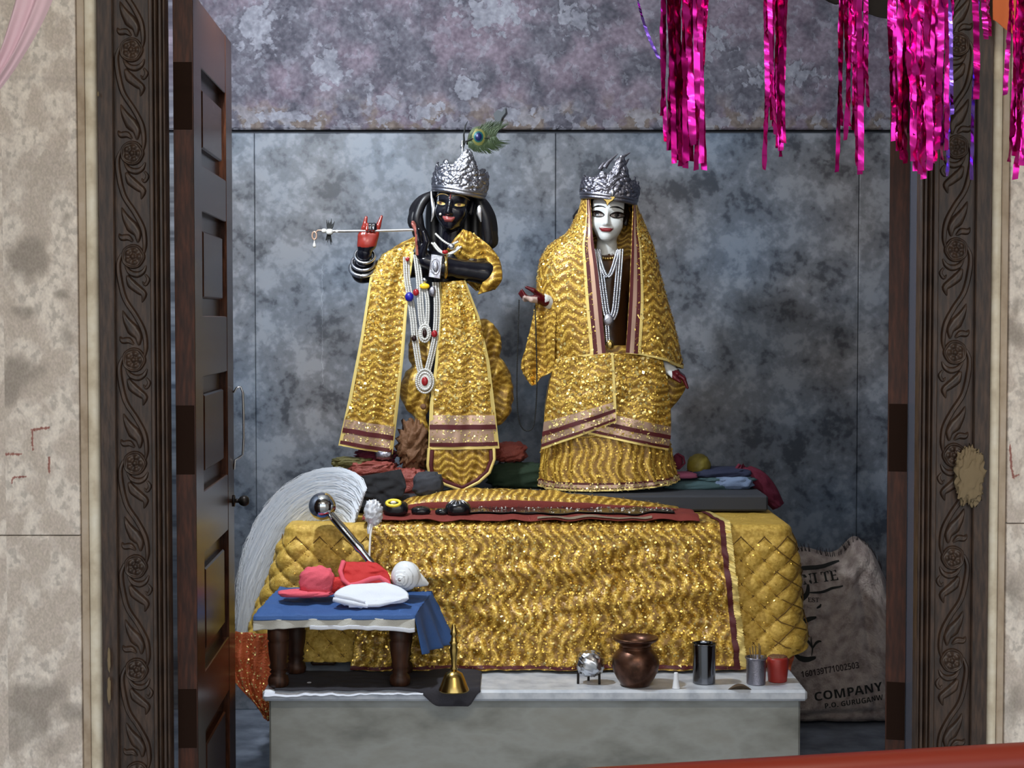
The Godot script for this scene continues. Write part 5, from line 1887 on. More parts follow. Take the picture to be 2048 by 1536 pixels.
func statue_two():
	var T := PX(SD, 1215, 660)
	var k := SD / FPX
	var st := thing("veiled_statue", "white marble statue in a gold veil and skirt with a silver crown", "statue", P(1215, 975, SD))
	var white := lin(226, 228, 226)
	var blouse := lin(70, 44, 26)
	var dred := lin(86, 18, 22)
	var f := Field.new()
	f.bone(Vector3(1214, 560, 0), Vector3(1214, 680, 0), 44, 40, 20)
	f.bone(Vector3(1165, 540, 0), Vector3(1265, 540, 0), 28, 28, 20)
	f.bone(Vector3(1214, 530, 0), Vector3(1214, 490, 2), 22, 20, 12)
	f.bone(Vector3(1214, 690, 0), Vector3(1212, 760, 0), 46, 62, 20)
	f.bone(Vector3(1190, 760, 0), Vector3(1192, 950, 0), 44, 26, 16)
	f.bone(Vector3(1236, 760, 0), Vector3(1232, 950, 0), 44, 26, 16)
	f.bone(Vector3(1192, 950, 6), Vector3(1188, 962, 34), 15, 10, 8)
	f.bone(Vector3(1232, 950, 6), Vector3(1238, 962, 34), 15, 10, 8)
	f.bone(Vector3(1160, 545, 0), Vector3(1122, 620, 10), 25, 20, 12)
	f.bone(Vector3(1122, 620, 10), Vector3(1088, 600, 46), 20, 12, 8)
	f.bone(Vector3(1268, 545, 0), Vector3(1300, 640, -4), 25, 20, 12)
	f.bone(Vector3(1300, 640, -4), Vector3(1322, 728, 24), 20, 12, 8)
	var mb := MB.new()
	f.add_to(mb, Vector3(1060, 470, -60), Vector3(1370, 978, 85), 4.5, func(p: Vector3) -> Color: return blouse if p.y > 508 + 0.1 * absf(p.x - 1214) and p.x > 1110 and p.x < 1310 else white)
	# hand held out at the left
	var h := Field.new()
	h.bone(Vector3(1090, 602, 44), Vector3(1076, 597, 52), 12, 10, 5)
	for i in 4:
		var z := 44.0 + 7.0 * i
		h.bone(Vector3(1078, 597, 50), Vector3(1062, 597 + i, z), 9, 6, 4)
		h.bone(Vector3(1062, 597 + i, z), Vector3(1050, 600 - i * 2.0, z + 4), 5.2, 4.4, 2)
		h.bone(Vector3(1050, 600 - i * 2.0, z + 4), Vector3(1039 + i * 1.5, 588 - i * 2.0, z + 5), 4.2, 2.8, 1.5)
	h.bone(Vector3(1078, 592, 56), Vector3(1066, 582, 66), 6, 4.6, 3)
	h.bone(Vector3(1066, 582, 66), Vector3(1052, 576, 68), 4.6, 3.0, 2)
	h.add_to(mb, Vector3(1026, 562, 28), Vector3(1104, 622, 86), 1.5, func(p: Vector3) -> Color: return dred if p.y < 596.0 - (p.z - 60.0) * 0.25 or p.x > 1074 else lin(214, 186, 176))
	# hand hanging at the right
	h = Field.new()
	h.bone(Vector3(1318, 722, 22), Vector3(1332, 736, 28), 12, 11, 5)
	for i in 4:
		var z := 18.0 + 6.5 * i
		h.bone(Vector3(1332, 736, 28), Vector3(1350, 742 + i * 1.5, z), 10, 6.5, 5)
		h.bone(Vector3(1350, 742 + i * 1.5, z), Vector3(1364, 752 + i * 1.5, z + 2), 5.6, 4.6, 2)
		h.bone(Vector3(1364, 752 + i * 1.5, z + 2), Vector3(1371, 768 + i * 2.0, z + 4), 4.4, 2.8, 1.5)
	h.bone(Vector3(1334, 740, 36), Vector3(1346, 754, 44), 6.5, 4.8, 3)
	h.bone(Vector3(1346, 754, 44), Vector3(1356, 762, 46), 4.8, 3.2, 2)
	h.add_to(mb, Vector3(1300, 702, 2), Vector3(1385, 790, 62), 1.6, func(p: Vector3) -> Color: return dred if p.x > 1340 and p.y > 731.0 + (1378.0 - p.x) * 0.26 and p.z > 20.0 and p.x < 1373.0 - (760.0 - p.y) * 0.05 else white)
	var ff := face_field()
	var th := head_axes(Vector3(1216, 424, 14), 0.12, 0.07, 0.02)
	var s0 := mb.v.size()
	ff.add_to(mb, Vector3(-48, -112, -56), Vector3(48, 66, 60), 2.0, func(p: Vector3) -> Color:
		if p.z > 35 and absf(p.x) < 13.4 and p.y < -35.0 and p.y > -42.6:
			return lin(128, 34, 40)
		if p.y > -60 and (p.y > 34.0 - 0.018 * p.x * p.x or (absf(p.x) > 31.0 and p.z < 24.0)):
			return lin(22, 18, 18)
		return white)
	mb.xf(th, s0)
	part(mb.xf(T), "body", M["painted_marble"], st)
	var b := MB.new()
	for e in [-1.0, 1.0]:
		eye_patch(b, ff, 20.0 * e, -9.0, 15.0, 6.4, 1.2, lin(120, 108, 102), lin(20, 15, 14), lin(14, 10, 10), -1.0)
		brow(b, ff, 19.0 * e, 2.5, 15.0, 4.5, 2.1, lin(20, 15, 14))
	b.xf(th)
	part(b.xf(T), "painted_eyes", M["eye_paint"], st, "black painted eyes and brows")
	# forehead jewel
	b = MB.new()
	b.prism(PackedVector2Array([Vector2(-13, 26), Vector2(-9, 19), Vector2(-4, 15), Vector2(0, 7), Vector2(5, 14), Vector2(11, 18), Vector2(15, 25), Vector2(8, 30), Vector2(-6, 30)]), 48, 54.0, 1.5)
	b.xf(th)
	part(b.xf(T), "forehead_jewel", M["brass"], st, "dull gold pendant on the forehead")
	# dark hair behind the veil edge, frizzy at both sides
	for side in 2:
		b = MB.new()
		for i in 10:
			if side == 0:
				b.tube([Vector3(1168, 408, 0 - i * 4), Vector3(1156 - i * 0.6, 432, -6 - i * 3), Vector3(1150 + 2 * sin(i * 2.0), 458, -10 - i * 2)], [4.0, 5.0, 1.0], 6)
			else:
				b.tube([Vector3(1264, 416, 0 - i * 4), Vector3(1278 + i * 0.6, 442, -6 - i * 3), Vector3(1288 + 3 * sin(i * 2.0), 470, -10 - i * 2)], [4.0, 5.0, 1.0], 6)
		part(b.xf(T), "hair_lock", M["hair"], st)
	# ---- veil: open in front, round the head and shoulders
	var rows := [[372, 1172, 1262, 1182, 1256, 46], [400, 1162, 1270, 1178, 1262, 50], [430, 1153, 1280, 1180, 1262, 50], [465, 1134, 1294, 1182, 1260, 48], [495, 1094, 1306, 1185, 1259, 50], [535, 1076, 1316, 1191, 1257, 56], [600, 1072, 1334, 1198, 1254, 62], [655, 1082, 1350, 1203, 1250, 66], [705, 1100, 1364, 1207, 1246, 68]]
	var nr := rows.size()
	var vf := func(u: float, v: float) -> Vector3:
		var s := clampf(v, 0.0, 1.0) * (nr - 1)
		var i := mini(int(s), nr - 2)
		var t := s - i
		var r := []
		for q in 6:
			r.append(cubic_interpolate(rows[i][q], rows[i + 1][q], rows[maxi(i - 1, 0)][q], rows[mini(i + 2, nr - 1)][q], t))
		var cx: float = (r[1] + r[2]) / 2
		var rx: float = (r[2] - r[1]) / 2
		var al := asin(clampf((r[3] - cx) / rx, -0.95, 0.95))
		var ar := asin(clampf((r[4] - cx) / rx, -0.95, 0.95))
		var a := lerpf(al, ar - TAU, u)
		var fold := 1.0 + sstep(0.35, 1.0, v) * (0.022 * sin(a * 9.0 + 1.0) + 0.03 * n3(a * 2.0, v * 2.0, 8.0))
		var y: float = r[0]
		y += pow(v, 5.0) * 32.0 * pow(absf(sin(a)), 2.0) * (1.0 if sin(a) > 0 else 0.9)
		return Vector3(cx + sin(a) * rx * fold, y, 6.0 + cos(a) * r[5] * fold)
	b = MB.new()
	b.grid(150, 110, vf, func(u: float, v: float) -> Vector2: return Vector2(u * 3.6, v * 1.75 + 0.05 * sin(u * 9.0)), 1.8)
	var veil := part(b.xf(T), "veil", M["gold_wave"], st, "gold veil with a wavy weave")
	b = flakes(vf, 2300, 2.3, 0.26, 0.02, 0.40, 0.25, 0.99, -1.0)
	b.join(flakes(vf, 2300, 2.3, 0.26, 0.60, 0.98, 0.25, 0.99, -1.0))
	b.xf(T)
	stuff(part(b, "sequins", M["sequin"], st))
	b = flakes(vf, 240, 3.4, 0.26, 0.02, 0.40, 0.3, 0.99, -1.0)
	b.join(flakes(vf, 240, 3.4, 0.26, 0.60, 0.98, 0.3, 0.99, -1.0))
	b.xf(T)
	stuff(part(b, "pale_sequins", M["sequin_pale"], st))
	for e in [[0.0, 0.010, "trim_maroon"], [0.010, 0.021, "trim_pink"], [0.021, 0.032, "trim_maroon"], [0.032, 0.040, "trim_gold"]]:
		for m in 2:
			b = MB.new()
			b.grid(4, 90, sub(vf, e[0] if m == 0 else 1.0 - e[1], e[1] if m == 0 else 1.0 - e[0], 0.06, 0.995, -1.4))
			part(b.xf(T), "border_stripe", M[e[2]], st)
	b = MB.new()
	b.grid(130, 2, sub(vf, 0.0, 1.0, 0.985, 1.0, -1.2))
	part(b.xf(T), "veil_hem", M["trim_gold"], st)
	# hanging corner of the veil at the left
	var cf := pan([[1072, 596, 1112, 590, 40], [1064, 640, 1110, 640, 40], [1052, 690, 1108, 700, 34], [1042, 730, 1106, 738, 28], [1052, 756, 1082, 752, 26], [1063, 770, 1070, 768, 26]], func(u: float, v: float, _x: float, _y: float) -> float: return 9.0 * sin(u * 7.0 + 0.5) * (0.4 + 0.6 * v) + 8.0 * u)
	b = MB.new(); b.grid(30, 50, cf, gold_uv(cf, k), -1.8)
	part(b.xf(T), "veil_corner", M["gold_wave"], st)
	b = flakes(cf, 320, 2.3, 0.3)
	stuff(part(b.xf(T), "sequins", M["sequin"], st))
	# cloth end behind the hanging hand
	var bf := pan([[1310, 735, 1345, 742, -8], [1316, 770, 1372, 768, -4], [1322, 800, 1362, 795, -6], [1326, 838, 1340, 822, -10]], func(u: float, _v: float, _x: float, _y: float) -> float: return 8.0 * sin(PI * u))
	b = MB.new(); b.grid(16, 24, bf, gold_uv(bf, k), -1.8)
	part(b.xf(T), "cloth_end", M["gold_wave"], st)
	# ---- skirts
	var cyl := func(x: float, rx: float, rz: float) -> float: return rz * sqrt(maxf(0.0, 1.0 - pow((x - 1213.0) / rx, 2.0)))
	var skirt := func(rws: Array, pleat: float, freq: float) -> Callable:
		var n := rws.size()
		return func(u: float, v: float) -> Vector3:
			var s := clampf(v, 0.0, 1.0) * (n - 1)
			var i := mini(int(s), n - 2)
			var t := s - i
			var r := []
			for q in 5:
				r.append(cubic_interpolate(rws[i][q], rws[i + 1][q], rws[maxi(i - 1, 0)][q], rws[mini(i + 2, n - 1)][q], t))
			var a := (u - 0.5) * TAU
			var fl := 1.0 + pleat * (sin(a * freq) + 0.6 * sin(a * freq * 1.7 + 2.0 + v)) * (0.4 + 0.6 * v)
			return Vector3((r[1] + r[2]) / 2 + sin(a) * (r[2] - r[1]) / 2 * fl, r[0] + r[4] * (cos(a) * 0.5 + 0.5) + 10.0 * (-sin(a)) * v * v * 0.5, cos(a) * r[3] * fl)
	var uf: Callable = skirt.call([[690, 1118, 1316, 56, 0], [740, 1102, 1330, 62, 0], [800, 1090, 1338, 64, 0], [870, 1086, 1336, 66, 0]], 0.006, 9.0)
	b = MB.new(); b.grid(120, 40, uf, gold_uv(uf, k), -1.5)
	part(b.xf(T), "overskirt", M["gold_wave"], st)
	var lw: Callable = skirt.call([[850, 1088, 1334, 60, 0], [890, 1084, 1340, 64, 4], [935, 1081, 1350, 68, 12], [956, 1080, 1356, 70, 20]], 0.022, 21.0)
	b = MB.new(); b.grid(260, 30, lw, func(u: float, v: float) -> Vector2: return Vector2(v * 0.55, u * 3.6), -1.5)
	part(b.xf(T), "underskirt", M["gold_wave"], st, "pleated gold underskirt")
	b = flakes(lw, 700, 2.3, 0.3, 0.22, 0.78, 0.2, 0.8, 1.0)
	stuff(part(b.xf(T), "sequins", M["sequin"], st))
	for e in [[0.78, 0.82, "trim_maroon", 1.5], [0.82, 0.91, "trim_pink", 1.2], [0.90, 0.935, "trim_maroon", 1.6], [0.935, 1.0, "trim_gold", 1.6]]:
		b = MB.new(); b.grid(260, 4, sub(lw, 0.0, 1.0, e[0], e[1], e[3]))
		part(b.xf(T), "hem_stripe", M[e[2]], st)
	b = flakes(lw, 420, 2.4, 0.35, 0.2, 0.8, 0.78, 0.99, 2.0)
	stuff(part(b.xf(T), "hem_sequins", M["sequin_pale"], st))
	# two front flaps with slanting borders
	for m in 2:
		var rws := [[1110, 716, 1221, 704, 6], [1096, 775, 1224, 752, 8], [1088, 835, 1226, 795, 10], [1083, 896, 1227, 840, 11]] if m == 0 else [[1216, 704, 1320, 714, 3], [1216, 762, 1334, 772, 4], [1200, 815, 1339, 845, 5], [1176, 864, 1333, 898, 5]]
		var pf := pan(rws, func(u: float, v: float, x: float, _y: float) -> float: return cyl.call(x, 150.0, 66.0) + 2.0 * sin(u * 9.0 + v * 3.0) + 2.5 * n3(u * 3.0, v * 4.0, m * 7.0))
		b = MB.new(); b.grid(50, 60, pf, gold_uv(pf, k), -1.8)
		part(b.xf(T), "front_flap", M["gold_wave"], st)
		b = flakes(pf, 800, 2.3, 0.28, 0.02, 0.98, 0.02, 0.7)
		stuff(part(b.xf(T), "sequins", M["sequin"], st))
		b = flakes(pf, 140, 3.6, 0.28, 0.02, 0.98, 0.02, 0.98, 1.8)
		stuff(part(b.xf(T), "pale_sequins", M["sequin_pale"], st))
		end_border(pf, st, T, 30, [[0.70, 0.80, "trim_pink", 1.2, "border_band"], [0.79, 0.835, "trim_maroon", 2.6, "maroon_stripe"], [0.835, 0.925, "trim_pink", 1.2, "border_band"], [0.915, 0.955, "trim_maroon", 2.6, "maroon_stripe"], [0.955, 1.0, "trim_gold", 1.4, "gold_hem"], [0.0, 1.0, "trim_gold", 1.8, "edge_piping", 0.97 if m == 0 else -0.02, 1.01 if m == 0 else 0.0]])
		b = flakes(pf, 260, 1.9, 0.35, 0.02, 0.98, 0.70, 0.95, 1.6)
		stuff(part(b.xf(T), "border_sequins", M["sequin_pale"], st))
	# ---- necklaces
	var nk := MB.new()
	for e in [[[Vector3(1192, 500, 40), Vector3(1200, 560, 62), Vector3(1208, 620, 68), Vector3(1214, 640, 70)], 3], [[Vector3(1238, 500, 40), Vector3(1232, 560, 62), Vector3(1226, 620, 68), Vector3(1218, 640, 70)], 3], [[Vector3(1194, 502, 40), Vector3(1204, 540, 58), Vector3(1214, 556, 60), Vector3(1224, 540, 58), Vector3(1236, 502, 40)], 2], [[Vector3(1212, 640, 70), Vector3(1214, 668, 70), Vector3(1216, 690, 70)], 2]]:
		for i in e[1]:
			var pts := []
			for p in e[0]:
				pts.append(p + Vector3((i - 1) * 5.0, 0, 2.0 * (i % 2)))
			bead_string(nk, pts, 2.6, 3.6)
	var neck := part(nk.xf(T), "necklace", M["foil_silver"], st, "silver chains")
	b = MB.new(); stone(b, Vector3(1213, 640, 72), 10, 12, 5)
	part(b.xf(T), "pendant", M["silver"], neck)
	b = MB.new(); stone(b, Vector3(1216, 688, 72), 8, 10, 5)
	part(b.xf(T), "pendant", M["brass"], neck)
	b = MB.new()
	for i in 13:
		var a := PI * i / 12.0
		stone(b, Vector3(1214 - cos(a) * 19, 512 + sin(a) * 7, 26 + sin(a) * 4), 2.6, 3.2, 2.4)
	part(b.xf(T), "collar_beads", M["brass"], neck)
	# ---- crown
	b = MB.new()
	crown(b, Vector3(1215, 406, 14), 53.0, 40.0, [[0.26, 50.0, 0.33], [-0.42, 14.0, 0.18], [0.98, 12.0, 0.13], [-1.1, 4.0, 0.2], [1.7, 8.0, 0.2], [-1.8, 8.0, 0.2], [2.5, 10.0, 0.2], [-2.5, 10.0, 0.2]], 0.13, 1.0)
	var cr := part(b.xf(T), "crown", M["silver_dark"], st, "tarnished silver crown with a tall centre leaf")
	for e in [[[1226, 330], [1240, 322], [1256, 312]], [[1206, 342], [1214, 330], [1232, 314]], [[1196, 346], [1204, 334], [1212, 330]], [[1238, 346], [1248, 330], [1254, 324]]]:
		b = MB.new()
		b.tube([Vector3(e[0][0], e[0][1], 56), Vector3(e[1][0], e[1][1], 54), Vector3(e[2][0], e[2][1], 50)], [4.5, 3.6, 0.8], 8, 0.5)
		part(b.xf(T), "leaf_tip", M["silver_dark"], cr)
	for e in [[1220.0, 392.0, 70.0, 4.5, 8.0], [1189.0, 375.0, 60.0, 3.0, 4.5], [1171.0, 380.0, 46.0, 3.0, 3.6], [1224.0, 362.0, 66.0, 4.0, 7.0], [1256.0, 381.0, 50.0, 2.6, 5.0], [1236.0, 346.0, 60.0, 2.6, 7.0]]:
		b = MB.new(); stone(b, Vector3(e[0], e[1], e[2]), e[3], e[4], 3.0)
		part(b.xf(T), "stud", M["foil_silver"], cr)
	# ---- thin black thread loop hanging from the held-out hand
	b = MB.new()
	bead_string(b, [Vector3(1038, 600, 50), Vector3(1036, 660, 52), Vector3(1034, 740, 52), Vector3(1034, 800, 50), Vector3(1038, 840, 48), Vector3(1050, 858, 46), Vector3(1066, 850, 48), Vector3(1072, 800, 50), Vector3(1073, 740, 54), Vector3(1071, 660, 62), Vector3(1069, 612, 56)], 1.5, 4.0)
	solo(b.xf(T), "bead_thread", M["cord_black"], "thin loop of black beads hanging from the veiled statue's hand", "beads")

# ==================================================================== small things
func on_slab(px: float, py: float, y: float) -> float:
	# depth at which the ray through that pixel meets the level y
	return (y - CAM_Y) / (P(px, py, 1.0).y - CAM_Y)

func up_axes(px: float, py: float, d: float, y: float) -> Transform3D:
	# pixel-sized axes, y UP from the base point, for lathed things
	var k := d / FPX
	var p := P(px, py, d)
	return Transform3D(Basis(Vector3(k, 0, 0), Vector3(0, k, 0), Vector3(0, 0, k)), Vector3(p.x, y, p.z))

func rumple(amp: float, freq: float, sd: float) -> Callable:
	return func(d: Vector3) -> float: return amp * (n3(d.x * freq, d.y * freq * 1.6, d.z * freq + sd) + 0.5 * n3(d.x * freq * 2.3, d.y * freq * 3.0, d.z * freq * 2.0 + sd))

func small_things():
	var b: MB
	# ---------------------------------------------------------- cloth pile left of the flute player
	var T := PX(3.52, 750, 945)
	var pile := [
		["folded_cloth", "olive", Vector3(705, 925, -6), Vector3(42, 10, 34), "olive sequinned cloth folded under the red cloths at the pile's edge"],
		["folded_cloth", "olive", Vector3(692, 955, 0), Vector3(36, 14, 36), "olive sequinned cloth folded at the bottom of the red pile"],
		["folded_cloth", "brick_red", Vector3(745, 936, 4), Vector3(48, 16, 34), "crumpled brick red cloth on top of the pile beside the fly whisk"],
		["folded_cloth", "brick_red", Vector3(730, 960, 10), Vector3(50, 15, 34), "flat brick red cloth in the middle of the pile beside the fly whisk"],
		["folded_cloth", "brick_red", Vector3(814, 966, 14), Vector3(40, 30, 34), "thick bundle of brick red cloth beside the flute player's feet"],
		["crumpled_cloth", "brown_cloth", Vector3(828, 892, -4), Vector3(32, 46, 32), "brown crumpled cloth bundle behind the hanging shawl end"],
		["crumpled_cloth", "maroon_cloth", Vector3(752, 912, -16), Vector3(40, 14, 22), "dark maroon cloth lump behind the red pile"]]
	for i in pile.size():
		var e = pile[i]
		b = MB.new()
		b.blob(e[2], e[3], 0.62 if i < 5 else 0.9, 44, 26, rumple(0.16 if i < 5 else 0.3, 3.2, i * 3.0))
		solo(b.xf(T), e[0], M[e[1]], e[4], "cloth")
	b = MB.new()
	b.blob(Vector3(770, 908, 12), Vector3(18, 12, 16), 0.8, 24, 16, rumple(0.12, 3.0, 40.0))
	solo(b.xf(T), "silver_pot", M["silver_dark"], "small dull silver pot half buried in the red cloth pile", "pot")
	T = PX(3.40, 740, 975)
	b = MB.new()
	var bk := pan([[690, 958, 800, 940, -20], [680, 972, 812, 968, -4], [700, 990, 806, 992, 8], [716, 1012, 800, 1018, 12]], func(u: float, v: float, _x: float, _y: float) -> float: return 9.0 * sin(PI * u) + 7.0 * n3(u * 4.0, v * 4.0, 3.0))
	b.grid(36, 26, bk, null, -3.0)
	solo(b.xf(T), "black_cloth", M["black_cloth"], "black cloth hanging over the front of the red pile", "cloth")
	b = MB.new()
	b.blob(Vector3(856, 970, -8), Vector3(30, 26, 24), 0.75, 28, 18, rumple(0.12, 2.5, 50.0))
	solo(b.xf(T), "grey_cloth", M["dark_board"], "dark grey cloth lump between the red bundle and gold apron", "cloth")
	# ---------------------------------------------------------- cloths between and right of the statues
	T = PX(3.60, 1040, 940)
	b = MB.new()
	b.blob(Vector3(1046, 952, 0), Vector3(70, 26, 40), 0.7, 40, 22, rumple(0.12, 2.6, 60.0))
	solo(b.xf(T), "green_cloth", M["green_cloth"], "dark green cloth folded between the two statues", "cloth")
	b = MB.new()
	b.blob(Vector3(1020, 905, -14), Vector3(34, 20, 26), 0.8, 32, 20, rumple(0.2, 2.8, 66.0))
	solo(b.xf(T), "red_cloth_bundle", M["brick_red"], "dusty red cloth bundle on the green cloth between the statues", "cloth")
	T = PX(3.60, 1440, 950)
	var gar := [["teal", Vector3(1405, 968, 6), Vector3(80, 11, 44), "teal folded garment at the bottom of the stack right of the veiled statue"],
		["pale_blue", Vector3(1460, 962, 12), Vector3(44, 14, 40), "pale blue patterned garment in the stack right of the veiled statue"],
		["navy", Vector3(1440, 944, 0), Vector3(66, 10, 44), "dark navy garment on the stack right of the veiled statue"],
		["teal", Vector3(1450, 956, 4), Vector3(62, 6, 44), "thin grey teal cloth between the navy and pale blue garments"]]
	for i in gar.size():
		var e = gar[i]
		b = MB.new()
		b.blob(e[1], e[2], 0.6, 40, 18, rumple(0.08, 2.5, 70.0 + i * 4.0))
		solo(b.xf(T), "folded_garment", M[e[0]], e[3], "cloth")
	b = MB.new()
	var mc := pan([[1466, 936, 1500, 930, 16], [1490, 958, 1525, 942, 20], [1512, 985, 1546, 965, 16], [1530, 1004, 1560, 990, 10], [1546, 1020, 1568, 1006, 4]], func(u: float, v: float, _x: float, _y: float) -> float: return 12.0 * sin(PI * u) + 2.0 * n3(u * 4.0, v * 5.0, 5.0))
	b.grid(24, 40, mc, null, -14.0)
	solo(b.xf(T), "maroon_cloth", M["maroon_cloth"], "deep maroon cloth drooping over the end of the bench", "cloth")
	b = MB.new()
	b.blob(Vector3(1396, 930, 14), Vector3(24, 24, 24), 1.0, 32, 20, rumple(0.06, 6.0, 80.0))
	solo(b.xf(T), "olive_ball", M["olive_ball"], "round olive yellow ball beside the veiled statue's skirt", "ball")
	b = MB.new()
	b.blob(Vector3(1368, 948, 22), Vector3(26, 7, 22), 0.7, 24, 12, rumple(0.06, 3.0, 84.0))
	solo(b.xf(T), "mauve_cloth", M["mauve"], "mauve cloth strip beside the veiled statue's hem", "cloth")
	b = MB.new()
	b.tube([Vector3(1352, 905, 20), Vector3(1364, 912, 22), Vector3(1367, 924, 22), Vector3(1356, 936, 22)], [2.0, 2.4, 2.2, 1.6], 8)
	b.blob(Vector3(1354, 922, 12), Vector3(10, 16, 10), 0.9, 20, 12, rumple(0.1, 3.0, 88.0))
	solo(b.xf(T), "red_pouch", M["maroon_cloth"], "small dark red pouch with a curved rim behind the skirt hem", "pouch")
	# ---------------------------------------------------------- stones on the bench edge
	var ty := bench_top + 0.0215
	var eye := thing("black_stone", "glossy black stone with a yellow painted ring on the bench edge", "stone", P(790, 1030, 3.26))
	T = PX(3.26, 790, 1016)
	b = MB.new(); b.blob(Vector3(791, 1017, 0), Vector3(26, 17, 22), 0.8, 28, 18)
	part(b.xf(T), "stone", M["bead_black"], eye)
	b = MB.new()
	var rg := []
	for i in 25:
		var a := TAU * i / 24.0
		rg.append(Vector3(788 + 13.5 * cos(a), 1004.5 + 5.2 * sin(a), 15 + 5.0 * sin(a)))
	b.tube(rg, 3.4, 8, 1.0, false)
	part(b.xf(T), "yellow_ring", M["yellow_paint"], eye)
	b = MB.new(); b.blob(Vector3(788, 1003, 16), Vector3(6, 3, 4), 1.0, 14, 8)
	part(b.xf(T), "pale_dot", M["white_paint"], eye)
	for e in [[842.0, 1022.0, 20.0, 10.0, "small glossy black stone beside the ringed stone"], [884.0, 1024.0, 14.0, 8.0, "small glossy black stone touching the silver marked dome"]]:
		b = MB.new(); b.blob(Vector3(e[0], e[1], 0), Vector3(e[2], e[3], e[2] * 0.8), 0.9, 22, 14, rumple(0.06, 2.0, e[0]))
		solo(b.xf(PX(3.26, e[0], e[1])), "black_stone", M["bead_black"], e[4], "stone")
	var dome := thing("stone_dome", "dark polished stone dome with silver lines painted on top", "stone", P(916, 1030, 3.26))
	T = PX(3.26, 916, 1014)
	b = MB.new(); b.blob(Vector3(916, 1017, 0), Vector3(26, 17, 24), 0.9, 28, 18)
	part(b.xf(T), "stone", M["bead_black"], dome)
	b = MB.new()
	for i in 6:
		var a := -1.1 + i * 0.44
		var pts := []
		for j in 7:
			var q := 0.15 + j * 0.13
			pts.append(Vector3(916 + 26.6 * sin(a) * sin(q), 1017 - 17.6 * cos(q), 24.6 * cos(a) * sin(q)))
		b.tube(pts, [0.8, 1.4, 1.8, 1.8, 1.5, 1.1, 0.6], 6)
	part(b.xf(T), "silver_line", M["foil_silver"], dome)
	# ---------------------------------------------------------- fly whisk
	var wh := thing("fly_whisk", "white yak hair fly whisk with a steel ball and handle leaning on the bench", "whisk", P(700, 1090, 3.2))
	T = PX(3.2, 640, 1040)
	b = MB.new(); b.blob(Vector3(645, 1012, 0), Vector3(28, 28, 28), 1.0, 40, 26)
	b.lathe([[12.0, -4.0], [15.0, 0.0], [12.0, 4.0]], Transform3D(Basis(Vector3(0.5, 0.8, 0), Vector3(0.72, -0.72, 0.0), Vector3(0, 0, 1)), Vector3(662, 1030, 6)), 20)
	part(b.xf(T), "steel_ball", M["steel"], wh)
	b = MB.new()
	b.tube([Vector3(655, 1020, 6), Vector3(690, 1058, 18), Vector3(714, 1084, 26), Vector3(722, 1093, 28), Vector3(726, 1098, 30), Vector3(764, 1142, 40)], [8.5, 8.5, 8.0, 10.5, 7.5, 7.0], 16)
	part(b.xf(T), "handle", M["steel"], wh)
	b = MB.new()
	var r2 := RandomNumberGenerator.new()
	r2.seed = 400
	T = PX(3.33, 640, 1040)
	for i in 5200:
		var s := r2.randf()
		var o := clampf(r2.randfn(0, 0.5), -1.2, 1.2)
		var w := r2.randfn(0, 1.0)
		var reach := r2.randf_range(0.45, 1.1)
		var pts := []
		for j in 8:
			var q := j / 7.0 * reach
			var base := Vector3(722, 1012, 40).bezier_interpolate(Vector3(718, 948, 20), Vector3(540, 930, 0), Vector3(484, 1225, -10), q)
			# o spreads the hair across the bundle: outwards (up and left) or inwards
			var out := Vector3(lerpf(0.35, -1.0, minf(q * 1.2, 1.0)), lerpf(-1.0, -0.15, minf(q * 1.1, 1.0)), 0)
			var thick := 10.0 + 56.0 * sin(PI * clampf(q * 0.75 + 0.2, 0.0, 1.0))
			base += out * (o * 1.15 - 0.55) * thick + Vector3(0, 0, w * 9.0)
			base += Vector3(7.0 * n3(i * 0.37, q * 3.0, 1.0), 7.0 * n3(i * 0.37, q * 3.0, 9.0), 0) * (0.4 + q)
			pts.append(base)
		var st := b.v.size()
		var wd := r2.randf_range(0.5, 1.0)
		for j in pts.size():
			var t: Vector3 = (pts[mini(j + 1, 7)] - pts[maxi(j - 1, 0)]).normalized()
			var sd := t.cross(Vector3(0.2 * o, 0.1, 1)).normalized() * wd * (1.0 - 0.75 * j / 7.0)
			b.put(pts[j] - sd); b.put(pts[j] + sd)
		for j in pts.size() - 1:
			b.quad(st + 2 * j, st + 2 * j + 1, st + 2 * j + 3, st + 2 * j + 2)
	stuff(part(b.xf(T), "hair", M["hair_white"], wh), "long soft white hair")
	# ---------------------------------------------------------- wrapped bud on a stick
	var bud := thing("wrapped_stick", "stick with a white crumpled wrapped head standing behind the stool", "stick", P(742, 1130, 3.2))
	T = PX(3.19, 745, 1060)
	b = MB.new()
	b.blob(Vector3(747, 1025, 4), Vector3(18, 25, 17), 0.9, 34, 24, rumple(0.22, 3.4, 120.0))
	b.tube([Vector3(741, 1044, 10), Vector3(740, 1056, 12), Vector3(739, 1066, 14)], [4.0, 5.5, 3.0], 8, 0.7)
	part(b.xf(T), "head", M["foil_white"] if M.has("foil_white") else mat("foil_white", c8(222, 224, 230), 0.35, 0.35), bud)
	b = MB.new()
	b.tube([Vector3(746, 1040, 8), Vector3(742, 1070, 16), Vector3(740, 1134, 30)], [2.4, 2.2, 2.2], 8)
	part(b.xf(T), "stick", M["white_paint"], bud)
	stool()
	vessels()
	sack()
	# ---------------------------------------------------------- red rail in front
	b = MB.new()
	var ra := P(2150, 1519, 1.27)
	var rb := P(1300, 1571, 1.205)
	b.tube([rb + (rb - ra) * 0.6, rb, ra, ra + (ra - rb) * 0.4], 0.0155, 20)
	b.colored = false
	solo(b, "red_rail", M["rail_red"], "dark red painted pipe rail in front of the doorway", "rail")
	# ---------------------------------------------------------- pink veil cloth, orange flag, dark drape
	b = MB.new()
	T = PX(2.2, 40, 60)
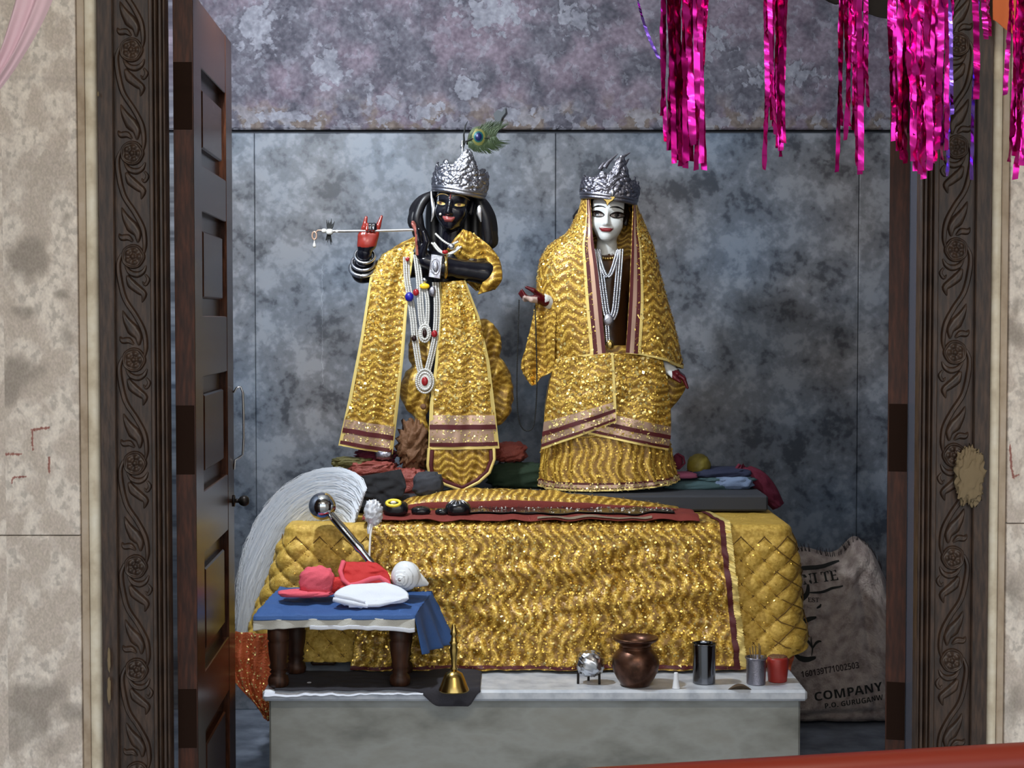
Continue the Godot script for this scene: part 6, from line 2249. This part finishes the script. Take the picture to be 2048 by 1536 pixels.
	var pv := pan([[50, -60, 125, -60, 0], [34, 0, 106, -4, 4], [20, 50, 82, 50, 6], [-2, 110, 46, 110, 4], [-40, 170, 4, 168, 0], [-80, 210, -40, 215, -2]], func(u: float, v: float, _x: float, _y: float) -> float: return 6.0 * sin(u * 11.0 + v) + 3.0 * sin(u * 23.0))
	b.grid(40, 40, pv, null, -1.0)
	solo(b.xf(T), "pink_net_cloth", M["pink_veil"], "thin pale pink net cloth hanging across the cream wall", "cloth")
	b = MB.new()
	T = PX(2.54, 2010, 30)
	var fl := pan([[1984, -60, 2044, -60, 0], [1985, 0, 2040, 0, 1], [1986, 36, 2036, 40, 0], [1988, 40, 2034, 74, 0]], func(u: float, v: float, _x: float, _y: float) -> float: return 2.0 * sin(u * 9.0))
	b.grid(20, 20, fl, null, -1.0)
	solo(b.xf(T), "orange_flag", M["orange_flag"], "torn orange cloth pinned on the wall beside the right door jamb", "cloth")
	b = MB.new()
	T = PX(2.62, 1720, 20)
	var dd := pan([[1560, -70, 1810, -70, 0], [1600, -30, 1806, -10, 4], [1640, -2, 1800, 30, 6], [1660, 4, 1790, 44, 4]], func(u: float, v: float, _x: float, _y: float) -> float: return 5.0 * sin(u * 14.0 + v * 2.0))
	b.grid(40, 20, dd, null, -3.0)
	solo(b.xf(T), "dark_drape", M["drape_dark"], "dark brown cloth sagging from the door head behind the foil fringe", "cloth")

func stool():
	var FL := P(507, 1228, 3.03); var FR := P(830, 1226, 3.03); var BL := P(560, 1174, 3.215); var BR := P(867, 1180, 3.215)
	var st := thing("low_stool", "small wooden stool with turned legs under a blue cloth", "stool", P(690, 1370, 3.1))
	var b := MB.new()
	var yt := FL.y - 0.006
	b.box(Vector3(FL.x + 0.022, yt - 0.022, -3.195), Vector3(FR.x - 0.006, yt, -3.045), 0.003)
	part(b, "seat", M["wood_stool"], st)
	var legs := [P(557, 1374, on_slab(557, 1374, plat_y + 0.002)), P(800, 1372, on_slab(800, 1372, plat_y + 0.002)), P(592, 1347, on_slab(592, 1347, plat_y + 0.002)), P(806, 1347, on_slab(806, 1347, plat_y + 0.002))]
	for p in legs:
		b = MB.new()
		var hgt: float = yt - 0.022 - p.y
		var t: Transform3D = Transform3D(Basis(), Vector3(p.x, p.y, p.z))
		b.lathe([[0.013, 0.0], [0.0185, 0.004], [0.0200, 0.012], [0.018, 0.020], [0.0125, 0.0255], [0.0165, 0.029], [0.0125, 0.033], [0.0170, 0.037], [0.0150, 0.045], [0.0180, 0.062], [0.0195, hgt * 0.74], [0.0165, hgt * 0.77], [0.0200, hgt * 0.80], [0.0200, hgt]], t, 20)
		part(b, "leg", M["wood_stool"], st)
	# ---- blue cloth with a pale valance
	var cl := thing("stool_cloth", "blue cloth with a whitish valance spread over the low stool", "cloth", P(690, 1240, 3.1))
	var top := func(u: float, v: float) -> Vector3:
		var p := BL.lerp(BR, u).lerp(FL.lerp(FR, u), v)
		p.y += 0.0025 * n3(u * 9.0, v * 7.0, 2.0) - 0.004 * pow(v, 8.0)
		return p
	b = MB.new(); b.grid(50, 24, top, null, 0.003)
	part(b, "top", M["blue_cloth"], cl)
	b = MB.new()
	b.grid(60, 6, func(u: float, v: float) -> Vector3:
		var p := FL.lerp(FR, u)
		return p + Vector3(0, -0.003 - 0.008 * v, 0.002 + 0.003 * v + 0.0015 * sin(u * 30.0)), null, 0.002)
	part(b, "blue_edge", M["blue_cloth"], cl)
	b = MB.new()
	b.grid(80, 10, func(u: float, v: float) -> Vector3:
		var p := FL.lerp(FR, u)
		return p + Vector3(0.0, -0.010 - v * (0.020 - 0.006 * sin(PI * u)) - 0.002 * n3(u * 12.0, 1.0), 0.0035 + 0.002 * v + 0.0025 * sin(u * 34.0 + v) * v), null, 0.002)
	part(b, "valance", M["grey_cloth"], cl)
	b = MB.new()
	b.grid(80, 3, func(u: float, v: float) -> Vector3:
		var p := FL.lerp(FR, 0.35 + 0.65 * u)
		var uu := 0.35 + 0.65 * u
		return p + Vector3(0.0, -0.010 - (0.020 - 0.006 * sin(PI * uu)) + 0.003 - 0.0075 * v - 0.002 * n3(uu * 12.0, 1.0), 0.007 + 0.0025 * sin(uu * 34.0 + 1.0)), null, 0.0015)
	part(b, "white_hem", M["white_cloth"], cl)
	# right side flap, pulled back towards the bench
	b = MB.new()
	var FR2 := FR + Vector3(0, -0.004, 0.0)
	b.grid(24, 24, func(u: float, v: float) -> Vector3:
		var p := FR2.lerp(BR, u)
		var q := p + Vector3(0.014 + 0.032 * u, -0.072 - 0.03 * u, 0.004)
		var r := p.lerp(q, v)
		r += Vector3(0.006 * sin(u * 16.0) * v, 0, 0.003 * sin(u * 9.0 + 1.0) * v)
		return r, null, 0.002)
	part(b, "side_flap", M["blue_cloth"], cl)
	# ---- on the stool
	var T := PX(3.12, 640, 1170)
	b = MB.new()
	b.blob(Vector3(634, 1163, 0), Vector3(35, 30, 28), 0.8, 36, 22, rumple(0.08, 2.0, 200.0))
	b.blob(Vector3(612, 1185, 10), Vector3(54, 7, 26), 0.65, 36, 14, rumple(0.1, 2.0, 204.0))
	solo(b.xf(T), "pink_cloth", M["pink_cloth"], "pink folded cloth on the blue stool", "cloth")
	var rd := thing("red_mitt", "red cloth mitt with thick pink piping on the blue stool", "cloth", P(730, 1178, 3.13))
	T = PX(3.14, 730, 1150)
	b = MB.new()
	var rf := pan([[686, 1124, 752, 1126, -10], [682, 1136, 768, 1136, 4], [684, 1152, 778, 1146, 12], [668, 1172, 786, 1172, 26]], func(u: float, v: float, _x: float, _y: float) -> float: return 6.0 * sin(u * 5.0) * v + 3.0 * n3(u * 4.0, v * 4.0, 5.0))
	b.grid(30, 20, rf, null, -5.0)
	part(b.xf(T), "mitt", M["red_cloth"], rd)
	b = MB.new()
	b.tube([Vector3(686, 1124, -6), Vector3(682, 1140, 14), Vector3(688, 1156, 24), Vector3(702, 1166, 32), Vector3(722, 1162, 34), Vector3(744, 1153, 34), Vector3(762, 1150, 32), Vector3(776, 1158, 34), Vector3(784, 1170, 36)], 5.2, 10)
	part(b.xf(T), "piping", M["pink_cloth"], rd)
	b = MB.new()
	b.blob(Vector3(672, 1168, 14), Vector3(20, 16, 16), 0.7, 24, 14, rumple(0.1, 2.0, 210.0))
	part(b.xf(T), "cuff", M["red_cloth"], rd)
	var wc := thing("white_cloth", "white folded cloth lying in front of the red mitt", "cloth", P(742, 1210, 3.08))
	T = PX(3.08, 742, 1192)
	b = MB.new()
	var wf := pan([[700, 1172, 770, 1168, -26], [680, 1178, 800, 1176, -10], [668, 1188, 818, 1188, 4], [676, 1200, 806, 1196, 16], [690, 1208, 770, 1204, 22]], func(u: float, v: float, _x: float, _y: float) -> float: return 3.0 * n3(u * 3.0, v * 3.0, 7.0) + 4.0 * sin(PI * u))
	b.grid(40, 24, wf, null, -8.0)
	part(b.xf(T), "top_layer", M["white_cloth"], wc)
	for e in [[Vector3(668, 1196, 18), Vector3(700, 1202, 24), Vector3(738, 1208, 26), 6.0], [Vector3(672, 1188, 14), Vector3(704, 1193, 22), Vector3(732, 1200, 26), 4.5], [Vector3(700, 1208, 24), Vector3(760, 1206, 24), Vector3(818, 1194, 10), 4.5]]:
		b = MB.new(); b.tube([e[0], e[1], e[2]], [e[3] * 0.8, e[3], e[3] * 0.7], 10, 0.8)
		part(b.xf(T), "fold", M["white_cloth"], wc)
	# ---- conch: a coiled shell with its spire towards the viewer
	var cn := thing("conch_shell", "white conch shell with its spiral end facing out on the blue stool", "shell", P(815, 1178, 3.13))
	T = PX(3.13, 812, 1153)
	b = MB.new()
	var ax := Basis(Vector3(0, 0, 1), 0.0) * Basis(Vector3(0, 1, 0), -0.30) * Basis(Vector3(1, 0, 0), PI / 2 - 0.10)
	b.blob(Vector3(812, 1151, 2), Vector3(29, 30, 29), 1.0, 72, 60, func(q: Vector3) -> float:
		var th := acos(clampf(q.y, -1.0, 1.0))
		var ph := atan2(q.z, q.x) / TAU
		var s := 2.3 * log(th + 0.12) - ph
		s -= floorf(s)
		return (0.10 * s - 0.05) * sstep(2.6, 1.6, th) + 0.22 * exp(-th * th * 5.0), ax)
	b.tube([Vector3(826, 1158, -10), Vector3(842, 1165, -12), Vector3(856, 1171, -14)], [20.0, 12.0, 3.0], 16)
	part(b.xf(T), "shell", M["conch"], cn)
	b = MB.new(); b.blob(Vector3(802, 1154, 33), Vector3(4, 4.6, 5), 1.0, 12, 8)
	part(b.xf(T), "spire_tip", M["conch_dark"], cn)
	# ---- dark mat and the white cloth under the stool
	b = MB.new()
	var m0 := P(560, 1383, 3.03).x
	var m1 := P(960, 1383, 3.03).x
	b.grid(70, 30, func(u: float, v: float) -> Vector3:
		var x := lerpf(m0, m1, u) - 0.01 * (1.0 - u) * v
		var over := sstep(0.68, 0.80, u) * sstep(1.01, 0.94, u)
		var s := lerpf(0.0, 0.16 + 0.03 * over, v)
		var z := -3.185 + s
		var y := plat_y + 0.004 + 0.002 * n3(u * 8.0, v * 5.0, 3.0)
		if z > -3.026:
			y -= (z + 3.026) * 1.0
			z = -3.026 + (z + 3.026) * 0.2
		return Vector3(x, y + 0.004 * over * sstep(0.9, 0.7, v), z), null, 0.002)
	solo(b, "dark_mat", M["dark_mat"], "dark charcoal mat under the stool hanging over the platform edge", "mat")
	b = MB.new()
	b.grid(70, 8, func(u: float, v: float) -> Vector3:
		var x := lerpf(P(527, 1385, 3.02).x, P(846, 1385, 3.02).x, u)
		return Vector3(x, plat_y + 0.0015 + 0.002 * n3(u * 14.0, 0.5) - 0.010 * pow(v, 3.0) * (1.0 - 0.4 * u), lerpf(-3.09, -3.021, v) + 0.003 * n3(u * 9.0, 2.0) * v), null, 0.0015)
	solo(b, "white_mat_lining", M["white_cloth"], "white cloth edge under the dark mat along the platform edge", "cloth")

func vessels():
	var b: MB
	# hand bell
	var d := on_slab(908, 1382, plat_y + 0.008)
	var t := up_axes(908, 1378, d, plat_y + 0.008)
	var o := thing("hand_bell", "brass hand bell standing on the dark mat beside the stool", "bell", t.origin)
	b = MB.new()
	b.lathe([[30.0, 0.0], [31.0, 3.0], [26.0, 14.0], [21.0, 28.0], [17.0, 36.0], [8.0, 41.0], [5.0, 42.0]], t, 28)
	part(b, "bell", M["brass"], o)
	b = MB.new()
	b.lathe([[5.0, 41.0], [8.0, 46.0], [5.0, 51.0], [7.0, 70.0], [9.0, 84.0], [7.0, 94.0], [10.0, 98.0], [7.0, 102.0], [5.0, 112.0], [8.0, 116.0], [6.0, 124.0], [3.0, 134.0], [0.0, 136.0]], t, 20)
	part(b, "handle", M["brass"], o)
	# small silver bowl on three legs
	d = on_slab(1178, 1366, plat_y)
	t = up_axes(1178, 1366, d, plat_y)
	o = thing("tripod_lamp", "small crumpled silver bowl on three thin dark legs beside the copper pot", "bowl", t.origin)
	b = MB.new()
	b.blob(t * Vector3(2, 40, 0), Vector3(28, 26, 26) * t.basis.x.x, 0.85, 30, 20, rumple(0.10, 4.0, 300.0))
	part(b, "bowl", M["foil_silver"], o)
	for e in [[-22.0, 8.0], [20.0, 12.0], [0.0, -22.0]]:
		b = MB.new()
		b.tube([t * Vector3(e[0], 30, e[1]), t * Vector3(e[0] * 1.02, 0, e[1])], 0.0024, 8)
		part(b, "leg", M["iron"], o)
	# copper pot
	d = on_slab(1271, 1371, plat_y)
	t = up_axes(1271, 1371, d, plat_y)
	o = thing("copper_pot", "dull copper water pot with a flared rim on the platform edge", "pot", t.origin)
	b = MB.new()
	b.lathe([[24.0, 0.0], [29.0, 2.0], [38.0, 16.0], [45.0, 30.0], [48.0, 44.0], [46.5, 56.0], [41.0, 67.0], [34.0, 74.0], [31.0, 78.0], [31.0, 83.0], [35.0, 88.0], [43.0, 92.0], [46.0, 95.0], [46.0, 98.0], [43.0, 98.5], [36.0, 95.0], [29.0, 88.0], [28.0, 80.0], [32.0, 70.0], [30.0, 40.0], [0.0, 30.0]], t, 48)
	part(b, "pot", M["copper"], o)
	b = MB.new()
	b.lathe([[30.5, 75.0], [33.5, 77.0], [33.5, 79.0], [30.5, 81.0]], t, 40)
	part(b, "neck_ring", M["copper"], o)
	# candle stub
	d = on_slab(1352, 1377, plat_y)
	t = up_axes(1352, 1377, d, plat_y)
	b = MB.new()
	b.lathe([[8.5, 0.0], [8.0, 2.0], [6.5, 10.0], [5.0, 20.0], [4.6, 31.0], [3.0, 33.0], [0.0, 32.0]], t, 16)
	solo(b, "candle", M["candle_wax"], "short white candle stub on the platform edge", "candle")
	# steel tumbler
	d = on_slab(1408, 1366, plat_y)
	t = up_axes(1408, 1366, d, plat_y)
	b = MB.new()
	b.lathe([[20.0, 0.0], [22.5, 1.5], [23.5, 78.0], [24.6, 79.5], [24.6, 81.0], [23.4, 81.5], [22.0, 76.0], [20.0, 6.0], [0.0, 5.0]], t, 44)
	solo(b, "steel_tumbler", M["steel_tumbler"] if M.has("steel_tumbler") else mat("steel_tumbler", c8(120, 122, 128), 0.16, 1.0), "shiny steel tumbler standing on the platform edge", "tumbler")
	# incense holder
	d = on_slab(1512, 1368, plat_y)
	t = up_axes(1512, 1368, d, plat_y)
	o = thing("incense_cup", "steel cup holding incense sticks beside the red jar", "cup", t.origin)
	b = MB.new()
	b.lathe([[18.0, 0.0], [19.0, 2.0], [20.0, 50.0], [22.5, 53.0], [22.5, 55.5], [19.0, 55.0], [18.0, 40.0], [0.0, 38.0]], t, 32)
	part(b, "cup", M["silver_dark"], o)
	for i in 9:
		b = MB.new()
		var a := i * 2.4
		var x := cos(a) * 11.0
		var z := sin(a) * 10.0
		b.tube([t * Vector3(x * 0.7, 36, z * 0.7), t * Vector3(x + rng.randf_range(-3, 3), 66 + rng.randf_range(0, 18), z)], 0.0010, 5)
		part(b, "incense_stick", M["stick"], o)
	# red jar
	d = on_slab(1555, 1363, plat_y)
	t = up_axes(1555, 1363, d, plat_y)
	o = thing("red_jar", "small dull red jar with a wrinkled cover beside the incense cup", "jar", t.origin)
	b = MB.new()
	b.lathe([[17.0, 0.0], [19.0, 2.0], [21.5, 30.0], [22.0, 46.0], [19.0, 50.0], [0.0, 51.0]], t, 24)
	part(b, "jar", M["red_cup"], o)
	b = MB.new()
	b.blob(t * Vector3(0, 49, 0), Vector3(19, 5, 17) * t.basis.x.x, 0.8, 24, 12, rumple(0.16, 4.0, 320.0))
	part(b, "cover", M["brown_cloth"], o)
	# withered leaf
	d = on_slab(1478, 1378, plat_y)
	b = MB.new()
	var T := PX(d, 1478, 1376)
	b.grid(14, 8, func(u: float, v: float) -> Vector3:
		var w := sin(PI * u)
		return Vector3(1455 + 48 * u, 1378 - 8.0 * w * absf(sin(v * 5.0)) - 3.0 * w, (v - 0.5) * 26 * w + 4), null, -1.0)
	solo(b.xf(T), "withered_leaf", M["dry_leaf"], "withered brown leaf on the marble edge before the incense cup", "leaf")

func sack():
	var D := 3.88
	var T := PX(D, 1690, 1270)
	var topy := func(x: float) -> float:
		var y := 1100.0 + 6.0 * sin(x * 0.05)
		y -= 24.0 * exp(-pow((x - 1708.0) / 24.0, 2.0))
		y += 90.0 * sstep(1730.0, 1800.0, x)
		return y
	var front := func(x: float, y: float) -> float:
		var ty: float = topy.call(x)
		var a := clampf((x - 1530.0) / 270.0, 0.0, 1.0)
		var c := clampf((y - ty) / (1443.0 - ty), 0.0, 1.0)
		var f := 70.0 * pow(maxf(0.0, 1.0 - pow(absf(2.0 * a - 1.0), 4.0)), 0.5) * pow(maxf(0.0, 1.0 - pow(absf(2.0 * c - 1.0), 5.0)), 0.5)
		f *= 0.65 + 0.35 * c
		f += 5.0 * n3(x * 0.018, y * 0.012, 4.0) + 2.5 * n3(x * 0.05, y * 0.03, 8.0)
		f += -7.0 * exp(-pow((x - 1705.0 - (y - 1100.0) * 0.12) / 9.0, 2.0)) * sstep(1100.0, 1160.0, y)
		f += -5.0 * exp(-pow((y - 1142.0 + (x - 1600.0) * 0.10) / 7.0, 2.0)) * sstep(1690.0, 1660.0, x)
		f += -4.0 * exp(-pow((y - 1125.0 + (x - 1600.0) * 0.12) / 5.0, 2.0)) * sstep(1690.0, 1660.0, x)
		f += -8.0 * exp(-pow((y - 1418.0 + (x - 1690.0) * 0.06) / 9.0, 2.0))
		return f
	var o := thing("jute_sack", "grey brown jute sack with printed black lettering leaning on the back wall", "sack", P(1690, 1443, 3.86))
	var b := MB.new()
	var ff := func(u: float, v: float) -> Vector3:
		var x := lerpf(1530.0, 1800.0, u)
		var y: float = lerpf(topy.call(x), 1443.0, v)
		return Vector3(x, y, front.call(x, y))
	b.grid(110, 130, ff, func(u: float, v: float) -> Vector2: return Vector2(u * 1.2, v * 1.6))
	b.grid(20, 20, func(u: float, v: float) -> Vector3:
		var p: Vector3 = ff.call(1.0 - u, v)
		return Vector3(p.x, p.y, -20.0 - 12.0 * sin(PI * u) * sin(PI * v)))
	# closed rim between the front and the back
	b.grid(60, 2, func(u: float, v: float) -> Vector3:
		var p: Vector3 = ff.call(u, 0.0)
		return Vector3(p.x, p.y, lerpf(-20.0, p.z, v)))
	b.grid(60, 2, func(u: float, v: float) -> Vector3:
		var p: Vector3 = ff.call(u, 1.0)
		return Vector3(p.x, p.y, lerpf(p.z, -20.0, v)))
	part(b.xf(T), "sack", M["jute"], o)
	# frayed threads along the torn mouth
	b = MB.new()
	for i in 60:
		var x := rng.randf_range(1575, 1760)
		var y: float = topy.call(x)
		b.tube([Vector3(x, y + 4, front.call(x, y + 4)), Vector3(x + rng.randf_range(-5, 5), y - rng.randf_range(2, 12), front.call(x, y) + rng.randf_range(-4, 4))], [0.9, 0.4], 4)
	stuff(part(b.xf(T), "frayed_threads", M["ink_brown"], o))
	# printed lettering laid on the surface of the sack
	var words := [["ONI TE", 1577.0, 1170.0, 19.0, -0.125, "Droid Serif", "ink", 1.0], ["EST", 1605.0, 1197.0, 8.5, 0.0, "Droid Serif", "ink_brown", 1.0], ["160139T71002503", 1592.0, 1347.0, 12.5, -0.155, "Droid Sans", "ink_brown", 0.82], ["COMPANY", 1619.0, 1397.0, 17.5, -0.155, "Droid Sans", "ink", 1.15], ["P.O. GURUGANW", 1640.0, 1410.0, 10.5, -0.155, "Droid Sans", "ink", 1.0]]
	for wd in words:
		var tm := TextMesh.new()
		var sf := SystemFont.new()
		sf.font_names = PackedStringArray([wd[5]])
		sf.font_weight = 700
		tm.font = sf
		tm.text = wd[0]
		tm.font_size = 64
		tm.pixel_size = wd[3] / 46.0
		tm.depth = 0.0
		tm.curve_step = 2.0
		tm.horizontal_alignment = HORIZONTAL_ALIGNMENT_LEFT
		tm.vertical_alignment = VERTICAL_ALIGNMENT_BOTTOM
		var arr := tm.get_mesh_arrays()
		var m := MB.new()
		var vs: PackedVector3Array = arr[Mesh.ARRAY_VERTEX]
		for p in vs:
			var q := Vector2(p.x * wd[7], -p.y).rotated(wd[4])
			var x: float = wd[1] + q.x
			var y: float = wd[2] + q.y
			m.put(Vector3(x, y, front.call(x, y) + 0.9))
		if arr[Mesh.ARRAY_INDEX] != null and (arr[Mesh.ARRAY_INDEX] as PackedInt32Array).size() > 0:
			m.idx = arr[Mesh.ARRAY_INDEX]
		else:
			for i in vs.size():
				m.idx.append(i)
		part(m.xf(T), "lettering", M[wd[6]], o)
	# printed stripes and the leaf emblem
	var strokes := [[[1574, 1131], [1600, 1129], [1636, 1126], [1672, 1116], 4.0], [[1609, 1176], [1632, 1175], [1653, 1168], [1676, 1163], 2.6], [[1578, 1202], [1592, 1191], [1604, 1178], [1607, 1160], 5.0], [[1580, 1250], [1592, 1236], [1606, 1228], [1622, 1224], 5.0], [[1580, 1298], [1590, 1305], [1604, 1307], [1620, 1302], 5.5], [[1612, 1300], [1614, 1286], [1612, 1276], [1611, 1262], 1.6], [[1613, 1284], [1606, 1272], [1600, 1270], [1595, 1272], 2.6], [[1614, 1286], [1620, 1276], [1626, 1272], [1632, 1272], 2.6], [[1622, 1206], [1626, 1204], [1629, 1202], [1631, 1198], 2.6]]
	for s in strokes:
		b = MB.new()
		var p0 := Vector2(s[0][0], s[0][1]); var p1 := Vector2(s[1][0], s[1][1]); var p2 := Vector2(s[2][0], s[2][1]); var p3 := Vector2(s[3][0], s[3][1])
		b.grid(4, 24, func(u: float, v: float) -> Vector3:
			var i := mini(int(v * 3.0), 2)
			var t := v * 3.0 - i
			var q := [p0, p0, p1, p2, p3, p3]
			var p: Vector2 = q[i + 1].cubic_interpolate(q[i + 2], q[i], q[i + 3], t)
			var dd: Vector2 = (q[i + 2] - q[i + 1]).normalized().orthogonal()
			var w: float = s[4] * sin(PI * (0.12 + 0.76 * v))
			p += dd * (u - 0.5) * 2.0 * w
			return Vector3(p.x, p.y, front.call(p.x, p.y) + 0.9))
		part(b.xf(T), "printed_mark", M["ink"], o)

# ==================================================================== foil fringes
func foil():
	var D := 2.3
	var yr := 1.455
	var b := MB.new()
	b.tube([Vector3(-2.39, yr + 0.03, -D), Vector3(-0.6, yr + 0.004, -D), Vector3(0.3, yr, -D), Vector3(1.2, yr + 0.006, -D), Vector3(2.39, yr + 0.03, -D)], 0.0011, 6)
	solo(b, "string", M["cord_black"], "thin black string stretched across in front of the doorway", "string")
	# [label, [strands: x at the top, x at the end, y of the end, width, material]]
	var groups := [
		["wide magenta foil fringe hanging left of the other fringes", [[1326, 1332, 282, 7], [1331, 1326, 232, 7], [1338, 1350, 326, 9], [1345, 1340, 300, 9], [1352, 1356, 318, 10], [1360, 1362, 330, 11], [1368, 1372, 322, 11], [1376, 1374, 335, 11], [1384, 1384, 320, 10], [1392, 1392, 340, 10], [1398, 1404, 326, 9], [1404, 1408, 338, 10], [1412, 1400, 250, 8], [1420, 1402, 180, 7], [1350, 1366, 260, 12], [1378, 1380, 250, 12], [1366, 1390, 290, 12]], ""],
		["narrow magenta foil fringe between the two wider ones over the back wall", [[1530, 1534, 210, 8], [1534, 1552, 270, 8], [1541, 1546, 240, 8], [1549, 1564, 300, 9], [1556, 1552, 250, 9], [1562, 1566, 285, 9], [1570, 1556, 295, 8], [1576, 1560, 270, 7], [1548, 1530, 337, 9], [1558, 1564, 312, 7]], ""],
		["dark magenta foil fringe next to the right door leaf", [[1680, 1684, 250, 7], [1685, 1676, 342, 7], [1692, 1700, 250, 9], [1699, 1690, 280, 9], [1706, 1718, 330, 10], [1712, 1722, 346, 11], [1718, 1708, 260, 9], [1724, 1738, 214, 8], [1730, 1722, 300, 8], [1704, 1712, 180, 12], [1715, 1720, 340, 10]], ""],
		["thick bundle of magenta foil fringe hanging over the right door jamb", [[1780, 1784, 212, 9], [1786, 1790, 280, 10], [1793, 1798, 300, 10], [1800, 1804, 318, 10], [1806, 1812, 326, 11], [1813, 1808, 300, 11], [1820, 1826, 322, 11], [1827, 1830, 340, 11], [1834, 1840, 348, 11], [1841, 1846, 356, 10], [1848, 1856, 340, 11], [1855, 1850, 310, 10], [1862, 1866, 324, 11], [1869, 1872, 320, 11], [1876, 1872, 300, 11], [1882, 1886, 318, 10], [1888, 1892, 300, 9], [1796, 1830, 270, 14], [1830, 1860, 290, 14], [1860, 1830, 280, 14], [1810, 1850, 230, 13], [1898, 1890, 280, 8]], ""],
		["single magenta and violet foil strand on the carved jamb", [[1944, 1948, 200, 10], [1950, 1946, 358, 6, "violet_foil"]], ""],
		["short wisps of magenta foil above the carved jamb", [[1962, 1968, 80, 9], [1970, 1976, 72, 9], [1978, 1974, 60, 8]], ""],
		["magenta foil fringe hanging against the cream wall beside the jamb", [[2014, 2010, 190, 8], [2022, 2030, 250, 6], [2034, 2038, 300, 9], [2042, 2032, 310, 9], [2048, 2046, 320, 10], [2056, 2030, 356, 10], [2062, 2040, 330, 10], [2040, 2018, 322, 10], [2052, 2060, 300, 12]], ""],
		["silvery violet foil strand hanging beside the magenta bundle", [[1898, 1896, 350, 8, "violet_foil"], [1890, 1900, 230, 6, "violet_foil"]], ""],
		["silvery foil strand blown sideways towards the widest fringe", [[1254, 1320, 118, 5, "violet_foil"]], ""]]
	var T := PX(D, 1640, 170)
	for g in groups:
		var xs := 0.0
		for s in g[1]:
			xs += s[0]
		xs /= g[1].size()
		var root := thing("foil_fringe", g[0], "foil fringe", T * Vector3(xs, -60, 0), "foil fringes hanging from the string")
		var ytop: float = (yr - T.origin.y) / T.basis.y.y
		for s in g[1]:
			var x0: float = s[0]; var x1: float = s[1]; var y1: float = s[2]; var w: float = s[3] * 0.62
			var ph := rng.randf() * TAU
			var tw := rng.randf_range(-1.0, 1.0) * 4.0
			var z0 := rng.randf_range(-10, 14)
			var wob := rng.randf_range(1.0, 3.5)
			var fr := rng.randf_range(3.0, 7.0)
			var n := 44
			b = MB.new()
			b.grid(2, n, func(u: float, v: float) -> Vector3:
				var y := lerpf(ytop, y1, v)
				var a := 0.75 * sin(ph + tw * v) + 0.5 * n3(v * 15.0, ph * 9.0, 1.0)
				var x := lerpf(x0, x1, pow(v, 1.3)) + wob * sin(v * fr + ph) * sstep(0.0, 0.3, v)
				var o := (u - 0.5) * 2.0 * w
				return Vector3(x + cos(a) * o, y + sin(ph) * 0.2 * o, z0 + sin(a) * o + 3.0 * sin(v * fr * 1.7 + ph) + 3.2 * n3(v * 24.0, ph * 7.0, 5.0)))
			var m: String = s[4] if s.size() > 4 else ["magenta_foil", "magenta_foil", "magenta_foil", "red_foil"][rng.randi() % 4]
			part(b.xf(T), "strand", M[m], root)
		b = MB.new()
		b.blob(T * Vector3(xs, ytop + 2.0, 0), Vector3(0.006, 0.004, 0.005), 0.8, 12, 8)
		part(b, "knot", M["cord_black"], root)
